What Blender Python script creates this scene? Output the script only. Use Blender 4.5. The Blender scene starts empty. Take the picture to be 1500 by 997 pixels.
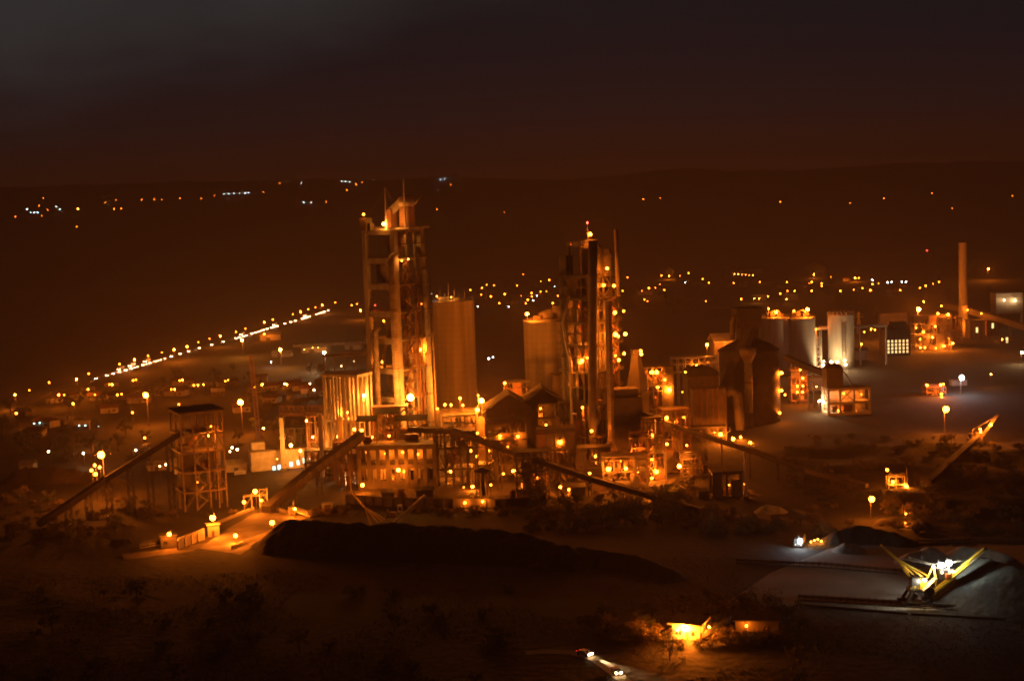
import bpy, math, random
from mathutils import Vector, Matrix, noise
random.seed(7)
SC = bpy.context.scene
COL = SC.collection
R = math.radians
HAZE_D = 2.4e-4
EXPOSURE = 0.0
V = Vector

# ------------------------------------------------------------------ camera
F, CX, CY = 2060.0, 750.0, 498.5
CAMZ = 118.0
PITCH, ROLL = R(5.5), R(2.1)
_fw = V((0, math.cos(PITCH), -math.sin(PITCH)))
_u0 = V((0, math.sin(PITCH), math.cos(PITCH)))
_r0 = V((1, 0, 0))
_rt = _r0 * math.cos(ROLL) - _u0 * math.sin(ROLL)
_up = _r0 * math.sin(ROLL) + _u0 * math.cos(ROLL)
CAMP = V((0, 0, CAMZ))
cd = bpy.data.cameras.new('camera')
cam = bpy.data.objects.new('camera', cd)
COL.objects.link(cam)
M3 = Matrix((_rt, _up, -_fw)).transposed()
cam.matrix_world = Matrix.Translation(CAMP) @ M3.to_4x4()
cd.sensor_width = 36.0
cd.lens = F / 1500.0 * 36.0
cd.clip_start = 1.0
cd.clip_end = 40000.0
SC.camera = cam


def ray(u, v):
    return _fw + _rt * ((u - CX) / F) + _up * ((CY - v) / F)


def G(u, v, z=0.0):
    """the point of the level z that the photograph shows at u, v"""
    d = ray(u, v)
    return CAMP + d * ((z - CAMZ) / d.z)


def at(u, v, Y):
    """the point at distance Y that the photograph shows at u, v"""
    d = ray(u, v)
    return CAMP + d * (Y / d.y)


def zv(u, v, Y):
    return at(u, v, Y).z


def sm(t):
    t = max(0.0, min(1.0, t))
    return t * t * (3 - 2 * t)


def H(x, y):
    """height of the terrain"""
    z = 0.0
    if y < 318:
        z += (318 - y) * 0.325
    if y > 820:
        k = sm((y - 820) / 500)
        z += k * 2.2 * noise.noise(V((x * .006, y * .006, 3.1)))
    # rough ground on the quarry side
    k = sm((x - 105 - max(0, 560 - y) * .18) / 40) * sm((y - 452) / 30) * sm((700 - y) / 60)
    if k > 0:
        z += k * (2.6 * noise.noise(V((x * .028, y * .028, 0))) + 1.6 * noise.noise(V((x * .09, y * .09, 5))) + .6)
    k = sm((-105 - x) / 40) * sm((y - 380) / 30) * sm((620 - y) / 60)
    if k > 0:
        z += k * (1.0 * noise.noise(V((x * .05, y * .05, 8))))
    if y > 2400:
        px = x / y * F
        crest = 38 + 13 * sm((-px + 50) / 500) + 6 * noise.noise(V((px * .006, 0, 9))) + 3 * noise.noise(V((px * .02, 2, 9)))
        top = CAMZ + 3200 * crest / F
        t = sm((y - 2400) / 800.0)
        z += t * top * (1 + .16 * noise.noise(V((x * .0016, y * .0016, 4))) * (1 - t))
        if y > 3200:
            z -= (y - 3200) * .05
    # knoll under the far right floodlight
    z += 16 * math.exp(-(((x - 640) / 190) ** 2 + ((y - 2150) / 300) ** 2))
    return z


def TG(u, v, h=0.0):
    """where the photograph's ray meets a level h above the terrain"""
    d = ray(u, v)
    d = d / d.y
    y = 300.0
    while y < 3600:
        p = CAMP + d * y
        if p.z <= H(p.x, p.y) + h:
            lo, hi = y - max(4, y * .01), y
            for _ in range(18):
                m = (lo + hi) / 2
                p = CAMP + d * m
                if p.z <= H(p.x, p.y) + h:
                    hi = m
                else:
                    lo = m
            p = CAMP + d * hi
            return V((p.x, p.y, H(p.x, p.y)))
        y += max(4, y * .01)
    p = CAMP + d * 3170
    return V((p.x, p.y, H(p.x, p.y)))


# ------------------------------------------------------------------ mesh building
class MB:
    def __init__(s):
        s.v, s.f = [], []

    def add(s, vs, fs):
        b = len(s.v)
        s.v += [tuple(p) for p in vs]
        s.f += [tuple(i + b for i in f) for f in fs]
        return s

    def box(s, x0, x1, y0, y1, z0, z1):
        vs = [(x, y, z) for z in (z0, z1) for y in (y0, y1) for x in (x0, x1)]
        return s.add(vs, [(0, 2, 3, 1), (4, 5, 7, 6), (0, 1, 5, 4), (2, 6, 7, 3), (0, 4, 6, 2), (1, 3, 7, 5)])

    def cbox(s, c, sx, sy, sz):
        return s.box(c[0] - sx / 2, c[0] + sx / 2, c[1] - sy / 2, c[1] + sy / 2, c[2], c[2] + sz)

    def beam(s, p, q, w, h=None):
        h = h or w
        p, q = V(p), V(q)
        d = (q - p)
        if d.length < 1e-6:
            return s
        d.normalize()
        a = V((0, 0, 1)) if abs(d.z) < .95 else V((1, 0, 0))
        sd = d.cross(a).normalized()
        up = sd.cross(d).normalized()
        vs = [e + sd * (i * w / 2) + up * (j * h / 2) for e in (p, q) for j in (-1, 1) for i in (-1, 1)]
        return s.add(vs, [(0, 2, 3, 1), (4, 5, 7, 6), (0, 1, 5, 4), (2, 6, 7, 3), (0, 4, 6, 2), (1, 3, 7, 5)])

    def tube(s, p, q, r0, r1=None, n=10, caps=True):
        r1 = r0 if r1 is None else r1
        p, q = V(p), V(q)
        d = (q - p).normalized()
        a = V((0, 0, 1)) if abs(d.z) < .95 else V((1, 0, 0))
        e1 = d.cross(a).normalized()
        e2 = d.cross(e1)
        vs, fs = [], []
        for c, r in ((p, r0), (q, r1)):
            for k in range(n):
                t = 2 * math.pi * k / n
                vs.append(c + (e1 * math.cos(t) + e2 * math.sin(t)) * r)
        for k in range(n):
            m = (k + 1) % n
            fs.append((k, m, n + m, n + k))
        if caps:
            fs.append(tuple(range(n))[::-1])
            fs.append(tuple(range(n, 2 * n)))
        return s.add(vs, fs)

    def pipe(s, pts, r, n=10):
        """a tube swept along a polyline"""
        pts = [V(p) for p in pts]
        vs, fs = [], []
        for i, p in enumerate(pts):
            d = (pts[min(i + 1, len(pts) - 1)] - pts[max(i - 1, 0)]).normalized()
            a = V((.13, .99, .05))
            e1 = d.cross(a).normalized()
            e2 = d.cross(e1)
            rr = r[i] if isinstance(r, (list, tuple)) else r
            for k in range(n):
                t = 2 * math.pi * k / n
                vs.append(p + (e1 * math.cos(t) + e2 * math.sin(t)) * rr)
        for i in range(len(pts) - 1):
            for k in range(n):
                m = (k + 1) % n
                fs.append((i * n + k, i * n + m, (i + 1) * n + m, (i + 1) * n + k))
        fs.append(tuple(range(n))[::-1])
        fs.append(tuple(range((len(pts) - 1) * n, len(pts) * n)))
        return s.add(vs, fs)

    def lathe(s, prof, c=(0, 0, 0), n=24):
        vs, fs = [], []
        for r, z in prof:
            for k in range(n):
                t = 2 * math.pi * k / n
                vs.append((c[0] + r * math.cos(t), c[1] + r * math.sin(t), c[2] + z))
        for i in range(len(prof) - 1):
            for k in range(n):
                m = (k + 1) % n
                fs.append((i * n + k, i * n + m, (i + 1) * n + m, (i + 1) * n + k))
        fs.append(tuple(range(n))[::-1])
        fs.append(tuple(range((len(prof) - 1) * n, len(prof) * n)))
        return s.add(vs, fs)

    def ball(s, c, r, n=10, m=6):
        prof = [(max(.001, r * math.sin(math.pi * i / m)), -r * math.cos(math.pi * i / m)) for i in range(m + 1)]
        return s.lathe(prof, c, n)

    def gable(s, x0, x1, y0, y1, z0, z1, o=0.0, th=.3):
        """a double pitched roof with its ridge along x"""
        ym = (y0 + y1) / 2
        x0, x1, y0, y1 = x0 - o, x1 + o, y0 - o, y1 + o
        vs = []
        for x in (x0, x1):
            vs += [(x, y0, z0), (x, ym, z1), (x, y1, z0), (x, y1, z0 - th), (x, ym, z1 - th), (x, y0, z0 - th)]
        fs = [(0, 6, 7, 1), (1, 7, 8, 2), (3, 9, 10, 4), (4, 10, 11, 5), (0, 5, 11, 6), (2, 8, 9, 3), (0, 1, 4, 5), (1, 2, 3, 4), (6, 11, 10, 7), (7, 10, 9, 8)]
        return s.add(vs, fs)

    def gable_wall(s, x, y0, y1, z0, z1, t=.2):
        ym = (y0 + y1) / 2
        vs = [(x + d, y, z) for d in (-t / 2, t / 2) for y, z in ((y0, z0), (y1, z0), (ym, z1))]
        return s.add(vs, [(0, 2, 1), (3, 4, 5), (0, 1, 4, 3), (1, 2, 5, 4), (2, 0, 3, 5)])

    def truss(s, p, q, w, h, t, n):
        """a box lattice between two points"""
        p, q = V(p), V(q)
        d = (q - p).normalized()
        a = V((0, 0, 1)) if abs(d.z) < .95 else V((1, 0, 0))
        sd = d.cross(a).normalized() * (w / 2)
        up = sd.cross(d).normalized() * (h / 2)
        cs = [sd + up, sd - up, -sd - up, -sd + up]
        for c in cs:
            s.beam(p + c, q + c, t)
        for i in range(n + 1):
            e = p + (q - p) * (i / n)
            for k in range(4):
                s.beam(e + cs[k], e + cs[(k + 1) % 4], t * .7)
        for i in range(n):
            e0, e1 = p + (q - p) * (i / n), p + (q - p) * ((i + 1) / n)
            for k in range(4):
                j = (k + 1) % 4
                s.beam(e0 + cs[k if i % 2 else j], e1 + cs[j if i % 2 else k], t * .6)
        return s

    def rail(s, pts, h=1.1, t=.09, step=2.5):
        for p, q in zip(pts[:-1], pts[1:]):
            p, q = V(p), V(q)
            up = V((0, 0, h))
            s.beam(p + up, q + up, t)
            s.beam(p + up * .5, q + up * .5, t * .8)
            n = max(1, int((q - p).length / step))
            for i in range(n + 1):
                e = p + (q - p) * (i / n)
                s.beam(e, e + up, t)
        return s

    def mesh(s, name, m, smooth=False, org=None):
        me = bpy.data.meshes.new(name)
        vs = s.v if org is None else [(p[0] - org[0], p[1] - org[1], p[2] - org[2]) for p in s.v]
        me.from_pydata(vs, [], s.f)
        me.materials.append(m)
        if smooth:
            me.polygons.foreach_set('use_smooth', [True] * len(me.polygons))
        me.update()
        return me


def link(name, data, parent=None):
    o = bpy.data.objects.new(name, data)
    COL.objects.link(o)
    if parent is not None:
        o.parent = parent
    return o


def thing(name, label, cat, loc=(0, 0, 0), rz=0.0, group=None):
    o = link(name, None)
    o.empty_display_size = 1
    o.location = loc
    o.rotation_euler = (0, 0, rz)
    o['label'] = label
    o['category'] = cat
    if group:
        o['group'] = group
    return o


def part(root, name, mb, m, smooth=False, world=False, label=None):
    """one mesh part of a thing (world: its points are world points, the root is not turned)"""
    me = mb.mesh(name, m, smooth, root.location if world else None)
    o = link(name, me, root)
    if label:
        o['label'] = label
    return o


def sub(par, name, mb, m, smooth=False, org=None):
    return link(name, mb.mesh(name, m, smooth, org), par)


def tag(o, label, cat, group=None, kind=None):
    if label:
        o['label'] = label
    if cat:
        o['category'] = cat
    if group:
        o['group'] = group
    if kind:
        o['kind'] = kind
    return o


def copy_thing(o, loc, rz=0.0, scale=None, label=None, group=None):
    c = o.copy()
    COL.objects.link(c)
    c.location = loc
    c.rotation_euler = (0, 0, rz)
    if scale:
        c.scale = scale if isinstance(scale, (tuple, list)) else (scale,) * 3
    if label:
        c['label'] = label
    if group:
        c['group'] = group
    for ch in list(o.children):
        d = ch.copy()
        COL.objects.link(d)
        d.parent = c
        for g in list(ch.children):
            e = g.copy()
            COL.objects.link(e)
            e.parent = d
    return c


# ------------------------------------------------------------------ materials
def new_mat(name):
    m = bpy.data.materials.new(name)
    m.use_nodes = True
    nt = m.node_tree
    return m, nt, nt.nodes['Principled BSDF']


def mat(name, c0, c1, scale=.4, rough=.8, metal=0.0, bump=0.0, stretch=None, detail=6, bands=None):
    """two tones mixed by noise in object space, optional bump, vertical streaks and joint bands"""
    m, nt, b = new_mat(name)
    N, L = nt.nodes, nt.links
    tc = N.new('ShaderNodeTexCoord')
    mp = N.new('ShaderNodeMapping')
    L.new(tc.outputs['Object'], mp.inputs[0])
    if stretch:
        mp.inputs['Scale'].default_value = stretch
    n1 = N.new('ShaderNodeTexNoise')
    n1.inputs['Scale'].default_value = scale
    n1.inputs['Detail'].default_value = detail
    L.new(mp.outputs[0], n1.inputs[0])
    rp = N.new('ShaderNodeValToRGB')
    rp.color_ramp.elements[0].position = .32
    rp.color_ramp.elements[1].position = .68
    rp.color_ramp.elements[0].color = (*c0, 1)
    rp.color_ramp.elements[1].color = (*c1, 1)
    L.new(n1.outputs[0], rp.inputs[0])
    col = rp.outputs[0]
    if bands:
        w = N.new('ShaderNodeTexWave')
        w.bands_direction = bands[0]
        w.inputs['Scale'].default_value = bands[1]
        w.inputs['Distortion'].default_value = bands[3] if len(bands) > 3 else 0.0
        L.new(tc.outputs['Object'], w.inputs[0])
        r2 = N.new('ShaderNodeValToRGB')
        r2.color_ramp.elements[0].position = 0.0
        r2.color_ramp.elements[1].position = .25
        k = bands[2]
        r2.color_ramp.elements[0].color = (k, k, k, 1)
        r2.color_ramp.elements[1].color = (1, 1, 1, 1)
        L.new(w.outputs[0], r2.inputs[0])
        mx = N.new('ShaderNodeMix')
        mx.data_type = 'RGBA'
        mx.blend_type = 'MULTIPLY'
        mx.inputs[0].default_value = 1.0
        L.new(col, mx.inputs[6])
        L.new(r2.outputs[0], mx.inputs[7])
        col = mx.outputs[2]
    L.new(col, b.inputs['Base Color'])
    b.inputs['Roughness'].default_value = rough
    b.inputs['Metallic'].default_value = metal
    if bump:
        bp = N.new('ShaderNodeBump')
        bp.inputs['Strength'].default_value = bump
        bp.inputs['Distance'].default_value = .3
        L.new(n1.outputs[0], bp.inputs['Height'])
        L.new(bp.outputs[0], b.inputs['Normal'])
    return m


def glow(name, col, strength):
    m, nt, b = new_mat(name)
    b.inputs['Base Color'].default_value = (.1, .1, .1, 1)
    b.inputs['Emission Color'].default_value = (*col, 1)
    b.inputs['Emission Strength'].default_value = strength
    m.cycles.emission_sampling = 'NONE'
    return m


CONC = mat('concrete', (.24, .215, .18), (.38, .34, .29), .35, .85, bump=.15, stretch=(1, 1, .25))
CONCB = mat('slipform_concrete', (.19, .165, .135), (.40, .36, .305), .30, .85, stretch=(1, 1, .07), bands=('Z', .10, .90, .8))
CONCD = mat('dark_concrete', (.045, .037, .03), (.10, .083, .067), .3, .9, bump=.15)  # dark tone of concrete, the same on every face
STEEL = mat('dark_steel', (.05, .043, .038), (.12, .095, .075), .5, .6, .3)
STEELP = mat('pale_steel', (.26, .24, .21), (.42, .39, .34), .5, .55, .2)
RUST = mat('rusty_steel', (.11, .055, .03), (.24, .12, .06), .6, .8)
DUCT = mat('duct_plate', (.15, .11, .078), (.30, .23, .165), .4, .7, bands=('Z', .22, .75, .2))
REDPL = mat('red_primer_plate', (.34, .19, .13), (.45, .29, .21), .5, .7, bands=('Z', .22, .8, .2))
BANDP = mat('pale_plate', (.52, .46, .38), (.62, .56, .47), .5, .7)
ROOFD = mat('dark_roof_sheet', (.03, .026, .023), (.07, .058, .05), .4, .8, bands=('X', 1.2, .7))
SHEET = mat('wall_sheet', (.085, .067, .052), (.165, .135, .108), .3, .75, bands=('X', 1.2, .72))
SHEETD = mat('dark_wall_sheet', (.06, .05, .042), (.11, .09, .075), .3, .8, bands=('X', 1.0, .7))
PALE = mat('pale_render', (.32, .285, .24), (.5, .46, .4), .4, .85)
YELLOW = mat('yellow_paint', (.62, .42, .03), (.74, .53, .06), .7, .5)
BLACKM = mat('black_machine', (.02, .019, .018), (.05, .045, .04), .8, .6, .2)
RUBBER = mat('belt_rubber', (.015, .014, .013), (.03, .027, .025), .8, .8)
COAL = mat('coal', (.010, .009, .008), (.034, .030, .027), .9, .95, bump=.4, detail=4)
DARKG = mat('unlit_dark_ground', (.012, .010, .008), (.035, .027, .019), .12, .95, bump=.3, detail=4)  # darkness of the unlit foreground painted into the ground colour
LIME = mat('crushed_limestone', (.26, .25, .22), (.40, .385, .34), .7, .95, bump=.4, detail=4)
GREYP = mat('grey_stone_heap', (.035, .038, .034), (.09, .093, .083), .8, .95, bump=.5, detail=4)
SOIL = mat('bare_soil', (.014, .010, .0065), (.052, .038, .025), .16, .95, bump=.3, detail=4)
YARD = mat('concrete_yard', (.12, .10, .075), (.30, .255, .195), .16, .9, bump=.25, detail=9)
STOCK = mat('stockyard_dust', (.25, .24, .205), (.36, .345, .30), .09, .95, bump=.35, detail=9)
ASPH = mat('asphalt', (.04, .038, .036), (.075, .07, .064), .3, .85, detail=9)
DIRT = mat('dirt_track', (.09, .068, .046), (.16, .125, .085), .3, .95, bump=.4, detail=9)
LEAF = mat('foliage', (.035, .05, .018), (.10, .115, .04), .5, .7)
LEAFD = mat('dry_foliage', (.10, .075, .03), (.23, .175, .07), .5, .8)
BARK = mat('bark', (.05, .038, .026), (.11, .085, .06), 2.0, .9, stretch=(3, 3, .4))
GLASS, _nt, _b = new_mat('dark_glass')
_b.inputs['Base Color'].default_value = (.02, .025, .03, 1)
_b.inputs['Roughness'].default_value = .1

NA = (1.0, .19, .009)       # high pressure sodium
NAW = (1.0, .29, .03)
WH = (1.0, .62, .27)
CW = (.78, .92, 1.0)
RED = (1.0, .04, .02)
GLOWM = {}


def gm(col, s):
    k = (col, round(s, 2))
    if k not in GLOWM:
        GLOWM[k] = glow('lit_lamp_glass', col, s)
    return GLOWM[k]
# ------------------------------------------------------------------ sky, air, terrain
w = bpy.data.worlds.new('World')
SC.world = w
w.use_nodes = True
nt = w.node_tree
N, L = nt.nodes, nt.links
bg = N['Background']
tc = N.new('ShaderNodeTexCoord')
sky = N.new('ShaderNodeTexSky')
sky.sky_type = 'NISHITA'
sky.sun_disc = False
sky.sun_elevation = R(-4.5)
sky.sun_rotation = R(-60)
sep = N.new('ShaderNodeSeparateXYZ')
L.new(tc.outputs['Generated'], sep.inputs[0])
# the glow of the towns and of the works on the overcast, by elevation
rp = N.new('ShaderNodeValToRGB')
els = rp.color_ramp.elements
els[0].position, els[0].color = 0.0, (.030, .0060, .0012, 1)
els[1].position, els[1].color = 1.0, (.0022, .0017, .0017, 1)
for p, c in ((.03, (.0095, .0036, .0030)), (.06, (.0040, .0046, .0062)), (.10, (.0036, .0054, .0076)), (.155, (.0068, .0078, .0092)), (.21, (.0075, .0064, .0064)), (.32, (.0030, .0023, .0022))):
    e = els.new(p)
    e.color = (*c, 1)
L.new(sep.outputs['Z'], rp.inputs[0])
# cloud bank: thick over the right half, a ragged edge where the last dusk light shows
mp = N.new('ShaderNodeMapping')
mp.inputs['Scale'].default_value = (2.2, 2.2, 7.0)
L.new(tc.outputs['Generated'], mp.inputs[0])
nz = N.new('ShaderNodeTexNoise')
nz.inputs['Scale'].default_value = 2.4
nz.inputs['Detail'].default_value = 9
L.new(mp.outputs[0], nz.inputs[0])


def mth(op, a, b=None, c=None):
    n = N.new('ShaderNodeMath')
    n.operation = op
    for i, x in enumerate((a, b, c)):
        if x is None:
            continue
        if isinstance(x, (int, float)):
            n.inputs[i].default_value = x
        else:
            L.new(x, n.inputs[i])
    return n.outputs[0]


# clear where (elevation high, to the left); noise ragged
e1 = mth('MULTIPLY_ADD', sep.outputs['X'], -.20, sep.outputs['Z'])
e2 = mth('MULTIPLY_ADD', nz.outputs[0], .11, e1)
mr = N.new('ShaderNodeMapRange')
mr.interpolation_type = 'SMOOTHSTEP'
mr.inputs['From Min'].default_value = .172
mr.inputs['From Max'].default_value = .262
L.new(e2, mr.inputs['Value'])
dusk = N.new('ShaderNodeMix')
dusk.data_type = 'RGBA'
fd = N.new('ShaderNodeMapRange')
fd.interpolation_type = 'SMOOTHSTEP'
fd.inputs['From Min'].default_value = .17
fd.inputs['From Max'].default_value = .30
fd.inputs['To Min'].default_value = 1
fd.inputs['To Max'].default_value = 0
L.new(sep.outputs['Z'], fd.inputs['Value'])
L.new(mth('MULTIPLY', mr.outputs[0], fd.outputs[0]), dusk.inputs[0])
L.new(rp.outputs[0], dusk.inputs[6])
dusk.inputs[7].default_value = (.0225, .0245, .0245, 1)
# patchy brightness in the cloud base
pr = N.new('ShaderNodeMapRange')
pr.inputs['To Min'].default_value = .9
pr.inputs['To Max'].default_value = 1.08
L.new(nz.outputs[0], pr.inputs['Value'])
mul = N.new('ShaderNodeMix')
mul.data_type = 'RGBA'
mul.blend_type = 'MULTIPLY'
mul.inputs[0].default_value = 1
L.new(dusk.outputs[2], mul.inputs[6])
L.new(pr.outputs[0], mul.inputs[7])
# add the faint after-sunset sky
addm = N.new('ShaderNodeMix')
addm.data_type = 'RGBA'
addm.blend_type = 'ADD'
addm.inputs[0].default_value = .006
L.new(mul.outputs[2], addm.inputs[6])
L.new(sky.outputs[0], addm.inputs[7])
L.new(addm.outputs[2], bg.inputs[0])
bg.inputs[1].default_value = 1.12

# --- terrain: one fan-shaped sheet out to the hills
rows = [-140, -90, -50, -20]
y = 0.0
while y < 4100:
    rows.append(y)
    y += 22 if y < 300 else 5 if y < 760 else 12 if y < 1200 else 30 if y < 2400 else 45
rows.append(4300)
NC = 300
mb = MB()
vs = []
for y in rows:
    hw = abs(y) * .58 + 130
    for i in range(NC + 1):
        s = i / NC * 2 - 1
        x = s * hw
        vs.append((x, y, H(x, y)))
fs = [(r * (NC + 1) + i, r * (NC + 1) + i + 1, (r + 1) * (NC + 1) + i + 1, (r + 1) * (NC + 1) + i) for r in range(len(rows) - 1) for i in range(NC)]
mb.add(vs, fs)
GRM, gnt, gb = new_mat('ground_soil_and_scrub')
N, L = gnt.nodes, gnt.links
tc = N.new('ShaderNodeTexCoord')
n1 = N.new('ShaderNodeTexNoise')
n1.inputs['Scale'].default_value = .022
n1.inputs['Detail'].default_value = 12
n1.inputs['Roughness'].default_value = .68
L.new(tc.outputs['Object'], n1.inputs[0])
n2 = N.new('ShaderNodeTexNoise')
n2.inputs['Scale'].default_value = .35
n2.inputs['Detail'].default_value = 8
L.new(tc.outputs['Object'], n2.inputs[0])
r1 = N.new('ShaderNodeValToRGB')
r1.color_ramp.elements[0].position, r1.color_ramp.elements[0].color = .36, (.009, .011, .005, 1)
r1.color_ramp.elements[1].position, r1.color_ramp.elements[1].color = .64, (.036, .026, .015, 1)
e = r1.color_ramp.elements.new(.5)
e.color = (.016, .012, .007, 1)
L.new(n1.outputs[0], r1.inputs[0])
r2 = N.new('ShaderNodeValToRGB')
r2.color_ramp.elements[0].position, r2.color_ramp.elements[0].color = .3, (.5, .5, .5, 1)
r2.color_ramp.elements[1].position, r2.color_ramp.elements[1].color = .7, (1.15, 1.15, 1.15, 1)
L.new(n2.outputs[0], r2.inputs[0])
mx = N.new('ShaderNodeMix')
mx.data_type = 'RGBA'
mx.blend_type = 'MULTIPLY'
mx.inputs[0].default_value = 1
L.new(r1.outputs[0], mx.inputs[6])
L.new(r2.outputs[0], mx.inputs[7])
L.new(mx.outputs[2], gb.inputs['Base Color'])
gb.inputs['Roughness'].default_value = .95
bp = N.new('ShaderNodeBump')
bp.inputs['Strength'].default_value = .7
bp.inputs['Distance'].default_value = .6
L.new(n2.outputs[0], bp.inputs['Height'])
L.new(bp.outputs[0], gb.inputs['Normal'])
tag(link('ground', mb.mesh('ground', GRM, True)), 'bare soil and scrub of the plain reaching to the far hills', None, kind='structure')


def sheet(name, pts, m, label, z=.03, kind='structure'):
    """a flat sheet lying on the level ground of the works, outlined in the photograph"""
    P = [G(u, v) for u, v in pts]
    mb = MB()
    mb.add([(p.x, p.y, z) for p in P], [tuple(range(len(P)))])
    return tag(link(name, mb.mesh(name, m)), label, None, kind=kind)


def strip(name, pts, wd, m, label, z=.05):
    """a road along ground points; follows the terrain, with a kerb-high bank of its own thickness"""
    c = []
    for a, b in zip(pts[:-1], pts[1:]):
        n = max(1, int((b - a).length / 14))
        c += [a + (b - a) * (i / n) for i in range(n)]
    c.append(pts[-1])
    mb = MB()
    vs, fs = [], []
    for i, p in enumerate(c):
        d = (c[min(i + 1, len(c) - 1)] - c[max(i - 1, 0)])
        d.z = 0
        d.normalize()
        sd = V((d.y, -d.x, 0)) * (wd / 2)
        zz = max(H(p.x + sd.x, p.y + sd.y), H(p.x - sd.x, p.y - sd.y), H(p.x, p.y)) + z
        for q, dz in ((p + sd, -1.2), (p + sd, 0), (p - sd, 0), (p - sd, -1.2)):
            vs.append((q.x, q.y, zz + dz))
    for i in range(len(c) - 1):
        for k in range(3):
            a = i * 4 + k
            fs.append((a, a + 1, a + 5, a + 4))
    mb.add(vs, fs)
    return tag(link(name, mb.mesh(name, m)), label, None, kind='structure')


# --- haze round the camera and the whole scene
mb = MB().box(-2700, 2700, -150, 4340, -12, 212)
HZ = bpy.data.materials.new('dusty_air')
HZ.use_nodes = True
hn = HZ.node_tree
hn.nodes.remove(hn.nodes['Principled BSDF'])
pv = hn.nodes.new('ShaderNodeVolumePrincipled')
pv.inputs['Color'].default_value = (.90, .78, .62, 1)
pv.inputs['Density'].default_value = HAZE_D
pv.inputs['Anisotropy'].default_value = -.1
hn.links.new(pv.outputs[0], hn.nodes['Material Output'].inputs['Volume'])
tag(link('haze', mb.mesh('haze', HZ)), 'dusty night air lit orange by the lamps', None, kind='stuff')

# --- roads and floors
HWY = [TG(u, v) for u, v in ((-40, 618), (20, 594), (72, 573), (128, 558), (175, 545), (245, 524), (330, 500), (405, 478), (475, 456.5), (530, 446), (600, 437))]
strip('highway', HWY, 15, ASPH, 'asphalt highway running away along its row of lamps', .25)
strip('service_road', [G(u, v) for u, v in ((180, 816), (260, 806), (330, 794), (400, 772), (452, 752), (520, 752))], 9, DIRT, 'dusty works road by the unloading yard', .012)
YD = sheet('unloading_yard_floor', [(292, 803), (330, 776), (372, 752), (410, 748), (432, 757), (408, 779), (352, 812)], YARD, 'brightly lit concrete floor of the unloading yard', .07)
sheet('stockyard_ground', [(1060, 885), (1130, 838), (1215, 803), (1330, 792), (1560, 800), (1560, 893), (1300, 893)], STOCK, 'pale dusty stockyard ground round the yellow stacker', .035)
sheet('plant_ground', [(430, 735), (560, 728), (800, 728), (1010, 716), (1060, 668), (1020, 640), (600, 640), (470, 668), (400, 700)], SOIL, 'trodden ground between the works buildings', .02)
sheet('darkened_ground', [(150, 852), (335, 826), (420, 772), (560, 762), (760, 764), (900, 790), (1075, 832), (1050, 872), (880, 900), (600, 912), (300, 896)], DARKG, 'unlit ground round the coal heaps, its darkness put into the colour', .016)  # dark sheet laid where the ground is only unlit
strip('dirt_track', [G(u, v) for u, v in ((800, 790), (870, 771), (930, 757), (990, 752), (1040, 752), (1120, 757), (1190, 765))], 6, DIRT, 'pale dirt track past the transfer station', .012)
ARC = [TG(u, v) for u, v in ((770, 956), (800, 954), (838, 955), (862, 961), (884, 972), (902, 985), (916, 999), (928, 1018), (940, 1045), (950, 1080))]
strip('bend_road', ARC, 3.6, STOCK, 'dirt road curving through the dark scrub', .08)
strip('town_road', [TG(u, v) for u, v in ((905, 452), (960, 452), (1030, 451.5), (1090, 449.5))], 12, DIRT, 'embankment road below the town lights', .4)
# ------------------------------------------------------------------ lamps
LAMPM = {}
VR = random.Random(51)


def lmesh(key, fn):
    if key not in LAMPM:
        LAMPM[key] = fn()
    return LAMPM[key]


LDATA = {}


def point_light(par, loc, P, rad, col):
    k = (P, rad, col)
    if k not in LDATA:
        d = bpy.data.lights.new('lamp_light', 'POINT')
        d.energy = P
        d.shadow_soft_size = rad
        d.use_soft_falloff = False
        d.color = col
        LDATA[k] = d
    o = bpy.data.objects.new('lamp_light', LDATA[k])
    COL.objects.link(o)
    o.parent = par
    o.location = loc
    return o


# size class: bulb radius, power
PW = 2.5
CLS = {'t': (.30, 260 * PW), 's': (.44, 2300 * PW), 'm': (.66, 6200 * PW), 'l': (1.0, 21000 * PW), 'x': (1.4, 72000 * PW)}


def bulb_mesh(r, m):
    return lmesh(('b', r, m.name), lambda: MB().ball((0, 0, 0), r, 10, 7).mesh('bulb', m, True))


def hood_mesh(r):
    def f():
        mb = MB().lathe([(r * .2, r * 1.45), (r * .7, r * 1.2), (r * .9, r * 1.12), (r * .9, r * 1.09), (r * .2, r * 1.2)], n=12)
        return mb.mesh('lamp_hood', STEEL)
    return lmesh(('h', r), f)


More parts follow.
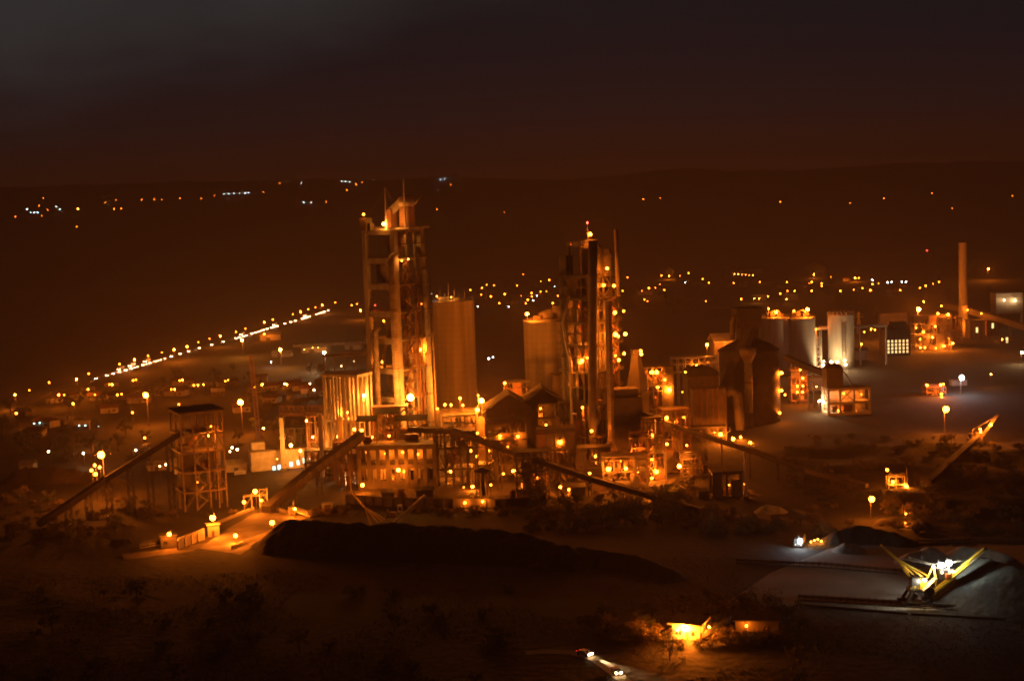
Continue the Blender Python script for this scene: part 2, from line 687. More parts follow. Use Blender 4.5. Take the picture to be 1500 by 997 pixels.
def lamp(P, cls, col, label, kind='wall', post=9.0, group=None, light=True, far=1.0, power=1.0, cat=None, back=None):
    """a lamp whose lit bulb hangs at P. kind: street (pole on the terrain, arm), wall (bracket to the structure behind), post (short
    stanchion on the deck below), mast (tall pole with a floodlight head)"""
    r, W = CLS[cls]
    if cls in 'sm':     # old and new lamps: none alike
        f_ = VR.choice((.8, .9, 1.0, 1.12, 1.25))
        r, W = round(r * f_, 3), W * f_ ** 2 * VR.choice((.7, .9, 1.0, 1.25))
    r *= far
    Lr = W * power / (4 * math.pi ** 2 * r * r) * (far if not light else 1)
    Lq = min(Lr, {'x': 260, 'l': 130}.get(cls, 55)) if P.y < 2300 else min(Lr, 120)
    Lq = round(Lq / 6) * 6 if Lq > 9 else Lq
    if light:
        Lq = 1.5            # the lamp's own light sphere shines round the glass
    else:
        Lq = min(Lq, 45)
    em = gm(col, Lq)
    name = {'street': 'street_lamp', 'wall': 'wall_lamp', 'post': 'deck_lamp', 'mast': 'floodlight_mast'}[kind]
    cat = cat or {'street': 'street lamp', 'wall': 'wall lamp', 'post': 'deck lamp', 'mast': 'floodlight'}[kind]
    if kind in ('street', 'mast'):
        zb = H(P.x, P.y)
    elif kind == 'post':
        zb = P.z - post
    else:
        zb = P.z
    root = thing(name, label, cat, (P.x, P.y, zb), 0, group)
    h = P.z - zb
    if kind in ('street', 'mast', 'post'):
        tk = .09 if kind != 'mast' else .16
        def pole():
            mb = MB().tube((.0, r * 1.5 + .35, 0), (.0, r * 1.5 + .35, h + r * .9), tk * 1.6 * max(1, far * .7), tk * max(1, far * .7), 7)
            mb.beam((0, r * 1.5 + .35, h + r * 1.2), (0, 0, h + r * 1.42), tk * 1.5)
            return mb.mesh('pole', STEEL)
        link('pole', lmesh(('p', kind, round(h, 1), r), pole), root)
    else:
        def br():
            mb = MB().beam((0, 0, r * 1.4), (0, r + 1.3, r * 1.1), .14)
            mb.beam((0, r + 1.3, r * 1.4), (0, r + 1.3, -r * .5), .22)
            return mb.mesh('bracket', STEEL)
        link('bracket', lmesh(('k', r), br), root)
    hd = link('lamp_hood', hood_mesh(r), root)
    hd.location = (0, 0, h)
    bl = link('bulb', bulb_mesh(r, em), root)
    bl.location = (0, 0, h)
    if light:
        point_light(root, (0, 0, h), W * power, r * 1.08, col)
    return root


def street(u, v, cls, label, group=None, h=9.0, col=NA, light=True, far=1.0, power=1.0, kind='street', cat=None):
    """a lamp on a pole of height h that the photograph shows at u, v; its foot stands on the terrain"""
    B = TG(u, v, h)
    P = V((B.x, B.y, B.z + h))
    return lamp(P, cls, col, label, kind, 9, group, light, far, power, cat)


def wall(u, v, Y, cls, label, col=NA, group=None, power=1.0, kind='wall', post=3.0, light=True):
    return lamp(at(u, v, Y), cls, col, label, kind, post, group, light, 1.0, power)


LR = random.Random(77)
# --- highway lamps
GH = 'street lamps along the highway'
for i, (u, v) in enumerate(((22, 578), (43, 571.5), (72, 560), (112, 555), (130, 547), (175, 533), (197, 526.5), (217, 521), (237, 516), (255, 512), (290.5, 501), (307, 496), (322.5, 492), (345.6, 486), (359.6, 481), (387, 472), (399.6, 468), (429, 460), (440.6, 456.7), (451.4, 452.8), (462, 450), (472, 446.6), (491, 443))):
    street(u, v, 's', 'small orange street lamp in the long row beside the highway', GH, 10, far=.85 + max(0, (u - 100) / 1100), power=LR.uniform(.8, 1.7) * (3.5 if i % 3 == 0 else 1), light=i % 3 == 0)
street(274, 507.5, 'm', 'brightest orange street lamp in the row beside the highway', None, 10)
street(528, 454.6, 'm', 'bright orange lamp where the highway meets the tall concrete tower', None, 10, power=1.5)
for u, v in ((515, 447), (523, 445)):
    street(u, v, 's', 'small orange lamp beyond the bright one at the end of the highway', 'lamps at the highway end', 9, far=1.4, light=False)
street(354.6, 498, 'l', 'big orange floodlight on its mast over the lit slope below the highway', None, 14, NAW, kind='mast')
street(410.7, 512, 'l', 'big yellow floodlight over the depot yard, left of the white one', None, 14, NAW, kind='mast')
street(474.8, 516.5, 'l', 'big white floodlight mast at the end of the depot fence', None, 14, WH, kind='mast')
street(213.5, 578.8, 'x', 'huge orange floodlight mast among the dark trees of the township', None, 18, kind='mast', power=.5)
street(352, 589, 'x', 'huge orange floodlight mast behind the open steel tower', None, 18, kind='mast', power=.5)

# --- township on the left
GT = 'street lamps in the township'
for u, v in ((24, 605), (107, 591), (129, 570), (86, 578), (94, 578), (139, 578), (160, 563), (164, 563), (195, 557), (199, 556), (172, 578), (178, 577), (263, 557), (267, 556.5), (251, 570), (256, 570), (284, 564), (290, 564), (298, 563), (330, 558), (334, 556.5), (374, 567), (384, 563), (23.5, 605), (420, 563), (194, 604), (262, 592), (212, 641)):
    street(u, v, 's', 'small orange street lamp among the dark trees of the township', GT, 8, power=1.2, light=LR.random() < .35)
for u, v in ((417, 562), (454, 561.6), (460, 571), (347.7, 658), (71, 661), (199, 659), (234, 682.5), (243, 680), (340, 655), (337, 661), (122, 663.5)):
    street(u, v, 's', 'small white yard lamp among the low sheds left of the works', 'white yard lamps left of the works', 7, WH, power=.3 if (wl := LR.random() < .3) else .03, light=wl)
# cyan-lit windows and lamps far left
for u, v in ((50, 620), (58, 619), (73, 618), (83, 616), (91, 614), (116, 623), (144, 624), (125, 623)):
    street(u, v, 't', 'faint greenish lamp on a dark house front in the township', 'faint greenish house lamps', 3, (.62, 1, .8), power=.06, cat='house lamp', light=False)

# --- the lamp cluster on the quarry heap at the left
street(148, 665.9, 'x', 'huge orange floodlight on top of the lamp cluster at the left heap', None, 20, kind='mast', power=.35)
for u, v, n, h in ((138.6, 681, 'upper left', 16), (145.9, 684, 'upper right', 15), (134, 688.5, 'lower left', 13), (140, 694, 'lowest', 11)):
    street(u, v, 'm', f'{n} of the four lamps clustered under the huge floodlight by the heap', None, h, power=.6)

# --- distant lights on the hills
GD = 'far lights on the hills'
for u, v in ((57.5, 301.5), (63.5, 290), (70, 307), (61, 316.5), (22.5, 317.5), (154, 297), (170, 293), (207.5, 292.5), (226, 292), (237, 292.5), (263.5, 290.5), (295, 290.5), (314, 286.5), (386, 281), (410, 268.5), (508.5, 278.5), (530.5, 267), (478, 295.5), (640, 306.5), (660, 271), (967, 290), (1245, 297), (1395, 305), (1365, 283), (1483, 287)):
    street(u, v, 't', 'tiny orange light on the dark far hills', GD, 8, light=False, far=1.7, power=2.4, cat='far light')
for u, v in ((40, 306.5), (45, 311), (50, 311), (55, 311), (82.5, 302.5), (87.5, 306), (328.5, 284), (335, 284), (342.5, 283.5), (351, 283), (359, 283), (364, 282.5), (441, 268), (444.5, 296.5), (456, 296.5), (500, 265.5), (506, 266), (512, 266.5), (645, 262.5), (651, 262)):
    street(u, v, 't', 'tiny white light on the dark far hills', 'far white lights on the hills', 8, CW, light=False, far=1.5, power=.7, cat='far light')
street(114, 306, 's', 'brightest light on the far hills, over the village at the left', None, 12, NAW, light=False, far=2.6, power=6, cat='far light')
for u, v in ((112.5, 332), (167, 306), (177.5, 305.5), (739, 311), (942, 291.5), (1143, 295.5), (1295, 290.5), (521.5, 270)):
    street(u, v, 't', 'lone orange light standing clear on the dark hillside', 'lone lights on the hillside', 8, light=False, far=2.2, power=5, cat='far light')

# --- the town behind the works
CITY_A = ((689, 424.5), (766, 401.7), (723.6, 418), (713, 417), (757.5, 418), (792, 412), (804.6, 410), (822, 407), (706, 421.5), (705, 431.6), (739.4, 430.7), (764, 433), (778.6, 429), (779, 434), (773, 439), (792, 427), (800.6, 426.6), (817, 433), (770, 444), (809.8, 444), (719, 434), (731.5, 444))
for u, v in CITY_A:
    street(u, v, 's', 'small orange town light seen between the tall silo and the darker tower', 'town lights between silo and darker tower', 9, light=False, far=1.5 * LR.uniform(.6, 1.15), power=LR.uniform(.3, 1.4))
for u, v in ((812.5, 419), (827, 420.6), (787, 433), (781, 440), (700, 449), (745, 449), (722, 523), (716, 525)):
    street(u, v, 's', 'small bluish white town light seen left of the darker tower', 'white town lights left of the darker tower', 8, CW, light=False, far=1.1, power=.04)
CITY_B = ((969, 403.4), (1008.7, 400), (996, 404), (966.5, 415.8), (960, 421.5), (940.5, 426), (973, 424.6), (944, 438.6), (948.4, 441), (1034, 441), (1074.7, 414.4), (1113, 413), (1085.7, 437.8), (1125, 434), (1143, 430), (1152.6, 413), (1153.5, 426), (1164, 426), (1185.6, 415), (1189, 413), (1190, 421), (1203.6, 415), (1203.6, 418.5), (1189, 426), (1217, 405), (1250.7, 424), (1263.5, 422), (1275, 425), (1278, 416), (1287, 415), (1231, 426), (1029.4, 408.7), (1038.6, 414), (1258, 407), (1318.8, 425), (1356, 418.5), (1366.8, 415.6), (1375.6, 413), (1347.5, 421.5), (912, 426), (919, 406))
for u, v in CITY_B:
    street(u, v, 's', 'small orange town light beyond the works, between the darker tower and the chimney', 'town lights between darker tower and chimney', 9, light=False, far=1.5 * LR.uniform(.6, 1.15), power=LR.uniform(.3, 1.4))
for u, v in ((1004, 413.6), (1278, 410), (1300, 413.5), (1306, 413), (1321, 413), (1327, 413)):
    street(u, v, 's', 'small greenish white town light far beyond the silos', 'white town lights beyond the silos', 8, CW, light=False, far=1.1, power=.5)
street(950.6, 422, 'm', 'brightest town light just right of the darker tower', None, 11, far=1.5)
street(1447.7, 393.7, 'l', 'lone bright floodlight on the dark knoll at the far right', None, 14, kind='mast', power=1.3)
for u, v, n in ((980, 401, 'the tree between the two right-hand groups of town lights'), (1192, 399, 'the tree clump above the town lights'), (1252.5, 404, 'the single tree at the end of the town')):
    street(u, v + 3, 'm', f'orange lamp lighting up {n}', None, 5, power=2.2, far=1.3)
for i in range(6):
    street(1076 + i * 5.4, 401 + i * .45, 't', 'one of the small lamps along the long lit roof edge in the town', 'lamps of the long lit roof edge', 6, NAW, light=False, far=2.2, power=1.4)
street(1358, 366.7, 't', 'red warning light on the thin radio mast', None, 54, RED, far=2.2, power=3, kind='mast', cat='warning light')
# ------------------------------------------------------------------ the works
def loc_of(root, P):
    """world point -> the root's own axes"""
    c, s = math.cos(root.rotation_euler.z), math.sin(root.rotation_euler.z)
    d = V(P) - V(root.location)
    return V((d.x * c + d.y * s, -d.x * s + d.y * c, d.z))


def frame(root, xs, ys, zs, cw=1.0, bh=1.0, m=None, slab=True, slab_m=None, slab_t=.4, inset=0.0, skip=(), col_name='column', corners=True, zbase=0.0):
    """columns at the grid lines of the outline, ring beams and floors at the levels: each column and each floor a part"""
    m = m or CONC
    top = zs[-1]
    for i, x in enumerate(xs):
        for j, y in enumerate(ys):
            if 0 < i < len(xs) - 1 and 0 < j < len(ys) - 1:
                continue
            part(root, col_name, MB().box(x - cw / 2, x + cw / 2, y - cw / 2, y + cw / 2, zbase, top), m)
    for k, z in enumerate(zs):
        if k in skip:
            continue
        mb = MB()
        e = .004
        for j, y in ((0, ys[0]), (1, ys[-1])):
            for a, b in zip(xs[:-1], xs[1:]):
                mb.box(a + cw / 2, b - cw / 2, y - cw * .42, y + cw * .42, z - bh, z - e)
        for x in (xs[0], xs[-1]):
            for a, b in zip(ys[:-1], ys[1:]):
                mb.box(x - cw * .42, x + cw * .42, a + cw / 2, b - cw / 2, z - bh, z - e)
        if slab:
            mb.box(xs[0] + cw * .42, xs[-1] - cw * .42, ys[0] + cw * .42 + inset, ys[-1] - cw * .42, z - slab_t, z - .02)
        part(root, 'floor_frame', mb, slab_m or m)


def braces(root, xs, ys, zs, t, m, seed=0, p=.5, faces='fl'):
    """diagonal bracing of the outer bays"""
    rnd = random.Random(seed)
    mb = MB()
    for a, b in zip(zs[:-1], zs[1:]):
        if 'f' in faces:
            for x0, x1 in zip(xs[:-1], xs[1:]):
                if rnd.random() < p:
                    mb.beam((x0, ys[0], a), (x1, ys[0], b), t)
                if rnd.random() < p * .6:
                    mb.beam((x1, ys[0], a), (x0, ys[0], b), t)
        if 'l' in faces:
            for y0, y1 in zip(ys[:-1], ys[1:]):
                if rnd.random() < p:
                    mb.beam((xs[0], y0, a), (xs[0], y1, b), t)
    if mb.v:
        part(root, 'bracing_lattice', mb, m)


def rails(root, xs, ys, zs, m):
    for z in zs:
        mb = MB()
        a, b, c, d = (xs[0], ys[0], z), (xs[-1], ys[0], z), (xs[-1], ys[-1], z), (xs[0], ys[-1], z)
        mb.rail([d, a, b, c], 1.1, .08, 2.6)
        part(root, 'railing', mb, m)


def stair(root, x, y, z0, z1, wx, m, rise=3.2, y2=1.2):
    """a zigzag stair against a face, one part per flight"""
    z, k = z0, 0
    while z < z1 - .5:
        zt = min(z + rise, z1)
        a, b = (x, x + wx) if k % 2 == 0 else (x + wx, x)
        mb = MB()
        mb.beam((a, y, z), (b, y, zt), .9, .22)
        mb.beam((a, y - .45, z + 1), (b, y - .45, zt + 1), .09)
        mb.box(min(a, b) - .5 if b < a else b - .1, b + .5 if b > a else min(a, b) + .5, y - .6, y + .6, zt - .12, zt)
        part(root, 'stair_flight', mb, m)
        z, k = zt, k + 1


def plant_frame(name, label, cat, u, v, Y, rz, sx, sy, zs, nx, ny, m=STEEL, cw=.5, seed=1, fill=.6, roof=None, brace=.5, rail=True, vessels=2, group=None, z0=0.0):
    """an open steel process structure: columns, floors, braces, handrails, vessels and pipes inside"""
    P = at(u, v, Y) if z0 else None
    B = G(u, 0, 0) if False else at(u, v, Y)
    root = thing(name, label, cat, (B.x, B.y, 0), rz, group)
    xs = [sx * i / nx for i in range(nx + 1)]
    ys = [sy * i / ny for i in range(ny + 1)]
    frame(root, xs, ys, zs, cw, cw * 1.1, m, slab_t=.2, inset=.3)
    braces(root, xs, ys, [0] + list(zs), cw * .42, m, seed, brace)
    if rail:
        rails(root, xs, ys, zs[1:] if len(zs) > 1 else zs, m)
    rnd = random.Random(seed * 13 + 5)
    lv = [0] + list(zs)
    for k in range(len(zs)):
        a, b = lv[k] + .05, lv[k + 1] - .7
        for _ in range(vessels):
            if rnd.random() > fill:
                continue
            x, y = rnd.uniform(sx * .15, sx * .85), rnd.uniform(sy * .25, sy * .8)
            h = (b - a) * rnd.uniform(.45, .95)
            r = min(sx, sy) * rnd.uniform(.07, .16)
            q = rnd.random()
            if q < .4:
                part(root, 'vessel', MB().lathe([(r * .6, 0), (r, h * .15), (r, h * .8), (r * .5, h)], (x, y, a), 14), rnd.choice((DUCT, STEELP, RUST)), True)
            elif q < .7:
                part(root, 'hopper', MB().lathe([(r * .25, 0), (r * 1.2, h * .55), (r * 1.2, h)], (x, y, a), 4), rnd.choice((SHEET, RUST, STEELP)))
            else:
                part(root, 'machine_housing', MB().cbox((x, y, a), r * 2.2, r * 1.8, h * .6).cbox((x + r * .4, y, a + h * .6), r * .8, r * .7, h * .3), rnd.choice((SHEET, STEELP, DUCT)))
    for k in range(len(zs)):
        a, b = lv[k] + .05, lv[k + 1] - cw * 1.1
        for i in range(nx):
            if vessels and rnd.random() < .22:
                x0, x1 = xs[i] + cw * .6, xs[i + 1] - cw * .6
                part(root, 'cladding_panel', MB().box(x0, x1, -.12, -.02, a + (b - a) * rnd.choice((0, 0, .45)), b), rnd.choice((SHEETD, SHEETD, SHEET, RUST)))
        if vessels:
            z = lv[k] + (lv[k + 1] - lv[k]) * rnd.uniform(.55, .8)
            part(root, 'pipe', MB().tube((-.4, -.5, z), (sx + .4, -.5, z + rnd.uniform(-.4, .4)), rnd.uniform(.1, .24), n=8), rnd.choice((RUST, DUCT, STEEL)), True)
            x = rnd.uniform(.1, .9) * sx
            part(root, 'cable_tray', MB().box(x, x + .5, -.35, -.2, lv[k], lv[k + 1]), STEEL)
    if vessels and sx > 8:
        part(root, 'ladder', MB().beam((sx * .7, -.6, .1), (sx * .7, -.6, zs[-1]), .1).beam((sx * .7 + .6, -.6, .1), (sx * .7 + .6, -.6, zs[-1]), .1), STEEL)
        if len(zs) > 2:
            stair(root, sx * .15, -1.0, .1, zs[-2], min(4.0, sx * .35), STEEL, 3.0)
    for _ in range(max(3, int(sx / 2.2))):
        x, y = rnd.uniform(.8, sx - .8), rnd.uniform(.4, sy * .6)
        r = rnd.uniform(.16, .42)
        za, zb = rnd.choice(lv[:-1]) + .05, zs[-1] - rnd.uniform(.5, 2)
        x2 = x + rnd.uniform(-sx * .25, sx * .25)
        part(root, 'pipe', MB().pipe([(x, y, za), (x, y, (za + zb) / 2), (x2, y + .6, (za + zb) / 2 + 1.5), (x2, y + .6, zb)], r, 8), rnd.choice((DUCT, STEELP, RUST, RUST)), True)
    if roof:
        o = 1.0
        part(root, 'roof', MB().gable(0, sx, 0, sy, zs[-1] + .4, zs[-1] + .4 + roof, o, .25), ROOFD)
    return root


def conveyor(name, label, pts, wd, ht, legs=(), m=SHEETD, legm=STEEL, lattice=False, leg_w=2.2, walkway=True):
    """an inclined belt gallery through world points, on trestles at the given fractions"""
    pts = [V(p) for p in pts]
    a = pts[0]
    root = thing(name, label, 'conveyor', (a.x, a.y, H(a.x, a.y)))
    mb = MB()
    for p, q in zip(pts[:-1], pts[1:]):
        mb.beam(p, q, wd, ht)
    part(root, 'gallery', mb, m, world=True)
    mb = MB()
    for p, q in zip(pts[:-1], pts[1:]):
        d = (q - p).normalized()
        s = d.cross(V((0, 0, 1))).normalized() * (wd / 2 + .12)
        up = V((0, 0, ht / 2 + .05))
        for k in (-1, 1):
            mb.beam(p + s * k + up, q + s * k + up, .16)
            mb.beam(p + s * k - up, q + s * k - up, .22)
        n = max(2, int((q - p).length / 3.2))
        for i in range(n + 1):
            e = p + (q - p) * (i / n)
            for k in (-1, 1):
                mb.beam(e + s * k - up, e + s * k + up, .14)
            if walkway:
                mb.beam(e + s + up, e + s + up + V((0, 0, 1.0)), .08)
        if walkway:
            mb.beam(p + s + up + V((0, 0, 1)), q + s + up + V((0, 0, 1)), .09)
    part(root, 'frame', mb, legm, world=True)
    L = [0]
    for p, q in zip(pts[:-1], pts[1:]):
        L.append(L[-1] + (q - p).length)
    for t in legs:
        s = t * L[-1]
        for i in range(len(pts) - 1):
            if L[i] <= s <= L[i + 1] + 1e-6:
                e = pts[i] + (pts[i + 1] - pts[i]) * ((s - L[i]) / (L[i + 1] - L[i]))
                d = (pts[i + 1] - pts[i])
                break
        d.z = 0
        d.normalize()
        sd = V((-d.y, d.x, 0)) * (wd / 2 - .1)
        g = H(e.x, e.y)
        mb = MB()
        if e.z - ht / 2 - g < 1.2:
            continue
        top = V((e.x, e.y, e.z - ht / 2))
        if lattice:
            mb.truss((e.x, e.y, g), top, leg_w, leg_w, .22, max(2, int((top.z - g) / 3)))
        else:
            for k in (-1, 1):
                mb.beam(top + sd * k, V((e.x, e.y, g)) + sd * k * 1.25, .45)
            for f in (.35, .7):
                z = g + (top.z - g) * f
                mb.beam(V((e.x, e.y, z)) + sd * 1.2, V((e.x, e.y, z)) - sd * 1.2, .22)
        part(root, 'support_leg', mb, legm, world=True)
    return root


# ================= concrete preheater tower
YT = 640
O = at(588, 600, YT)
TA = R(51)
T1 = thing('preheater_tower', 'tall concrete preheater tower with open floors and red gooseneck duct on top', 'tower', (O.x, O.y, 0), TA)
S = 20.5
zl = [zv(588, v, YT) for v in (668, 625, 583, 541, 497, 456.5, 416.5, 378, 336)]
TOPZ = zl[-1]
c = 2.5
for x, y in ((c / 2, c / 2), (c / 2, S - c / 2), (S - c / 2, c / 2), (S - c / 2, S - c / 2)):
    part(T1, 'column', MB().box(x - c / 2, x + c / 2, y - c / 2, y + c / 2, 0, TOPZ), CONC)
part(T1, 'column', MB().box(S * .40, S * .40 + 1.1, .2, 1.3, 0, TOPZ), CONC)
part(T1, 'column', MB().box(S * .66, S * .66 + .8, .1, .9, 0, TOPZ), CONC)
for k, z in enumerate(zl):
    mb = MB()
    bh = 2.5 if k < len(zl) - 1 else 2.2
    mb.box(.3, 2.1, c, S - c, z - bh, z)
    mb.box(S - 2.1, S - .3, c, S - c, z - bh, z)
    mb.box(c, S - c, S - 2.1, S - .3, z - bh, z)
    mb.box(c, S - c, .5, 1.9, z - 1.2, z)
    mb.box(2.1, S - 2.1, 1.9 if k % 2 else 8.0, S - 2.1, z - .5, z - .01)
    part(T1, 'floor_frame', mb, CONC)
for k in range(1, len(zl) - 1):
    part(T1, 'railing', MB().rail([(2.3, 2.2, zl[k]), (S - 2.2, 2.2, zl[k])], 1.1, .1), STEEL)
# risers on the lit face
def on_left(u, v, off):
    """local point of the left face below image point"""
    P = at(u, v, YT)
    d = ray(u, v)
    n = V((-math.cos(TA), -math.sin(TA), 0))
    q = O + n * off
    t = (q - CAMP).dot(n) / d.dot(n)
    return loc_of(T1, CAMP + d * t)
def on_right(u, v, off):
    d = ray(u, v)
    n = V((math.sin(TA), -math.cos(TA), 0))
    q = O + n * off
    t = (q - CAMP).dot(n) / d.dot(n)
    return loc_of(T1, CAMP + d * t)
for ua, va, rr in ((549, 482, 1.45), (573, 376, 1.6)):
    p = on_left(ua, va, 1.75)
    d = MB().pipe([(p.x, p.y, zl[0] - 8), (p.x, p.y, p.z - 2), (p.x + .5, p.y, p.z - .3), (p.x + 2.5, p.y, p.z + .5)], rr, 16)
    o = part(T1, 'riser_duct', d, DUCT, True)
    mb = MB()
    for vv in (494, 540, 583, 621, 456, 417):
        z = on_left(ua, vv, 1.75).z
        if z < p.z - 2:
            mb.lathe([(rr + .05, 0), (rr + .32, .02), (rr + .32, .4), (rr + .05, .42)], (p.x, p.y, z), 16)
    sub(o, 'flange', mb, RUST)
# cyclones hanging in the floors
for (x, y, k, r, m) in ((9.5, 12.5, 2, 3.9, DUCT), (12, 7.5, 3, 3.7, RUST), (9.5, 12.0, 4, 4.0, DUCT), (12, 8, 5, 3.8, RUST), (9, 12.2, 6, 4.2, DUCT), (13, 13, 7, 3.6, RUST)):
    h = zl[k + 1] - zl[k]
    part(T1, 'cyclone', MB().lathe([(r * .22, -h * .35), (r * .28, -h * .1), (r, h * .45), (r, h * .95), (r * .5, h * 1.0)], (x, y, zl[k]), 20), m, True)
part(T1, 'inner_duct', MB().pipe([(4.5, 14, zl[3]), (4.5, 14, zl[3] + 6), (7, 12, zl[4] + 3), (7, 10, zl[5])], .8, 12), DUCT, True)
part(T1, 'inner_duct', MB().pipe([(5, 6, zl[5]), (5, 6, zl[6] + 2), (6, 9, zl[7])], .7, 12), RUST, True)
# inside wall plates that catch the light
part(T1, 'wall_plate', MB().box(S - 3, S - 2.4, 3, 11, zl[1], zl[4] - 3), SHEET)
part(T1, 'wall_plate', MB().box(6, 15, S - 3, S - 2.4, zl[6], zl[7] - 3), SHEET)
# right face: pale duct, pipes, stair, ladder
p = on_right(622.5, 400, 1.6)
o = part(T1, 'downcomer_duct', MB().tube((p.x, p.y, 12), (p.x, p.y, zv(622, 395, YT + 8)), 1.45, n=18), STEELP, True)
mb = MB()
for k in range(1, 8):
    mb.lathe([(1.5, 0), (1.75, .02), (1.75, .35), (1.5, .37)], (p.x, p.y, zl[k]), 18)
sub(o, 'flange', mb, STEEL)
for u_, r_, m_ in ((611, .5, RUST), (607, .35, STEELP), (632, .45, STEELP), (616, .3, RUST)):
    p = on_right(u_, 450, .7)
    part(T1, 'pipe', MB().tube((p.x, p.y, 15), (p.x, p.y, zl[random.randint(5, 7)] + 2), r_, n=10), m_, True)
p0 = on_right(594, 450, .9)
p1 = on_right(602, 450, .9)
stair(T1, p0.x, -1.1, zl[0], zl[7] - 1, p1.x - p0.x + 1.2, RUST, 4.0)
part(T1, 'ladder', MB().beam((p1.x + 1.9, -1.5, zl[2]), (p1.x + 1.9, -1.5, zl[5]), .25).beam((p1.x + 2.7, -1.5, zl[2]), (p1.x + 2.7, -1.5, zl[5]), .25), RUST)
mb = MB()
for k in range(2, 8):
    mb.beam((c, .3, zl[k]), (S * .4, .3, zl[k + 1] if k < 8 else TOPZ), .35)
    mb.beam((S * .41, .3, zl[k + 1]), (S - c, .3, zl[k]), .3)
part(T1, 'bracing_lattice', mb, RUST)
mb = MB()
for k in range(3, 8):
    mb.cbox((S * .5, 3.4, zl[k]), 3.5, 2.4, 5.0)
part(T1, 'duct_housing', mb.box(S * .5 - .8, S * .5 + .8, 2.6, 4.2, zl[2], zl[8] - 4), RUST)
for k in range(len(zl) - 1):
    for z, o_ in ((zl[k], 1.5), ((zl[k] + zl[k + 1]) / 2, 1.1)):
        part(T1, 'walkway', MB().box(c, S + .3, -o_, .1, z - .35, z), STEEL)
        part(T1, 'railing', MB().rail([(c, -o_, z), (S + .2, -o_, z)], 1.2, .12, 2.2), STEEL)
for k in range(1, len(zl) - 1):
    part(T1, 'inner_column', MB().box(8, 8.9, 10, 10.9, zl[k], zl[k + 1] - .5), CONCD)
    part(T1, 'railing', MB().rail([(.6, c, zl[k]), (.6, S - c, zl[k])], 1.2, .12, 2.4), STEEL)
# top deck
part(T1, 'top_deck', MB().box(7.5, S + 1.5, -2.4, S - 4.5, TOPZ + .02, TOPZ + .7).box(1.5, 7.5, 6.5, S - 2, TOPZ + .02, TOPZ + .5), PALE)
part(T1, 'railing', MB().rail([(S + 1.2, S - 5, TOPZ + .7), (S + 1.2, -2.1, TOPZ + .7), (7.8, -2.1, TOPZ + .7)], 1.2, .12), STEELP)
ctr = loc_of(T1, at(596, 320, YT + 12))
ztop = zv(596, 288.5, YT + 12)
o = part(T1, 'top_cyclone', MB().lathe([(3.55, 0), (3.55, ztop - TOPZ - .9), (2.6, ztop - TOPZ + .1)], (ctr.x, ctr.y, TOPZ + .7), 28), REDPL, True)
zb = zv(596, 302, YT + 12)
sub(o, 'pale_band', MB().lathe([(3.56, 0), (3.68, .02), (3.68, 2.9), (3.56, 2.95)], (ctr.x, ctr.y, zb), 28), BANDP, True)
lf = loc_of(T1, at(573, 322, YT + 12))
zk = zv(573, 307, YT + 12)
lx, ly = V((ctr.x - lf.x, ctr.y - lf.y, 0)).normalized().xy
def boxduct(pts, wd, ht):
    mb = MB()
    for a_, b_ in zip(pts[:-1], pts[1:]):
        mb.beam(a_, b_, wd, ht)
    return mb
part(T1, 'gooseneck_duct', boxduct([(lf.x, lf.y, TOPZ + .7), (lf.x, lf.y, zk)], 3.6, 4.0), REDPL)
o = part(T1, 'gooseneck_elbow', boxduct([(lf.x - lx * .6, lf.y - ly * .6, zk - 1.4), (ctr.x - lx * 2.2, ctr.y - ly * 2.2, ztop - 1.9)], 3.4, 3.4), BANDP)
sub(o, 'gooseneck_cap', boxduct([(ctr.x - lx * 3.2, ctr.y - ly * 3.2, ztop - 1.6), (ctr.x - lx * 1.0, ctr.y - ly * 1.0, ztop - 1.2)], 3.7, 2.4), REDPL)
d0, d1 = loc_of(T1, at(608, 299, YT + 9)), loc_of(T1, at(616, 286, YT + 9))
part(T1, 'vent_pipe', MB().tube(d0, d1, .45, n=10), DUCT, True)
for u_, v_, vb in ((566, 275, 330), (594, 263, 333)):
    p = loc_of(T1, at(u_, vb, YT + 6))
    part(T1, 'mast', MB().tube((p.x, p.y, TOPZ), (p.x, p.y, zv(u_, v_, YT + 6)), .42, .22, 8), BANDP)
p = loc_of(T1, at(566, 276, YT + 6))
q = loc_of(T1, at(543, 312, YT + 8))
part(T1, 'guy_wire', MB().beam(p, q, .07).beam(p, loc_of(T1, at(575, 296, YT + 12)), .07), STEELP)
hl = loc_of(T1, at(535, 333, YT + 12))
part(T1, 'roof_hut', MB().cbox((hl.x, hl.y - .5, TOPZ), 4.0, 4.2, zv(535, 319, YT + 12) - TOPZ).cbox((hl.x + .3, hl.y - 3.4, TOPZ), 2.6, 1.6, 3.2), CONCD)
part(T1, 'handrail_frame', MB().rail([(hl.x - 1, hl.y - 5, TOPZ), (8, 4, TOPZ), (11, .5, TOPZ)], 1.4, .13), STEEL)

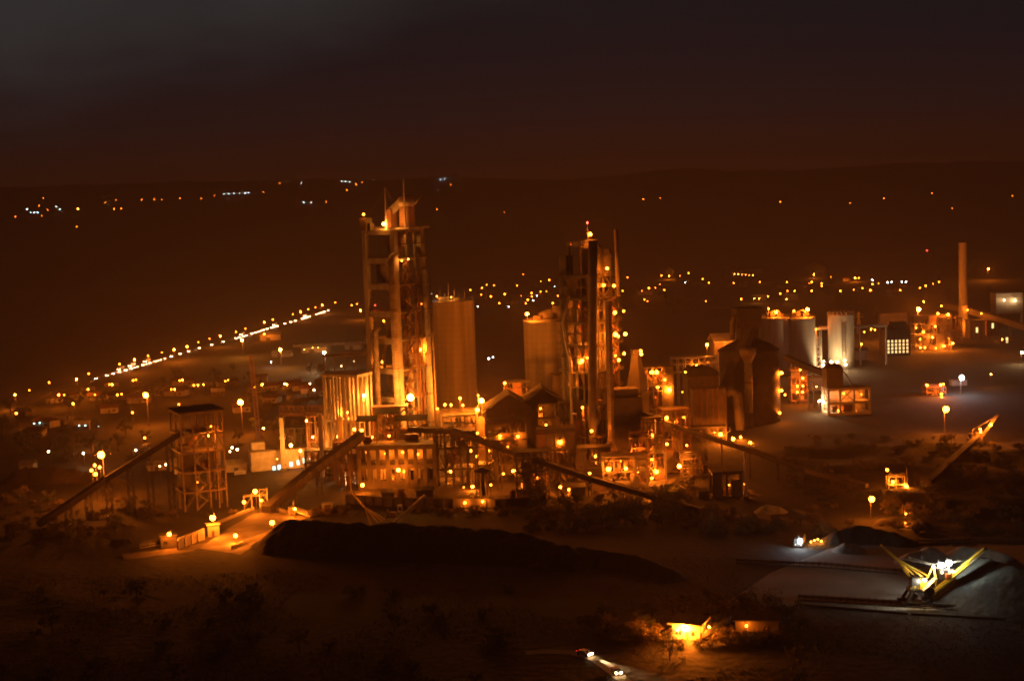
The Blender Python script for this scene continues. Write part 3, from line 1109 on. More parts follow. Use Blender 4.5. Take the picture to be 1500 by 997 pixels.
wall(532.5, 314, YT + 9, 's', 'square orange lamp on the small hut at the top of the concrete tower', NA)
wall(562.5, 328, YT + 4, 'm', 'bright orange lamp at the foot of the red gooseneck duct on the tower roof', NAW, power=.55)
for u_, v_, n in ((575.5, 383, 'upper lamp beside the riser duct on the concrete tower'), (577, 393, 'lower lamp beside the riser duct on the concrete tower')):
    wall(u_, v_, YT + 3, 't', n, NAW, power=1.6)
for u_, v_, n in ((588.5, 382, 'left of the paired lamps behind the corner column of the concrete tower'), (598, 379.5, 'right of the paired lamps behind the corner column of the concrete tower')):
    wall(u_, v_, YT + 1.5, 't', n, NAW, power=1.5)
wall(549.5, 447, YT + 16, 't', 'red lamp behind the rail inside an open floor of the concrete tower', RED, power=.5)
wall(617.5, 445, YT + 9, 't', 'small orange lamp on the right face of the concrete tower', NA, power=.4)
wall(615, 512, YT + 12, 's', 'long glowing lamp deep inside the right face of the concrete tower', NA, power=1.6)
wall(560, 530, YT + 14, 's', 'orange lamp inside the middle floor of the concrete tower', NA, power=1.2)
wall(562, 470, YT + 15, 't', 'orange lamp by the cyclone cone inside the concrete tower', NA, power=3)
lamp(at(601.3, 581.9, 626), 'x', NAW, 'huge star-bright lamp at the foot of the concrete tower', 'wall', power=.6)

# slotted concrete annex left of the tower
B = at(527, 640, 622)
AN = thing('slotted_annex', 'orange-lit concrete annex with tall narrow slots left of the concrete tower', 'tower annex', (B.x, B.y, 0), R(62))
W_ = 19.0
za = [zv(520, v, 630) for v in (655, 612, 546)]
part(AN, 'floor_frame', MB().box(-.25, 12, -.25, W_ + .25, za[0] - 1, za[0]).box(-.25, 12, -.25, W_ + .25, za[1] - 1.2, za[1]).box(-.3, 12, -.3, W_ + .3, za[2] - 1.2, za[2]), CONC)
for y in (0.2, 2.6, 4.6, 7.0, 9.8, 11.6, 13.4, 15.2, 17.6):
    t = 1.3 if y in (.2, 7.0, 17.6) else .65
    for a_, b_ in ((0, za[0] - 1), (za[0], za[1] - 1.2), (za[1], za[2] - 1.2)):
        part(AN, 'fin_column', MB().box(.1, 1.3, y, y + t, a_, b_), CONC)
for x in (4, 8, 11):
    part(AN, 'column', MB().box(x, x + .9, .1, 1.0, 0, za[2] - 1.2), CONC)
part(AN, 'back_wall', MB().box(10.5, 11, 1, W_, 0, za[2] - 1.3), SHEET)
part(AN, 'machine_housing', MB().box(2.5, 6, 8, 13, za[0], za[1] - 2), RUST)
part(AN, 'machine_housing', MB().box(3, 6, 10, 15, za[1], za[1] + 9), RUST)
wall(533.5, 579, 626, 's', 'tall bright lamp between the slots of the annex, left of the tower foot', NAW, power=7)
wall(519, 628.5, 608, 's', 'left lamp of the pair at the head of the thick sloping conveyor', NA, power=1.3)
wall(530, 630, 606, 'm', 'right lamp of the pair at the head of the thick sloping conveyor', NA, power=1.1)
wall(508, 604, 628, 's', 'lamp low inside the slotted annex', NAW, power=1.5)
# latticed deck behind the annex
B = at(478, 600, 690)
z = [zv(500, v, 690) for v in (588, 545, 520)]
DK = thing('lattice_deck', 'dark latticed steel deck with a rail behind the slotted annex', 'steel deck', (B.x, B.y, 0), R(6))
xs, ys = [0, 5, 10, 15, 21], [0, 8]
frame(DK, xs, ys, z, .5, .7, STEEL, slab_t=.25)
braces(DK, xs, ys, z, .2, STEEL, 3, .95)
rails(DK, xs, ys, [z[2]], STEELP)
part(DK, 'machine_housing', MB().box(.6, 8, 1, 6, z[0], z[1] - 1), CONCD)
wall(519, 529, 693, 't', 'small lamp on the latticed deck behind the slotted annex', WH, power=.5)
wall(500, 536, 695, 't', 'white lamp under the latticed deck', WH, power=.5)

# ================= tall silo behind the concrete tower
def silo(name, label, uc, w_px, v_top, Y, m=CONCB, n=40, cat='silo'):
    P = at(uc, 560, Y)
    r = w_px * Y / F / 2
    zt = zv(uc, v_top, Y)
    root = thing(name, label, cat, (P.x, P.y, 0))
    part(root, 'shell', MB().lathe([(r, 0), (r, zt - 1.2), (r + .25, zt - 1.1), (r + .25, zt), (r - .6, zt + .02), (.05, zt + .6)], n=n), m, True)
    return root, r, zt


SL, r, zt = silo('storage_silo', 'tall pale concrete silo just right of the concrete tower', 669, 60, 439, 745)
part(SL, 'railing', MB().rail([((r - .3) * V((math.cos(t), math.sin(t), 0)) + V((0, 0, zt)))[:] for t in [i * math.pi / 10 for i in range(21)]], 1.3, .12, 2.5), STEELP)
for dx, hh in ((-7, 7.5), (-4.5, 4), (-2.5, 9.0), (.5, 6), (3, 3.5), (6, 5.5)):
    part(SL, 'roof_post', MB().tube((dx, -4, zt), (dx + .3, -4, zt + hh), .18, .1, 6), STEELP)
part(SL, 'roof_housing', MB().cbox((-5, -5, zt), 5, 3.5, 2.2).cbox((2, -3, zt), 3, 3, 1.4), STEELP)
part(SL, 'catwalk', MB().box(-r - 4, -r + .6, -2, 0, zt - 1.8, zt - 1.2), STEEL)
mb = MB()
for i in range(30):
    mb.beam((-r - .3, -1.5, 8 + i * 2), (-r - .3, -.6, 8 + i * 2), .09)
part(SL, 'ladder', mb.beam((-r - .3, -1.5, 6), (-r - .3, -1.5, zt), .12).beam((-r - .3, -.6, 6), (-r - .3, -.6, zt), .12), STEEL)
lamp(at(640, 434, 736), 't', NAW, 'lamp lighting the roof of the tall pale silo', 'post', 3.4, power=1.6)
lamp(at(661, 435, 738), 't', NAW, 'second smaller lamp on the roof of the tall pale silo', 'post', 2.8, power=1.5)
lamp(at(632, 430, 742), 't', CW, 'tiny white lamp at the edge of the tall pale silo roof', 'wall', power=.5)

S2, r2, zt2 = silo('storage_silo', 'shorter concrete silo left of the darker tower, with a conical cap', 801, 63, 467, 725)
part(S2, 'conical_cap', MB().lathe([(r2 * .55, 0), (r2 * .5, 3.2), (r2 * .1, 5)], (2.5, 0, zt2 + .1), 24), SHEET, True)
part(S2, 'roof_housing', MB().cbox((6.5, -2, zt2 + .3), 5, 5, 6.2).cbox((-4, -4, zt2 + .3), 4, 3, 2.0), SHEET)
part(S2, 'railing', MB().rail([((r2 - .3) * V((math.cos(t), math.sin(t), 0)) + V((0, 0, zt2)))[:] for t in [i * math.pi / 10 for i in range(21)]], 1.2, .12, 2.5), STEEL)
lamp(at(772, 459.8, 713), 'm', NA, 'bright lamp on the left rim of the shorter silo', 'post', 3.0, power=1.6)
lamp(at(809.5, 443.8, 722), 't', NA, 'small lamp above the cap of the shorter silo', 'post', 3.0, power=2)
# small tank house at the silo's foot
B = at(812, 600, 690)
z_ = zv(820, 550, 690)
TK = thing('tank_house', 'small brown block at the foot of the shorter silo', 'building', (B.x, B.y, 0), R(10))
part(TK, 'wall', MB().box(0, 8, 0, 7, 0, z_), SHEET)
part(TK, 'roof', MB().box(-.4, 8.4, -.4, 7.4, z_ + .01, z_ + .6), ROOFD)

# ================= darker steel preheater tower
YS = 600
O2 = at(869, 600, YS)
A2 = R(44)
T2 = thing('preheater_tower', 'darker steel preheater tower with many lamps and a big pipe down its corner', 'tower', (O2.x, O2.y, 0), A2)
S2_ = 18.0
zs = [zv(869, v, YS) for v in (690, 640, 592, 545, 505, 472, 437, 404)]
ZT = zv(869, 352, YS)
frame(T2, [.8, S2_ * .5, S2_ - .8], [.8, S2_ * .5, S2_ - .8], zs, 1.5, 1.2, STEEL, slab_t=.35, inset=4.0)
braces(T2, [.8, S2_ * .5, S2_ - .8], [.8, S2_ * .5, S2_ - .8], [0] + zs, .5, STEEL, 11, .45)
rails(T2, [0, S2_], [0, S2_], zs[1:], STEEL)
# top storey: dark cyclone box, stepped
lz = zs[-1]
part(T2, 'top_cyclone', MB().lathe([(5.0, 0), (5.0, ZT - lz - 3.5), (3.6, ZT - lz - 1.2), (3.4, ZT - lz)], (8.0, 6.0, lz), 8), SHEETD)
part(T2, 'top_cyclone', MB().lathe([(4.0, 0), (4.0, (ZT - lz) * .55), (3.0, (ZT - lz) * .72)], (14.0, 4.0, lz), 8), SHEETD)
part(T2, 'lift_shaft', MB().box(.2, 4.5, 13.5, 17.8, 0, zv(838, 374, YS + 12)), SHEETD)
part(T2, 'top_platform', MB().box(1.5, 8, 6, 14, ZT - 2.8, ZT - 2.2), STEEL)
part(T2, 'railing', MB().rail([(8, 14, ZT - 2.2), (1.5, 14, ZT - 2.2), (1.5, 6, ZT - 2.2), (8, 6, ZT - 2.2)], 1.5, .14, 1.6), STEELP)
part(T2, 'top_column', MB().box(1.8, 2.6, 6.4, 7.2, lz, ZT - 2.8).box(1.8, 2.6, 13, 13.8, lz, ZT - 2.8), STEEL)
p = loc_of(T2, at(903.5, 380, YS + 9))
part(T2, 'vent_stack', MB().tube((p.x, p.y, zs[-2]), (p.x, p.y, zv(903, 336, YS + 9)), .95, n=14), SHEETD, True)
p = loc_of(T2, at(860.5, 335, YS + 8))
part(T2, 'beacon_mast', MB().tube((p.x, p.y, ZT - 2.2), (p.x, p.y, zv(860, 327, YS + 8)), .14, n=6), STEEL)
# the big pipe
pa = [loc_of(T2, at(868.5, v, YS - 4)) for v in (352, 404, 507, 588, 640, 700)]
o = part(T2, 'downcomer_duct', MB().pipe([(a.x, a.y, a.z) for a in pa], 2.0, 20), SHEET, True)
mb = MB()
for v_ in (404, 507, 588, 640):
    a = loc_of(T2, at(868.5 + (v_ - 352) * .028, v_, YS - 4))
    mb.lathe([(2.0, 0), (2.6, .02), (2.6, .6), (2.0, .62)], (pa[1].x, pa[1].y, a.z), 20)
sub(o, 'flange', mb, RUST)
# cantilever walkways round the two near faces, at the floors and half floors
for k in range(len(zs)):
    for z, o_ in ((zs[k], 1.7), ((zs[k] + (zs[k - 1] if k else 0)) / 2, 1.1)):
        part(T2, 'walkway', MB().box(-o_, S2_ + .6, -o_, .0, z - .35, z).box(-o_, -.01, .0, S2_ + .6, z - .35, z), STEEL)
        part(T2, 'railing', MB().rail([(-o_, S2_ + .5, z), (-o_, -o_, z), (S2_ + .5, -o_, z)], 1.2, .12, 2.2), STEEL)
mb = MB()
for k in range(1, len(zs)):
    a_, b_ = zs[k - 1], zs[k]
    mb.beam((S2_ * .5, -.4, a_), (S2_ - .8, -.4, b_), .4).beam((S2_ - .8, -.4, a_), (S2_ * .5, -.4, b_), .4)
    mb.beam((-.4, S2_ * .5, a_), (-.4, S2_ - .8, b_), .4)
part(T2, 'bracing_lattice', mb, STEEL)
for x in (S2_ * .27, S2_ * .75):
    part(T2, 'column', MB().box(x - .45, x + .45, -.2, .7, 0, zs[-1]), STEEL)
    part(T2, 'column', MB().box(-.2, .7, x - .45, x + .45, 0, zs[-1]), STEEL)
stair(T2, S2_ * .55, -1.6, zs[0], zs[6], 5.5, RUST, 4.0)
# thin bent pipe on the left
pb = [loc_of(T2, at(u_, v_, YS + 2)) for u_, v_ in ((834, 434), (829, 455), (824.5, 474), (829, 500), (836, 530), (837, 560), (838.5, 640))]
part(T2, 'bent_pipe', MB().pipe(pb, .62, 10), STEELP, True)
# tertiary duct: the orange square column with its base hood
o = part(T2, 'square_duct', MB().beam(loc_of(T2, at(891, 440, YS - 10)), loc_of(T2, at(895.5, 647, YS - 10)), 2.0, 2.0), DUCT)
a = loc_of(T2, at(895, 650, YS - 10))
sub(o, 'base_hood', MB().lathe([(3.6, -2.5), (3.2, -1.0), (1.3, 2.0)], (a.x, a.y, a.z), 4), DUCT)
part(T2, 'support_pier', MB().cbox((a.x, a.y, 0), 2.4, 2.4, a.z - 2.5), CONCD)
for (x, y, k, r_, m_) in ((6.5, 11, 1, 3.0, RUST), (11.5, 6, 2, 3.2, DUCT), (6.5, 11, 3, 3.2, RUST), (11.5, 6.5, 4, 3.2, DUCT), (6.5, 11.5, 5, 3.2, RUST), (11.5, 6.5, 6, 3.2, DUCT)):
    h = zs[k + 1] - zs[k]
    part(T2, 'cyclone', MB().lathe([(r_ * .2, -h * .5), (r_, h * .3), (r_, h * .8), (r_ * .5, h * .9)], (x, y, zs[k]), 16), m_, True)
for k in range(1, 7):
    hk = (zs[k + 1] if k < 7 else zs[k] + 6) - zs[k]
    part(T2, 'panel', MB().box(S2_ - 2.2, S2_ - 1.9, 2, 15, zs[k], zs[k] + hk * (.62 + .2 * (k % 2))), (SHEET, RUST)[k % 2])
    part(T2, 'panel', MB().box(2, 15, S2_ - 2.2, S2_ - 1.9, zs[k], zs[k] + hk * (.8 - .2 * (k % 2))), (RUST, SHEET)[k % 2])
    part(T2, 'machine_housing', MB().cbox((4 + k % 3, 13.5, zs[k] + .02), 3.2, 2.6, hk * .4), SHEETD)
    part(T2, 'duct', MB().pipe([(14, 5 + k % 2 * 3, zs[k]), (14, 5 + k % 2 * 3, zs[k] + hk * .5), (12, 9, zs[k] + hk * .9)], .7, 10), DUCT, True)
TL = 'on the darker tower'
lamp(at(860.3, 326.5, YS + 8), 't', RED, 'red warning light at the very top of the darker tower', power=2.2, cat='warning light')
wall(864.5, 343, YS + 6, 'm', 'bright lamp on the top platform of the darker tower', NA, power=.9)
for u_, v_, cl, n in ((889.3, 393, 'm', 'single lamp below the dark top housing of the darker tower'), (884.4, 417.5, 's', 'left lamp on the second lit floor from the top of the darker tower'), (899.3, 418.5, 'm', 'right lamp on the second lit floor from the top of the darker tower'),
                      (900.7, 458, 'm', 'left lamp on the third lit floor of the darker tower'), (913.4, 455.6, 's', 'right lamp on the third lit floor of the darker tower'), (901.5, 489.8, 'm', 'left of three lamps on the fourth lit floor of the darker tower'),
                      (906, 492.4, 's', 'middle of three lamps on the fourth lit floor of the darker tower'), (916, 489.2, 'm', 'right and brightest of three lamps on the fourth lit floor of the darker tower'), (914.4, 517.7, 's', 'upper right lamp of the fifth lit floor of the darker tower'),
                      (901.5, 520.7, 's', 'left lamp of the fifth lit floor of the darker tower'), (906.6, 527, 's', 'lower middle lamp of the fifth lit floor of the darker tower'), (860.5, 524, 's', 'upper lamp of three left of the big pipe of the darker tower'),
                      (853.3, 527.8, 'm', 'middle lamp of three left of the big pipe of the darker tower'), (849.9, 531.5, 's', 'lowest lamp of three left of the big pipe of the darker tower'), (836.8, 562.7, 's', 'lamp on the bent pipe at the left edge of the darker tower'),
                      (835.9, 547, 't', 'glowing tube lamp above the one on the bent pipe'), (838, 624.6, 's', 'small lamp where the bent pipe reaches the sheds')):
    dy = 6 if u_ > 870 else 4 + abs(u_ - 868) * .2
    wall(u_, v_, YS + dy - 3, cl, n, NA, power=.62)
wall(854, 494, YS + 9, 's', 'lamp behind the left floor of the darker tower', NA, power=.9)
wall(853, 597, YS + 8, 's', 'lamp in the low left bay of the darker tower', NA, power=1.2)
wall(866.6, 631, 588, 's', 'lamp at the foot of the big pipe of the darker tower', NA)
wall(845, 445, YS + 9, 't', 'lamp behind the upper left floor of the darker tower', NA, power=2)
# ================= process buildings in front and between
# dark block of bins right of the big pipe
B = at(899, 620, 590)
BN = thing('bin_block', 'dark windowless bin block in front of the darker tower', 'building', (B.x, B.y, 0), R(8))
za = [zv(900, v, 590) for v in (690, 655, 625, 583, 571)]
wd = 44 * 590 / F
part(BN, 'bin_wall', MB().box(0, wd, 0, 10, za[1], za[3]), SHEETD)
part(BN, 'roof_cap', MB().box(1, wd - 1.2, 1, 9, za[3] + .01, za[4]), SHEET)
for x in (.5, wd - .5):
    for y in (.5, 9.5):
        part(BN, 'column', MB().box(x - .4, x + .4, y - .4, y + .4, 0, za[1]), STEEL)
part(BN, 'ledge', MB().box(-.5, wd + .5, -.6, -.01, za[2], za[2] + .4), STEEL)
part(BN, 'hopper', MB().lathe([(.8, za[0] + 2), (4.5, za[1])], (wd / 2, 5, 0), 4), SHEETD)
part(BN, 'railing', MB().rail([(0, 0, za[3]), (wd, 0, za[3])], 1.1, .1), STEEL)
# stepped dark hopper house
B = at(927, 600, 612)
SH = thing('hopper_house', 'dark stepped hopper house between the darker tower and the lamp frames', 'building', (B.x, B.y, 0), R(12))
z0, z1, z2 = zv(935, 575, 612), zv(935, 540, 612), zv(935, 521, 612)
part(SH, 'lower_body', MB().box(-1, 7.5, 0, 8, 0, z0), SHEETD)
part(SH, 'hopper', MB().lathe([(5.2, z0 + .01), (3.0, z1), (2.2, z2)], (3.4, 4, 0), 4), SHEETD)
part(SH, 'top_housing', MB().cbox((3.2, 4, z2), 3.4, 3.4, 2.4), STEEL)
wall(938.6, 513.8, 606, 'm', 'upper lamp of the bright pair on the stepped hopper house', NA, power=.8)
wall(939.6, 518.6, 605, 'm', 'lower lamp of the bright pair on the stepped hopper house', NA, power=.7)

def zof(u, Y, vs):
    return [zv(u, v, Y) for v in vs]

# open frames right of the darker tower
plant_frame('process_frame', 'open steel frame with bright lamps behind the stepped hopper house', 'steel frame', 943, 600, 632, R(10), 14, 9, zof(950, 632, (640, 600, 565, 538)), 3, 2, STEEL, .5, 21, vessels=3)
plant_frame('process_frame', 'narrow lamp-lit stair frame below the descending right-hand conveyor', 'steel frame', 944, 660, 585, R(14), 9, 7, zof(950, 585, (712, 688, 664, 640, 612)), 2, 1, STEEL, .6, 22, vessels=2)
plant_frame('process_frame', 'brown pipe-filled frame right of the lamp-lit stair frame', 'steel frame', 972, 660, 600, R(6), 12, 8, zof(980, 600, (690, 660, 630, 600)), 3, 2, RUST, .5, 23, vessels=2)
plant_frame('process_frame', 'frame of pipes at the foot of the darker tower', 'steel frame', 846, 690, 582, R(-4), 14, 8, zof(860, 582, (703, 680, 655)), 4, 2, STEEL, .65, 24, vessels=3)
plant_frame('process_frame', 'low open frame under the dark bin block', 'steel frame', 884, 700, 570, R(2), 18, 8, zof(900, 570, (712, 690, 668)), 4, 2, STEEL, .65, 25, vessels=3)
plant_frame('process_frame', 'frame of thin posts in front of the gable-roofed mill sheds', 'steel frame', 757, 690, 566, R(3), 13, 8, zof(770, 566, (716, 690, 662)), 5, 2, STEEL, .5, 26, vessels=2, brace=.3)
plant_frame('process_frame', 'tall frame with columns under the middle of the long conveyor', 'steel frame', 788, 690, 590, R(-2), 16, 9, zof(800, 590, (712, 684, 655, 628)), 4, 2, STEEL, .7, 27, vessels=3)
plant_frame('process_frame', 'bright pipe bay left of the gable-roofed mill sheds', 'steel frame', 700, 690, 598, R(0), 16, 9, zof(710, 598, (708, 680, 645)), 4, 2, STEEL, .7, 28, vessels=4)
plant_frame('process_frame', 'rusty column bay right of the windowed mill building', 'steel frame', 642, 690, 592, R(2), 16, 9, zof(650, 592, (712, 686, 655, 632)), 5, 2, STEEL, .8, 29, vessels=3)
# frames left of the annex
plant_frame('process_frame', 'yellow-lit skeleton building left of the slotted annex', 'steel frame', 452, 670, 640, R(-3), 19, 10, zof(480, 640, (692, 668, 645, 608)), 5, 2, RUST, .5, 31, vessels=4)
plant_frame('process_frame', 'low skeleton building with pipes left of the yellow-lit one', 'steel frame', 413, 670, 655, R(-4), 13, 9, zof(430, 655, (690, 655, 626)), 4, 2, STEEL, .45, 32, vessels=2)
plant_frame('process_frame', 'narrow scaffold of thin posts below the thick sloping conveyor', 'steel frame', 490, 700, 600, R(0), 12, 7, zof(500, 600, (712, 690, 665, 648)), 6, 2, RUST, .3, 33, vessels=2, brace=.7)
B = at(410, 600, 668)
LB = thing('pipe_bridge', 'long rusty lattice pipe bridge above the skeleton buildings', 'pipe bridge', (B.x, B.y, 0), R(2))
z_ = zv(450, 600, 668)
part(LB, 'lattice', MB().truss((0, 0, z_), (31, 0, z_ - 1), 3.2, 4.4, .3, 14), RUST)
for k in range(3):
    part(LB, 'pipe', MB().tube((0, -1 + k, z_ - 1.6 + k * .2), (31, -1 + k, z_ - 2.6 + k * .2), .42, n=10), (RUST, DUCT, RUST)[k])
for x in (2, 12, 22, 30):
    part(LB, 'support_leg', MB().box(x - .35, x + .35, -.9, -.3, 0, z_ - 2.3), STEEL)
    part(LB, 'support_leg', MB().box(x - .35, x + .35, .5, 1.1, 0, z_ - 2.3), STEEL)
for u_, v0, v1, Y_, n in ((414.5, 611, 705, 640, 'lone concrete column left of the skeleton buildings'), (501, 500 + 110, 700, 610, 'concrete column between the skeleton buildings and the annex'), (471, 606, 700, 615, 'concrete column in front of the yellow-lit skeleton building')):
    P = at(u_, 660, Y_)
    zt_ = zv(u_, v0, Y_)
    cr = thing('concrete_column', n, 'column', (P.x, P.y, 0))
    part(cr, 'shaft', MB().box(-.85, .85, -.85, .85, 1.2, zt_), CONC)
    part(cr, 'footing', MB().box(-1.5, 1.5, -1.5, 1.5, 0, 1.2), CONCD)
    part(cr, 'corbel', MB().box(-1.3, 1.3, -.7, .7, zt_ * .6, zt_ * .6 + .8), CONC)

# pale office with greenish windows
B = at(368, 680, 640)
OF = thing('plant_office', 'pale low office with greenish lit windows at the left of the works', 'building', (B.x, B.y, 0), R(16))
zo = zv(385, 662, 640)
part(OF, 'wall', MB().box(0, 30, 0, 10, 0, zo), PALE)
part(OF, 'roof', MB().box(-.5, 30.5, -.5, 10.5, zo + .01, zo + .5), SHEET)
part(OF, 'roof_hut', MB().box(1, 7, 3, 8, zo + .5, zo + 4), PALE)
GW = glow('greenish_lit_window', (.62, 1.0, .82), 2.2)
for u_, v_ in ((401.5, 686), (409, 684), (426.5, 679.5), (437, 677), (446, 674), (455, 671)):
    d = ray(u_, v_)
    n_ = V((math.sin(R(16)), -math.cos(R(16)), 0))
    t = (V((B.x, B.y, 0)) + n_ * .06 - CAMP).dot(n_) / d.dot(n_)
    q = loc_of(OF, CAMP + d * t)
    if q.z + .9 < zo:
        wn = part(OF, 'window', MB().box(q.x - .75, q.x + .75, -.11, -.05, q.z - 1.1, q.z + 1.1), GW)
        sub(wn, 'frame', MB().box(q.x - .9, q.x - .75, -.16, -.005, q.z - 1.25, q.z + 1.25).box(q.x + .75, q.x + .9, -.16, -.005, q.z - 1.25, q.z + 1.25), STEELP)
for u_, v_, cl, n in ((386, 627, 's', 'lamp in front of the red lattice mast'), (426, 652, 'm', 'lamp over the roof of the pale office'), (406, 672, 't', 'small lamp on the wall of the pale office'), (449, 616, 's', 'pale lamp in the top of the low skeleton building'), (494, 639, 's', 'lamp at the right end of the yellow-lit skeleton building'), (470, 652, 's', 'lamp inside the yellow-lit skeleton building'),
                      (458, 640, 's', 'upper lamp inside the yellow-lit skeleton building'), (510, 700, 's', 'white lamp inside the narrow scaffold'), (480, 690, 's', 'lamp low between the skeleton building and the scaffold'), (469, 708, 'm', 'lamp on the slope below the thick sloping conveyor'), (440, 660, 's', 'lamp in the middle of the low skeleton building')):
    wall(u_, v_, 632 if u_ < 500 else 606, cl, n, NAW if v_ not in (700,) else WH, power=1.0)

# windowed concrete mill building in the middle front
YM = 590
B = at(527, 690, YM)
MBD = thing('mill_building', 'dark concrete mill building with lit window bays below the concrete tower', 'building', (B.x, B.y, 0), R(-3))
wd = 112 * YM / F
zs = zof(580, YM, (727, 708, 679, 651))
nx = 8
xs = [wd * i / nx for i in range(nx + 1)]
frame(MBD, xs, [0, 12], zs, 1.5, 1.9, CONCD, slab_t=.4)
# wall infill with openings between the columns
mb = MB()
lv = [0] + zs
for k in range(1, 3):
    for i in range(nx):
        a, b = xs[i] + .76, xs[i + 1] - .76
        z0, z1 = zs[k - 1 + 1] - (zs[k] - zs[k - 1]), zs[k] - 1.9
        mb.box(a, b, -.35, .35, z0 + .0, z0 + (z1 - z0) * .25)
        if i % 2 == 0:
            mb.box(a + (b - a) * .42, a + (b - a) * .58, -.3, .3, z0 + (z1 - z0) * .25, z1)
        else:
            mb.box(a, a + (b - a) * .35, -.3, .3, z0 + (z1 - z0) * .25, z1)
part(MBD, 'infill_wall', mb, CONCD)
rw_ = random.Random(3)
for k in range(3):
    for i in range(nx):
        if rw_.random() < .42:
            z0_ = (0, zs[0], zs[1])[k] if k else .1
            part(MBD, 'inner_panel', MB().box(xs[i] + .8, xs[i + 1] - .8, 1.2, 1.4, z0_ + .05, (zs[k] if k < 3 else zs[-1]) - 2.0 - 1.2 * rw_.random()), rw_.choice((SHEETD, CONCD, RUST)))
part(MBD, 'back_wall', MB().box(1, wd - 1, 11, 11.4, 0, zs[-1] - 2), PALE)
for k, (x, y, r_, h) in enumerate(((6, 6, 1.8, 4), (13, 7, 2.2, 5), (21, 6, 1.6, 4), (27, 7, 2.0, 5))):
    part(MBD, 'machine_housing', MB().lathe([(r_, 0), (r_, h * .7), (r_ * .4, h)], (x, y, zs[k % 2] + .02), 14), DUCT, True)
    part(MBD, 'machine_housing', MB().cbox((x, y, .05), 3, 2.5, 3), STEELP)
# things on its roof: a lit platform and three lean-to roofs
zr = zs[-1]
for (u0, u1, v_, vb, Yr, n) in ((521, 552, 614, 650, 596, 'left'), (549, 586, 603, 650, 606, 'upper'), (577, 626, 613, 650, 598, 'right')):
    a, b = at(u0, v_, Yr), at(u1, v_, Yr)
    t = thing('roof_shelter', f'{n} of the dark sheet-roofed shelters on the roof of the mill building', 'shelter', (a.x, a.y, zr))
    w2 = b.x - a.x
    zt_ = a.z - zr
    part(t, 'roof', MB().add([(0, -1, zt_ - .8), (w2, -1, zt_ - .8), (w2, 6, zt_ + .6), (0, 6, zt_ + .6), (0, -1, zt_ - 1.0), (w2, -1, zt_ - 1.0), (w2, 6, zt_ + .4), (0, 6, zt_ + .4)], [(0, 1, 2, 3), (7, 6, 5, 4), (0, 4, 5, 1), (1, 5, 6, 2), (2, 6, 7, 3), (3, 7, 4, 0)]), ROOFD)
    for x in (.5, w2 - .5):
        for y, dz in ((0, -.9), (5.5, .3)):
            part(t, 'post', MB().beam((x, y, 0), (x, y, zt_ + dz), .3), STEEL)
    part(t, 'railing', MB().rail([(0, -.6, .1), (w2, -.6, .1)], 1.2, .1, 1.5), STEEL)
    part(t, 'machine_housing', MB().cbox((w2 * .5, 2.5, .05), w2 * .4, 2.5, 2.6), RUST)
for u_, v_, Y_, cl, n in ((545, 640, 598, 's', 'lamp under the left roof shelter of the mill building'), (570, 638, 599, 's', 'lamp under the upper roof shelter of the mill building'), (583.5, 688, 583, 'm', 'lamp on a pole in front of the mill building'),
                          (570, 704, 592, 's', 'small lamp in the lowest bay of the mill building'), (531, 710, 580, 'm', 'lamp at the left foot of the mill building')):
    wall(u_, v_, Y_, cl, n, NA, power=1.0)
for u_, v_, n in ((537, 662, 'top left'), (565, 664, 'top second'), (590, 662, 'top third'), (612, 665, 'top right'), (537, 684, 'middle left'), (566, 686, 'middle second'), (592, 690, 'middle third'), (622, 690, 'middle right'), (560, 716, 'low left'), (612, 716, 'low right')):
    wall(u_, v_, 597, 's', f'lamp inside the {n} bay of the mill building', NA, power=(.12, .3, .2)[int(u_) % 3])

# brown block with the lamp row at its roof, in front of the tall silo
B = at(646, 640, 655)
RB = thing('raw_meal_building', 'brown sheet-clad block with a row of lamps along its roof', 'building', (B.x, B.y, 0), R(3))
z_ = zv(670, 604, 655)
w_ = 56 * 655 / F
part(RB, 'wall', MB().box(0, w_, 0, 14, 0, z_), SHEET)
part(RB, 'roof', MB().box(-.4, w_ + .4, -.4, 14.4, z_ + .01, z_ + .5), ROOFD)
part(RB, 'door', MB().box(w_ * .3, w_ * .55, -.12, -.01, z_ * .55, z_ * .8), SHEETD)
for k in range(5):
    part(RB, 'pipe', MB().tube((w_ * (.08 + k * .2), -.5, z_ * .2), (w_ * (.08 + k * .2), -.5, z_ * (.7 + .06 * (k % 3))), .22 + .06 * (k % 2), n=8), (RUST, DUCT, STEEL)[k % 3], True)
part(RB, 'gallery', MB().box(-.2, w_ + .2, -1.5, -.02, z_ * .52, z_ * .52 + .25).rail([(0, -1.4, z_ * .53), (w_, -1.4, z_ * .53)], 1.1, .09, 1.8), STEEL)
part(RB, 'railing', MB().rail([(0, 0, z_ + .5), (w_, 0, z_ + .5)], 1.2, .1, 1.6), STEEL)
part(RB, 'stair_tower', MB().box(w_ + .05, w_ + 3.5, .5, 4, 0, z_ - 3), DUCT)
part(RB, 'stair_tower', MB().box(-2.8, -.05, 1, 4, 0, z_ + 2), SHEET)
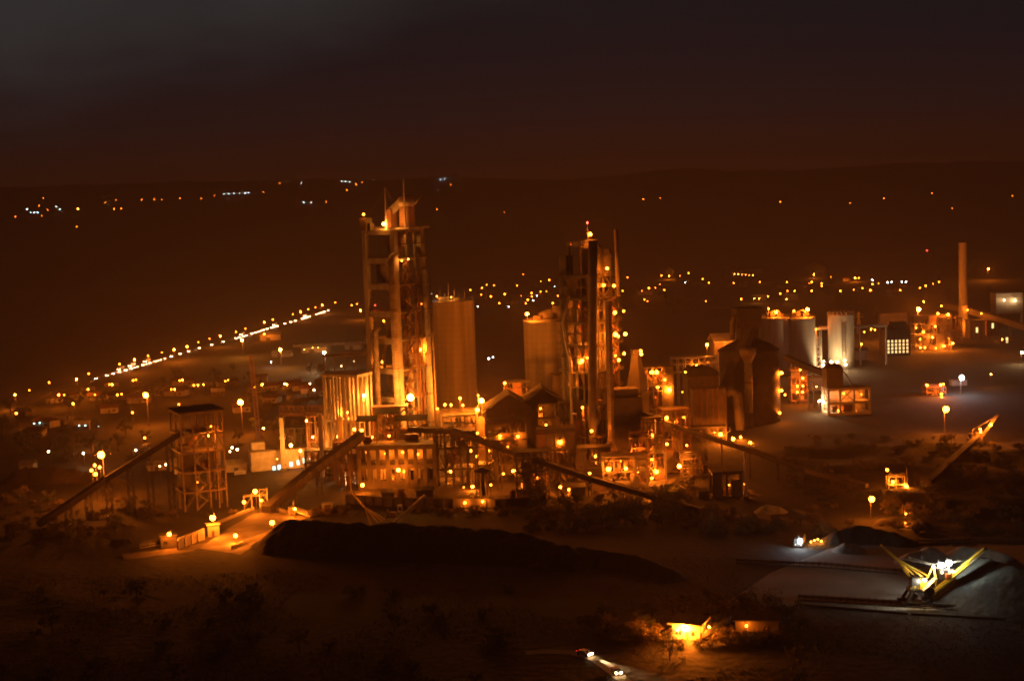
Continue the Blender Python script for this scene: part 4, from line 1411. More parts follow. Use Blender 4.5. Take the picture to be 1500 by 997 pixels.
for u_, v_, cl, n in ((640.7, 598.4, 's', 'leftmost lamp of the row on the brown block'), (651.7, 592.5, 's', 'second lamp of the row on the brown block'), (660.8, 592.8, 's', 'third lamp of the row on the brown block'), (673.8, 583, 's', 'raised lamp of the row on the brown block'),
                      (678, 593.2, 's', 'lamp right of the raised one on the brown block'), (700.5, 579, 's', 'lamp just above the star-bright one between silo and mill sheds'), (705.3, 586.5, 'l', 'star-bright lamp between the tall silo and the mill sheds'), (699.2, 600, 'm', 'lamp just below the star-bright one beside the mill sheds'),
                      (727.7, 580, 's', 'lamp at the left eave of the mill sheds'), (739.3, 560.7, 's', 'lamp on the cluttered platform above the mill sheds')):
    lamp(at(u_, v_, 650), cl, NA, n, 'post', 3.0 + max(0, (600 - v_)) * .3, power=3.0 if cl == 'l' else .8)
# frame behind the mill sheds carrying that platform
plant_frame('process_frame', 'cluttered platform peeping over the gable-roofed mill sheds', 'steel frame', 739, 600, 675, R(0), 13, 8, zof(745, 675, (640, 600, 580, 560)), 3, 2, STEEL, .4, 41, vessels=3)
# mill sheds with dark gable roofs
def shed(label, u0, u1, v_eave, v_ridge, Y, rz, depth, legs=True, cat='shed', wall_m=SHEETD):
    a = at(u0, v_eave, Y)
    w2 = (at(u1, v_eave, Y) - a).x / math.cos(rz)
    ze = a.z
    zr_ = ze + (v_eave - v_ridge) * Y / F
    t = thing('mill_shed', label, cat, (a.x, a.y, 0), rz)
    # ridge along y
    vs = []
    for y in (-.8, depth + .8):
        vs += [(-.8, y, ze), (w2 / 2, y, zr_), (w2 + .8, y, ze), (w2 + .8, y, ze - .3), (w2 / 2, y, zr_ - .3), (-.8, y, ze - .3)]
    fs = [(0, 6, 7, 1), (1, 7, 8, 2), (3, 9, 10, 4), (4, 10, 11, 5), (0, 5, 11, 6), (2, 8, 9, 3), (0, 1, 4, 5), (1, 2, 3, 4), (6, 11, 10, 7), (7, 10, 9, 8)]
    part(t, 'roof', MB().add(vs, fs), ROOFD)
    part(t, 'gable_wall', MB().add([(0, .2, ze - .4), (w2, .2, ze - .4), (w2 / 2, .2, zr_ - .6), (0, .5, ze - .4), (w2, .5, ze - .4), (w2 / 2, .5, zr_ - .6)], [(0, 1, 2), (5, 4, 3), (0, 3, 4, 1), (1, 4, 5, 2), (2, 5, 3, 0)]), wall_m)
    zsx = [ze * .28, ze * .52, ze * .76, ze - .45]
    xs = [w2 * i / 4 for i in range(5)]
    frame(t, xs, [0, depth / 2, depth], zsx, .5, .6, STEEL, slab_t=.2, inset=.4)
    braces(t, xs, [0, depth / 2, depth], [0] + zsx, .25, STEEL, int(u0), .6)
    part(t, 'side_wall', MB().box(.3, w2 - .3, depth - .3, depth, zsx[0], ze - .5), wall_m)
    return t, w2, ze
t_, w2, ze = shed('left of the two dark gable-roofed mill sheds', 712, 782, 600, 577, 622, R(4), 16)
part(t_, 'front_wall', MB().box(.3, w2 - .3, -.25, .2, ze * .5, ze - .5), SHEETD)
t_, w2, ze = shed('right of the two dark gable-roofed mill sheds, with a latticed front', 768, 824, 589, 568.5, 626, R(4), 16)
part(t_, 'front_wall', MB().box(.3, w2 * .35, -.25, .2, ze * .45, ze - .5), SHEETD)
mb = MB()
for i in range(1, 9):
    mb.beam((w2 * (.36 + i * .07), .1, ze * .3), (w2 * (.36 + i * .07), .1, ze - .6), .14)
for i in range(1, 7):
    mb.beam((w2 * .36, .1, ze * (.3 + i * .1)), (w2, .1, ze * (.3 + i * .1)), .14)
part(t_, 'window_lattice', mb, STEEL)
for u_, v_, Y_, cl, n in ((792, 598, 634, 's', 'upper lamp glowing behind the latticed front of the right mill shed'), (800, 622, 634, 's', 'lower lamp glowing behind the latticed front of the right mill shed'), (699.6, 634, 612, 's', 'lamp on the orange stair tower beside the brown block'),
                          (732.4, 638.3, 600, 's', 'upper lamp of the pair under the left mill shed'), (732.8, 643.8, 600, 's', 'lower lamp of the pair under the left mill shed'), (758.4, 639, 600, 's', 'lamp under the right eave of the left mill shed'), (820.3, 647.4, 585, 'm', 'lamp in front of the right mill shed'),
                          (743.8, 654, 575, 't', 'tiny lamp on the long conveyor gallery'), (737.5, 693.6, 585, 's', 'tall glowing lamp in the pipe bay'), (751.6, 689.6, 572, 's', 'lamp on the sloping stair in the pipe bay'), (719, 709.8, 570, 's', 'lamp beside the round water tank'), (692.3, 712.5, 578, 's', 'lamp left of the round water tank'),
                          (679.4, 713.4, 580, 't', 'leftmost lamp by the round water tank'), (766, 709, 570, 's', 'lamp in the frame of thin posts'), (784.8, 694.8, 578, 's', 'lamp on the brick wall in the frame of thin posts'), (820.5, 713, 566, 's', 'left lamp of the pair at the edge of the bushes'), (833.5, 716.7, 564, 's', 'right lamp of the pair at the edge of the bushes'),
                          (802, 673, 597, 's', 'lamp behind the tall frame under the long conveyor'), (660, 690, 600, 's', 'lamp in the rusty column bay'), (690, 660, 604, 's', 'lamp behind the posts of the rusty column bay'), (716, 660, 604, 's', 'upper lamp in the bright pipe bay'), (724, 672, 602, 's', 'lower lamp in the bright pipe bay'),
                          (698, 668, 602, 's', 'lamp left in the bright pipe bay'), (648, 714, 592, 's', 'lamp low in the rusty column bay'), (826, 690, 596, 's', 'lamp right in the tall frame under the long conveyor'), (891.3, 686.7, 566, 'm', 'lamp on a pole under the bin block'), (863.9, 693, 562, 's', 'lamp on the long conveyor below the big pipe'),
                          (916.8, 685.8, 568, 's', 'small lamp on a pole below the bin block'), (931.6, 664, 580, 'm', 'lamp under the right edge of the bin block'), (976.5, 611.8, 588, 'm', 'lamp at the head of the right-hand conveyor'), (980, 571, 628, 'm', 'right of the lamps on the frame behind the hopper house'), (963.5, 567, 630, 's', 'upright glowing lamp on the frame behind the hopper house'),
                          (955.7, 637, 582, 's', 'top lamp of the stair frame'), (953.6, 641.6, 582, 's', 'second lamp of the stair frame'), (948.9, 652.6, 582, 's', 'third lamp of the stair frame'), (954.3, 658, 583, 't', 'faint fourth lamp of the stair frame'), (954.7, 672.6, 581, 's', 'fifth lamp of the stair frame'), (949.6, 683.5, 581, 's', 'sixth lamp of the stair frame'),
                          (961.7, 690.5, 580, 'm', 'bright seventh lamp of the stair frame'), (955, 700, 579, 's', 'lowest lamp of the stair frame'), (977, 650, 590, 's', 'lamp on the pale post beside the stair frame'), (1006, 652, 590, 's', 'lamp right of the brown pipe frame'), (995, 682.4, 575, 'm', 'lamp above the bushes right of the stair frame'),
                          (999.6, 574, 640, 't', 'flat lamp behind the brown pipe frame'), (989.7, 617.8, 604, 's', 'lamp behind the right-hand conveyor'), (1001, 611, 606, 's', 'lamp on the rounded tank behind the right-hand conveyor'), (934.6, 690, 574, 's', 'lamp in the lit recess under the bin block'), (954.8, 545, 628, 'm', 'left lamp of the bright pair on the frame behind the hopper house'),
                          (961.7, 545, 628, 'm', 'right lamp of the bright pair on the frame behind the hopper house'), (974, 556, 628, 's', 'lamp below the bright pair on the frame behind the hopper house'), (1004, 544.8, 650, 's', 'whitish lamp left of the rounded tank'), (910, 675, 578, 's', 'lamp behind the low open frame'), (872, 668, 590, 's', 'lamp behind the frame at the foot of the darker tower')):
    inside = any(k in n for k in (' bay', 'frame', 'posts', 'mill shed', 'conveyor')) and 'gallery' not in n and 'head of' not in n
    wall(u_, v_, Y_ + (4.0 if inside else 0), cl, n, NA, power=.8)
lamp(at(964.8, 727.9, 551), 'l', NA, 'star-bright lamp on a pole beside the bushes below the stair frame', 'street', power=1.1)

# round tank on legs and pale posts
B = at(708, 710, 568)
WT = thing('water_tank', 'small dark conical-roofed tank on thin legs in front of the pipe bay', 'tank', (B.x, B.y, 0))
zt_ = zv(708, 690, 568)
part(WT, 'tank_roof', MB().lathe([(3.6, zt_), (3.4, zt_ + .4), (.3, zt_ + 1.8)], n=18), ROOFD)
part(WT, 'tank_body', MB().lathe([(.9, 0), (.9, zt_)], n=12), SHEETD, True)
for k in range(6):
    t = k * math.pi / 3
    part(WT, 'leg', MB().beam((3 * math.cos(t), 3 * math.sin(t), 0), (3 * math.cos(t), 3 * math.sin(t), zt_ + .1), .18), STEEL)
for u_, v0, Y_, n in ((975, 662, 575, 'pale concrete post right of the stair frame'), (958.5, 628, 590, 'tall pale post behind the lamps of the stair frame'), (1092, 661, 545, 'pale post carrying the right-hand conveyor')):
    P = at(u_, 690, Y_)
    cr = thing('concrete_post', n, 'post', (P.x, P.y, 0))
    part(cr, 'shaft', MB().box(-.5, .5, -.5, .5, .6, zv(u_, v0, Y_)), PALE)
    part(cr, 'footing', MB().box(-.9, .9, -.9, .9, 0, .6), CONCD)

# ================= conveyors
conveyor('conveyor_gallery', 'thick dark conveyor gallery sloping up to the mill building from the yard', [G(390, 746, 1.5), at(452, 694, 575), at(530, 637, 592)], 4.0, 3.2, (.3, .6, .85), legm=STEEL)
conveyor('conveyor_gallery', 'long thin conveyor that bends down across the front of the works', [at(598, 628, 594), at(660, 631, 590), at(700, 643, 584), at(735, 656, 578), at(800, 678, 568), at(870, 702, 557), at(960, 728, 545), G(1028, 747, 1.0)], 2.4, 1.9, (.08, .2, .3, .4, .5, .6, .7, .8, .9))
conveyor('conveyor_gallery', 'right-hand conveyor descending from the works on thin posts', [at(936, 603, 592), at(1000, 628, 588), at(1100, 660, 582), at(1180, 688, 574), G(1270, 711, 1.2)], 2.2, 1.6, (.18, .36, .48, .6, .72, .84))
conveyor('conveyor_gallery', 'long inclined conveyor climbing into the open steel tower at the left', [G(56, 768, 1.0), at(155, 702, 556), at(268, 632, 560)], 2.8, 2.2, (.2, .34, .48, .63, .76, .9), lattice=True)
conveyor('conveyor_gallery', 'dark ground conveyor running up to the small loading head at the right', [G(1358, 708, 1.6), G(1432, 641, 3.0)], 2.4, 2.0, (.3, .6), m=SHEETD)
conveyor('conveyor_gallery', 'far conveyor passing in front of the chimney at the right', [at(1383, 447, 1150), at(1420, 455, 1130), at(1505, 480, 1090)], 4.2, 4.2, (.05, .3, .55, .8))
conveyor('conveyor_gallery', 'short lit conveyor leaving the small transfer station', [at(1088, 717, 551), at(1135, 738, 545), G(1185, 757, .8)], 2.2, 1.4, (.3, .6))
conveyor('conveyor_gallery', 'steep dark conveyor climbing to the head house of the conical-roofed silo', [at(1062, 572, 712), at(1098, 486, 728)], 5.0, 4.5, ())
conveyor('conveyor_gallery', 'dark pipe gallery leading to the dark block of the crusher frame', [at(1150, 523, 800), at(1182, 537, 775), at(1216, 549, 752)], 3.0, 2.6, (.2, .6))

# retaining wall and small stuff along the front of the works
low_pts = [G(508, 737), G(560, 741), G(650, 743), G(742, 744), G(800, 738)]
RW = thing('retaining_wall', 'long dark retaining wall along the front of the works', 'wall', low_pts[0])
for a, b in zip(low_pts[:-1], low_pts[1:]):
    part(RW, 'wall_panel', MB().beam(a + V((0, 0, 1.9)), b + V((0, 0, 1.9)), .7, 3.8), CONCD, world=True)
    n = int((b - a).length / 4)
    for i in range(n):
        e = a + (b - a) * (i / n)
        part(RW, 'buttress', MB().cbox((e.x, e.y - .6, 0), .6, .7, 3.3), CONCD, world=True)
    part(RW, 'railing', MB().rail([a + V((0, 0, 3.8)), b + V((0, 0, 3.8))], 1.1, .1, 2.4), STEEL, world=True)
for u_, v_, n in ((681, 736, 'left'), (707, 734, 'right')):
    lamp(at(u_, v_, G(u_, 744).y - 1.6), 's', NA, f'{n} of the two low lamps glowing on the dark retaining wall', 'wall', power=.55)
t_, w2, ze = shed('small dark gable-roofed shed below the mill sheds, in front of the thin posts', 757, 800, 690, 672, 574, R(3), 8)
for u_, v_, Y_, w_, h_, n, m_ in ((560, 733, 578, 5, 3.0, 'small dark store against the foot of the mill building', SHEETD), (610, 731, 579, 7, 3.4, 'low lit workshop at the foot of the mill building', SHEET), (836, 727, 560, 6, 3.6, 'dark switch cabin at the edge of the bushes', SHEETD), (868, 720, 566, 8, 4.2, 'brown pump house under the long conveyor', SHEET), (905, 722, 560, 5, 3.2, 'small flat-roofed cabin below the bin block', CONCD), (1032, 700, 580, 7, 4.0, 'dark cabin between the brown pipe frame and the transfer station', SHEETD)):
    b = G(u_, v_)
    t = thing('cabin', n, 'hut', (b.x, b.y, 0), R(3))
    part(t, 'wall', MB().box(0, w_, 0, 4, 0, h_), m_)
    part(t, 'roof', MB().add([(-.4, -.5, h_ + .02), (w_ + .4, -.5, h_ + .02), (w_ + .4, 4.5, h_ + .8), (-.4, 4.5, h_ + .8), (-.4, -.5, h_ + .25), (w_ + .4, -.5, h_ + .25), (w_ + .4, 4.5, h_ + 1.05), (-.4, 4.5, h_ + 1.05)], [(3, 2, 1, 0), (4, 5, 6, 7), (0, 1, 5, 4), (1, 2, 6, 5), (2, 3, 7, 6), (3, 0, 4, 7)]), ROOFD)
    part(t, 'door', MB().box(w_ * .4, w_ * .4 + 1.0, -.08, -.01, 0, 2.1), RUST)
    wn = part(t, 'window', MB().box(w_ * .7, w_ * .7 + 1.0, -.07, -.01, 1.1, 2.1), GLASS)
    sub(wn, 'frame', MB().box(w_ * .7 - .1, w_ * .7, -.1, -.005, 1.0, 2.2), STEELP)
for u_, v_, r_, h_, n in ((588, 738, 1.6, 5.5, 'rusty upright tank in front of the mill building'), (752, 735, 1.3, 4.5, 'small rusty tank beside the round-roofed tank'), (930, 716, 1.8, 6.0, 'dark upright tank between bin block and stair frame'), (893, 716, 1.2, 4, 'little upright tank under the bin block')):
    b = G(u_, v_)
    t = thing('upright_tank', n, 'tank', (b.x, b.y, 0))
    part(t, 'tank_body', MB().lathe([(r_, 0), (r_, h_), (r_ * .6, h_ + .5), (.1, h_ + .7)], n=18), RUST if 'rusty' in n else SHEETD, True)
    part(t, 'ladder', MB().beam((-.2, -r_ - .1, 0), (-.2, -r_ - .1, h_), .07).beam((.2, -r_ - .1, 0), (.2, -r_ - .1, h_), .07), STEEL)
    part(t, 'pipe', MB().pipe([(r_ * .5, -r_ * .9, .4), (r_ * 1.3, -r_ * 1.4, .5), (r_ * 1.3, -r_ * 1.4, h_ * .8), (r_ * .4, -r_ * .6, h_ + .4)], .14, 7), RUST, True)

# more open steelwork between the buildings
for (n, u_, v_, Y_, sx_, sy_, vs_, nx_, m_, sd_) in (
        ('pipe-hung steel frame in front of the brown block with the lamp row', 650, 640, 640, 15, 6, (650, 634, 620, 608), 4, STEEL, 101),
        ('dark steel frame in front of the left gable-roofed mill shed', 714, 650, 606, 17, 6, (676, 655, 634, 615), 5, STEEL, 102),
        ('tall dark frame of pipes at the foot of the concrete tower', 548, 640, 616, 15, 6, (648, 630, 612, 596), 4, RUST, 103),
        ('thin pipe frame under the ribbed filter', 1004, 660, 672, 20, 6, (652, 638, 626), 5, STEEL, 104),
        ('dark frame of ducts between the darker tower and the right mill shed', 822, 650, 606, 13, 7, (665, 640, 615, 590), 3, STEEL, 105),
        ('dark pipe frame left of the stair frame, under the bin block edge', 926, 690, 582, 7, 6, (700, 678, 655, 635), 2, RUST, 106),
        ('skeleton frame of pipes right of the pale office', 448, 700, 622, 15, 6, (708, 692, 676, 660), 5, STEEL, 107),
        ('low dark frame by the foot of the right-hand conveyor', 1000, 700, 585, 11, 6, (696, 680, 664), 3, STEEL, 108)):
    plant_frame('process_frame', n, 'steel frame', u_, v_, Y_, R(2), sx_, sy_, zof(u_ + 8, Y_, vs_), nx_, 2, m_, .55, sd_, vessels=3, brace=.6)
# ================= right-hand group: conical-roofed silo, filter, far silos
Y = 735
P = at(1099, 600, Y)
r = 44 * Y / F
CS = thing('clinker_silo', 'broad dark silo with a conical roof and head house', 'silo', (P.x, P.y, 0))
ze, za_ = zv(1099, 513, Y), zv(1099, 495, Y)
part(CS, 'shell', MB().lathe([(r, 0), (r, ze)], n=40), SHEETD, True)
part(CS, 'conical_roof', MB().lathe([(r + .8, ze + .01), (r + .8, ze + .5), (r * .72, ze + 3.4), (r * .3, za_), (.1, za_ + .3)], n=40), ROOFD, True)
hh = thing('head_house', 'dark block on top of the conical-roofed silo', 'building', (at(1094, 500, Y).x, P.y, za_ - 2), R(6))
zt_ = zv(1094, 450, Y) - za_ + 2
part(hh, 'lower_wall', MB().box(-4.5, 4.8, -4, 4, 0, zt_ * .42), SHEET)
part(hh, 'upper_wall', MB().box(-6.5, 6.5, -5, 5, zt_ * .42 + .01, zt_ - .6), SHEETD)
part(hh, 'roof', MB().box(-7, 7, -5.5, 5.5, zt_ - .58, zt_), ROOFD)
part(hh, 'duct', MB().pipe([(-8.2, -2, zt_ * .1), (-8.2, -2, zt_ * .6), (-7, -2, zt_ * .78)], 1.3, 12), DUCT, True)
p0, p1 = at(1095.5, 521, 712), at(1097, 640, 712)
PD = thing('exhaust_duct', 'pale vertical duct with a flared top in front of the conical-roofed silo', 'duct', (p0.x, p0.y, 0))
part(PD, 'duct_pipe', MB().lathe([(2.1, 8), (2.1, p0.z - 3)], n=18), STEELP, True)
part(PD, 'flared_top', MB().lathe([(2.1, p0.z - 3), (4.0, p0.z + 1), (4.4, p0.z + 3.2), (3.4, p0.z + 4)], n=18), DUCT, True)
part(PD, 'flange', MB().lathe([(2.1, p0.z - 14), (2.5, p0.z - 13.9), (2.5, p0.z - 13.3), (2.1, p0.z - 13.2)], n=18), RUST)
part(PD, 'support_leg', MB().box(-1.8, -1.3, -.3, .3, 0, 8).box(1.3, 1.8, -.3, .3, 0, 8).box(-1.8, 1.8, -.35, .35, 7.5, 8), STEEL)
# bag filter
Yf = 685
B = at(1017, 650, Yf)
w_ = 50 * Yf / F
z0, z1 = zv(1040, 622, Yf), zv(1040, 570, Yf)
BF = thing('bag_filter', 'ribbed dark bag filter housing in front of the conical-roofed silo', 'filter', (B.x, B.y, 0), R(4))
mb = MB().box(0, w_, 0, 9, z0, z1)
part(BF, 'housing', mb, SHEET)
for i in range(6):
    x = w_ * (i + .5) / 6
    part(BF, 'stiffener', MB().box(x - .3, x + .3, -.5, -.01, z0, z1 + .6), RUST)
    if i % 2 == 0:
        part(BF, 'dust_hopper', MB().lathe([(.5, z0 - 5), (w_ / 5.0, z0 - .01)], (x + w_ / 12, 4.5, 0), 4), SHEETD)
for x in (.4, w_ / 2, w_ - .4):
    for y in (.4, 8.6):
        part(BF, 'column', MB().box(x - .3, x + .3, y - .3, y + .3, 0, z0 - .02), STEEL)
part(BF, 'railing', MB().rail([(0, 0, z1), (w_, 0, z1)], 1.2, .1), STEEL)
part(BF, 'elbow_duct', MB().pipe([(w_ + .5, 3, z1 - 3), (w_ + 3, 3, z1 - 1.5), (w_ + 6, 3, z1 - 4), (w_ + 7, 3, z0), (w_ + 7, 3, 3)], 2.3, 16), SHEET, True)
# rounded tank
Yr = 700
B = at(1008, 600, Yr)
w_ = 47 * Yr / F
z0, z1 = zv(1030, 578, Yr), zv(1030, 541, Yr)
RT = thing('barrel_roofed_house', 'brown barrel-roofed house left of the ribbed filter', 'building', (B.x, B.y, 0), R(4))
part(RT, 'wall', MB().box(0, w_, 0, 12, 0, z1 - 3.5), SHEET)
vs, n = [], 10
for y in (-.3, 12.3):
    for k in range(n + 1):
        t = math.pi * k / n
        vs.append((w_ / 2 - (w_ / 2 + .3) * math.cos(t), y, z1 - 3.48 + 4.2 * math.sin(t) ** .6 if 0 < k < n else z1 - 3.48))
fs = [(k, k + 1, n + 2 + k, n + 1 + k) for k in range(n)] + [tuple(range(n + 1))[::-1], tuple(range(n + 1, 2 * n + 2)), (0, n + 1, 2 * n + 1, n)]
part(RT, 'barrel_roof', MB().add(vs, fs), ROOFD)
# shed behind
B = at(1048, 560, 850)
SB = thing('storage_shed', 'low pale-gabled shed behind the brown barrel-roofed house', 'shed', (B.x, B.y, 0), R(8))
z1 = zv(1065, 500, 850)
part(SB, 'wall', MB().box(0, 18, 0, 14, 0, z1), SHEET)
part(SB, 'roof', MB().gable(0, 18, 0, 14, z1 + .02, z1 + 4.5, .6, .3), STEELP)
wall(1068, 505, 846, 's', 'lamp under the eave of the pale-gabled shed', NA, power=1.5)
street(1035.7, 504.8, 'm', 'star-bright lamp on a mast left of the conical-roofed silo', None, 30, power=1.6, kind='mast')
# pipe rack left
plant_frame('pipe_rack', 'pale bare pipe rack beyond the brown pipe frame', 'pipe rack', 985, 560, 800, R(3), 27, 6, zof(1000, 800, (545, 533, 524)), 7, 1, STEELP, .45, 51, vessels=0, brace=.1)
wall(1020, 535, 797, 's', 'lamp on the bare pipe rack', NA, power=1.6)
for u_, v_, n in ((1055.7, 636, 'left'), (1074, 642.5, 'middle'), (1099, 648, 'right')):
    wall(u_, v_, 668, 'm', f'{n} of the three lamps below the ribbed filter', NA, power=.75)
for u_, v_, n in ((1046, 634, 'left end of'), (1085, 640, 'far end of')):
    wall(u_, v_, 678, 's', f'lamp glowing behind the {n} the filter hoppers', NA, power=.9)

# far pair of silos with cluttered top
for uc, wp, n in ((1136, 46, 'left'), (1173, 44, 'right')):
    s_, r_, z_ = silo('cement_silo', f'{n} of the two brown silos behind the conical-roofed silo', uc, wp, 464, 930, CONCB, 32)
    part(s_, 'roof_rail', MB().rail([((r_ - .3) * V((math.cos(t), math.sin(t), 0)) + V((0, 0, z_)))[:] for t in [i * math.pi / 8 for i in range(17)]], 1.4, .16, 3), STEEL)
    part(s_, 'roof_housing', MB().cbox((-3, -3, z_ + .3), 5, 5, 3.2).cbox((3, -4, z_ + .3), 4, 4, 2.2), SHEET)
    part(s_, 'roof_duct', MB().pipe([(-4, -6, z_), (-3, -6, z_ + 4), (1, -6, z_ + 5), (5, -6, z_ + .4)], .5, 8), DUCT, True)
part(s_, 'joint_pillar', MB().box(-14.2, -10.0, -8.5, -7, 0, z_ - 1), CONC)
lamp(at(1136.7, 457.3, 921), 'm', NA, 'lamp on the roof of the left brown silo', 'post', 3.2, power=1.0)
lamp(at(1183, 453, 921), 'l', NA, 'brighter lamp on the roof of the right brown silo', 'post', 5, power=.8)
lamp(at(1126, 452, 934), 's', NA, 'small lamp at the back of the left brown silo roof', 'post', 5)
lamp(at(1163, 455, 928), 's', NA, 'small lamp between the two brown silo roofs', 'post', 5)

# bright silo with ladder
BS, r_, z_ = silo('blending_silo', 'pale silo lit from below by a bank of white lamps, with a notched rim', 1233, 38, 459, 950, CONC, 36)
for k in range(18):
    t = k * math.pi / 9
    part(BS, 'rim_block', MB().beam(((r_ - .4) * math.cos(t), (r_ - .4) * math.sin(t), z_), ((r_ - .4) * math.cos(t), (r_ - .4) * math.sin(t), z_ + 1.3), 1.3), CONC)
mb = MB()
for k in range(24):
    z = 12 + k * 2
    if z < z_ - 6:
        mb.beam((-1.6, -r_ - .35, z), (.6, -r_ - .35, z), .25)
for x in (-1.6, .6):
    mb.beam((x, -r_ - .35, 8), (x, -r_ - .35, z_ - 6), .3)
part(BS, 'ladder', mb, STEEL)
for u_, v_, n in ((1206.7, 529, 'upper left'), (1218, 530, 'second upper'), (1226, 530, 'third upper'), (1237.5, 527.8, 'upper right and brightest'), (1206, 535, 'lower left'), (1213, 535.5, 'lower second'), (1239, 534, 'lower right')):
    lamp(at(u_, v_, 932), 'm', WH, f'{n} white lamp in the bank below the pale silo', 'post', 3, power=.5)
# stair tower beside it and pipe bridge
plant_frame('stair_tower', 'thin latticed stair tower left of the pale silo', 'stair tower', 1195, 540, 945, R(0), 4, 4, zof(1198, 945, (536, 522, 508, 494, 479)), 1, 1, STEELP, .5, 52, vessels=0, brace=1)
B = at(1195, 500, 955)
PB = thing('pipe_bridge', 'pale pipe bridge running behind the pale silo to the windowed mill', 'pipe bridge', (B.x, B.y, 0))
z_ = zv(1200, 480, 955)
x1 = at(1300, 482, 955).x - B.x
part(PB, 'deck', MB().box(0, x1, 0, 2.5, z_ - 1.2, z_), STEELP)
for x in (.6, x1 * .62, x1 - .8):
    part(PB, 'support_leg', MB().box(x - .5, x + .5, .5, 1.5, 0, z_ - 1.2), STEELP)
part(PB, 'pipe', MB().tube((0, .8, z_ + .5), (x1, .8, z_ + .5), .45, n=10), DUCT)
wall(1196, 482, 952, 's', 'lamp at the left end of the pale pipe bridge', NA, power=1)
# lamp-lit stair block in front of the far silos
plant_frame('lamp_stair_block', 'small stair block with five lamps in front of the brown silos', 'steel frame', 1160, 590, 790, R(4), 9, 6, zof(1168, 790, (586, 574, 563, 552, 541)), 2, 1, RUST, .4, 53, vessels=2)
for u_, v_, n in ((1172, 541.7, 'topmost'), (1176, 554, 'second'), (1176, 565, 'third, on the right'), (1168, 565.5, 'third, on the left'), (1175.7, 574, 'lowest right'), (1168, 574, 'lowest left')):
    wall(u_, v_, 785, 's', f'{n} lamp of the small stair block in front of the brown silos', NA, power=1)
for u_, v_, cl, n in ((1144.7, 546, 'm', 'lamp on the right side of the conical-roofed silo'), (1145, 572, 's', 'small lamp low on the right side of the conical-roofed silo'), (1150, 578, 's', 'small lamp on a pole right of the conical-roofed silo'), (1142, 604.5, 's', 'square lit doorway lamp at the foot of the conical-roofed silo')):
    wall(u_, v_, 728, cl, n, NA, power=.9)
street(1200, 587, 'm', 'white lamp on the ground left of the dark crusher block', None, 7, WH, power=1.6)
for u_ in (1196, 1204):
    street(u_, 566, 't', 'small pale lamp on the wall between the stair block and the crusher block', 'pale wall lamps by the crusher block', 5, NAW, power=3)
# low wall there
B = at(1186, 572, 840)
LW = thing('low_block', 'long low pale building lit at the foot of the pale silo', 'building', (B.x, B.y, 0))
part(LW, 'wall', MB().box(0, 13, 0, 8, 0, 8), PALE)
part(LW, 'roof', MB().box(-.4, 13.4, -.4, 8.4, 8.01, 8.5), SHEET)

# crusher frame with dark block
Yc = 742
B = at(1214, 618, Yc)
w_ = 62 * Yc / F
z3 = zof(1245, Yc, (604, 588, 568))
CF = thing('crusher_frame', 'open concrete frame lit from inside under a dark block', 'building', (B.x, B.y, 0), R(3))
frame(CF, [0, w_ * .28, w_ * .62, w_], [0, 11], z3, 1.1, 1.3, CONC, slab_t=.3)
braces(CF, [0, w_ * .28, w_ * .62, w_], [0, 11], [0] + z3, .35, RUST, 61, .5)
part(CF, 'back_wall', MB().box(1, w_ - 1, 10, 10.4, 0, z3[-1] - 1.4), PALE)
part(CF, 'machine_housing', MB().box(9, 14, 3, 7, z3[0] + .02, z3[0] + 3.6), RUST)
part(CF, 'machine_housing', MB().box(3, 6, 4, 7, .1, 4), RUST)
zt_ = zv(1225, 534, Yc)
part(CF, 'dark_block', MB().box(-.4, w_ * .38, 1, 10, z3[-1] + .03, zt_ - 2), SHEETD)
part(CF, 'block_roof', MB().lathe([(5.6, zt_ - 1.98), (3.4, zt_)], (w_ * .18, 5.5, 0), 8), ROOFD)
part(CF, 'stair_flight', MB().beam((w_ * .4, 2, z3[-1] + 9), (w_ * .62, 2, z3[-1] + .5), 1.2, .3).beam((w_ * .4, 1.4, z3[-1] + 10), (w_ * .62, 1.4, z3[-1] + 1.6), .12), STEEL)
for u_, v_, n in ((1228, 600.8, 'bright lamp in the lower left bay of the crusher frame'), (1236, 576, 'lamp in the upper left bay of the crusher frame'), (1262, 577, 'lamp in the upper right bay of the crusher frame'), (1248, 598, 'lamp in the lower middle bay of the crusher frame'), (1250, 612, 'lamp on the ground bay of the crusher frame')):
    wall(u_, v_, Yc + 6, 's', n, NA, power=.5)
# building with 24 lit windows
Yw = 1005
B = at(1297, 518, Yw)
w_ = 37 * Yw / F
WB = thing('windowed_mill', 'dark mill with four rows of small lit windows and a stepped roof', 'building', (B.x, B.y, 0), R(0))
ze = zv(1310, 483, Yw)
part(WB, 'wall', MB().box(0, w_, 0, 16, 0, ze), SHEETD)
part(WB, 'roof', MB().gable(0, w_, 0, 16, ze + .02, ze + 3, .5, .3), ROOFD)
part(WB, 'roof_step', MB().box(w_ * .35, w_ * .9, 3, 13, ze + 1, ze + 5.2), ROOFD)
LW_ = glow('lit_window', (1.0, .62, .22), 2.4)
for k in range(4):
    for i in range(6):
        x = .9 + (w_ - 1.8) * (i + .5) / 6
        z = zv(1300, 500 + k * 5.2, Yw)
        wn = part(WB, 'window', MB().box(x - .62, x + .62, -.12, -.03, z - .85, z + .85), LW_)
        sub(wn, 'frame', MB().box(x - .72, x - .62, -.16, -.01, z - .95, z + .95).box(x + .62, x + .72, -.16, -.01, z - .95, z + .95).box(x - .05, x + .05, -.15, -.125, z - .85, z + .85), STEEL)
B = at(1289, 500, 1060)
z0, z1 = zv(1300, 479, 1060), zv(1300, 460, 1060)
PP = thing('silo_shed', 'pale ribbed sheet-clad shed standing over the stepped-roof mill', 'shed', (B.x, B.y, 0))
w2 = 42 * 1060 / F
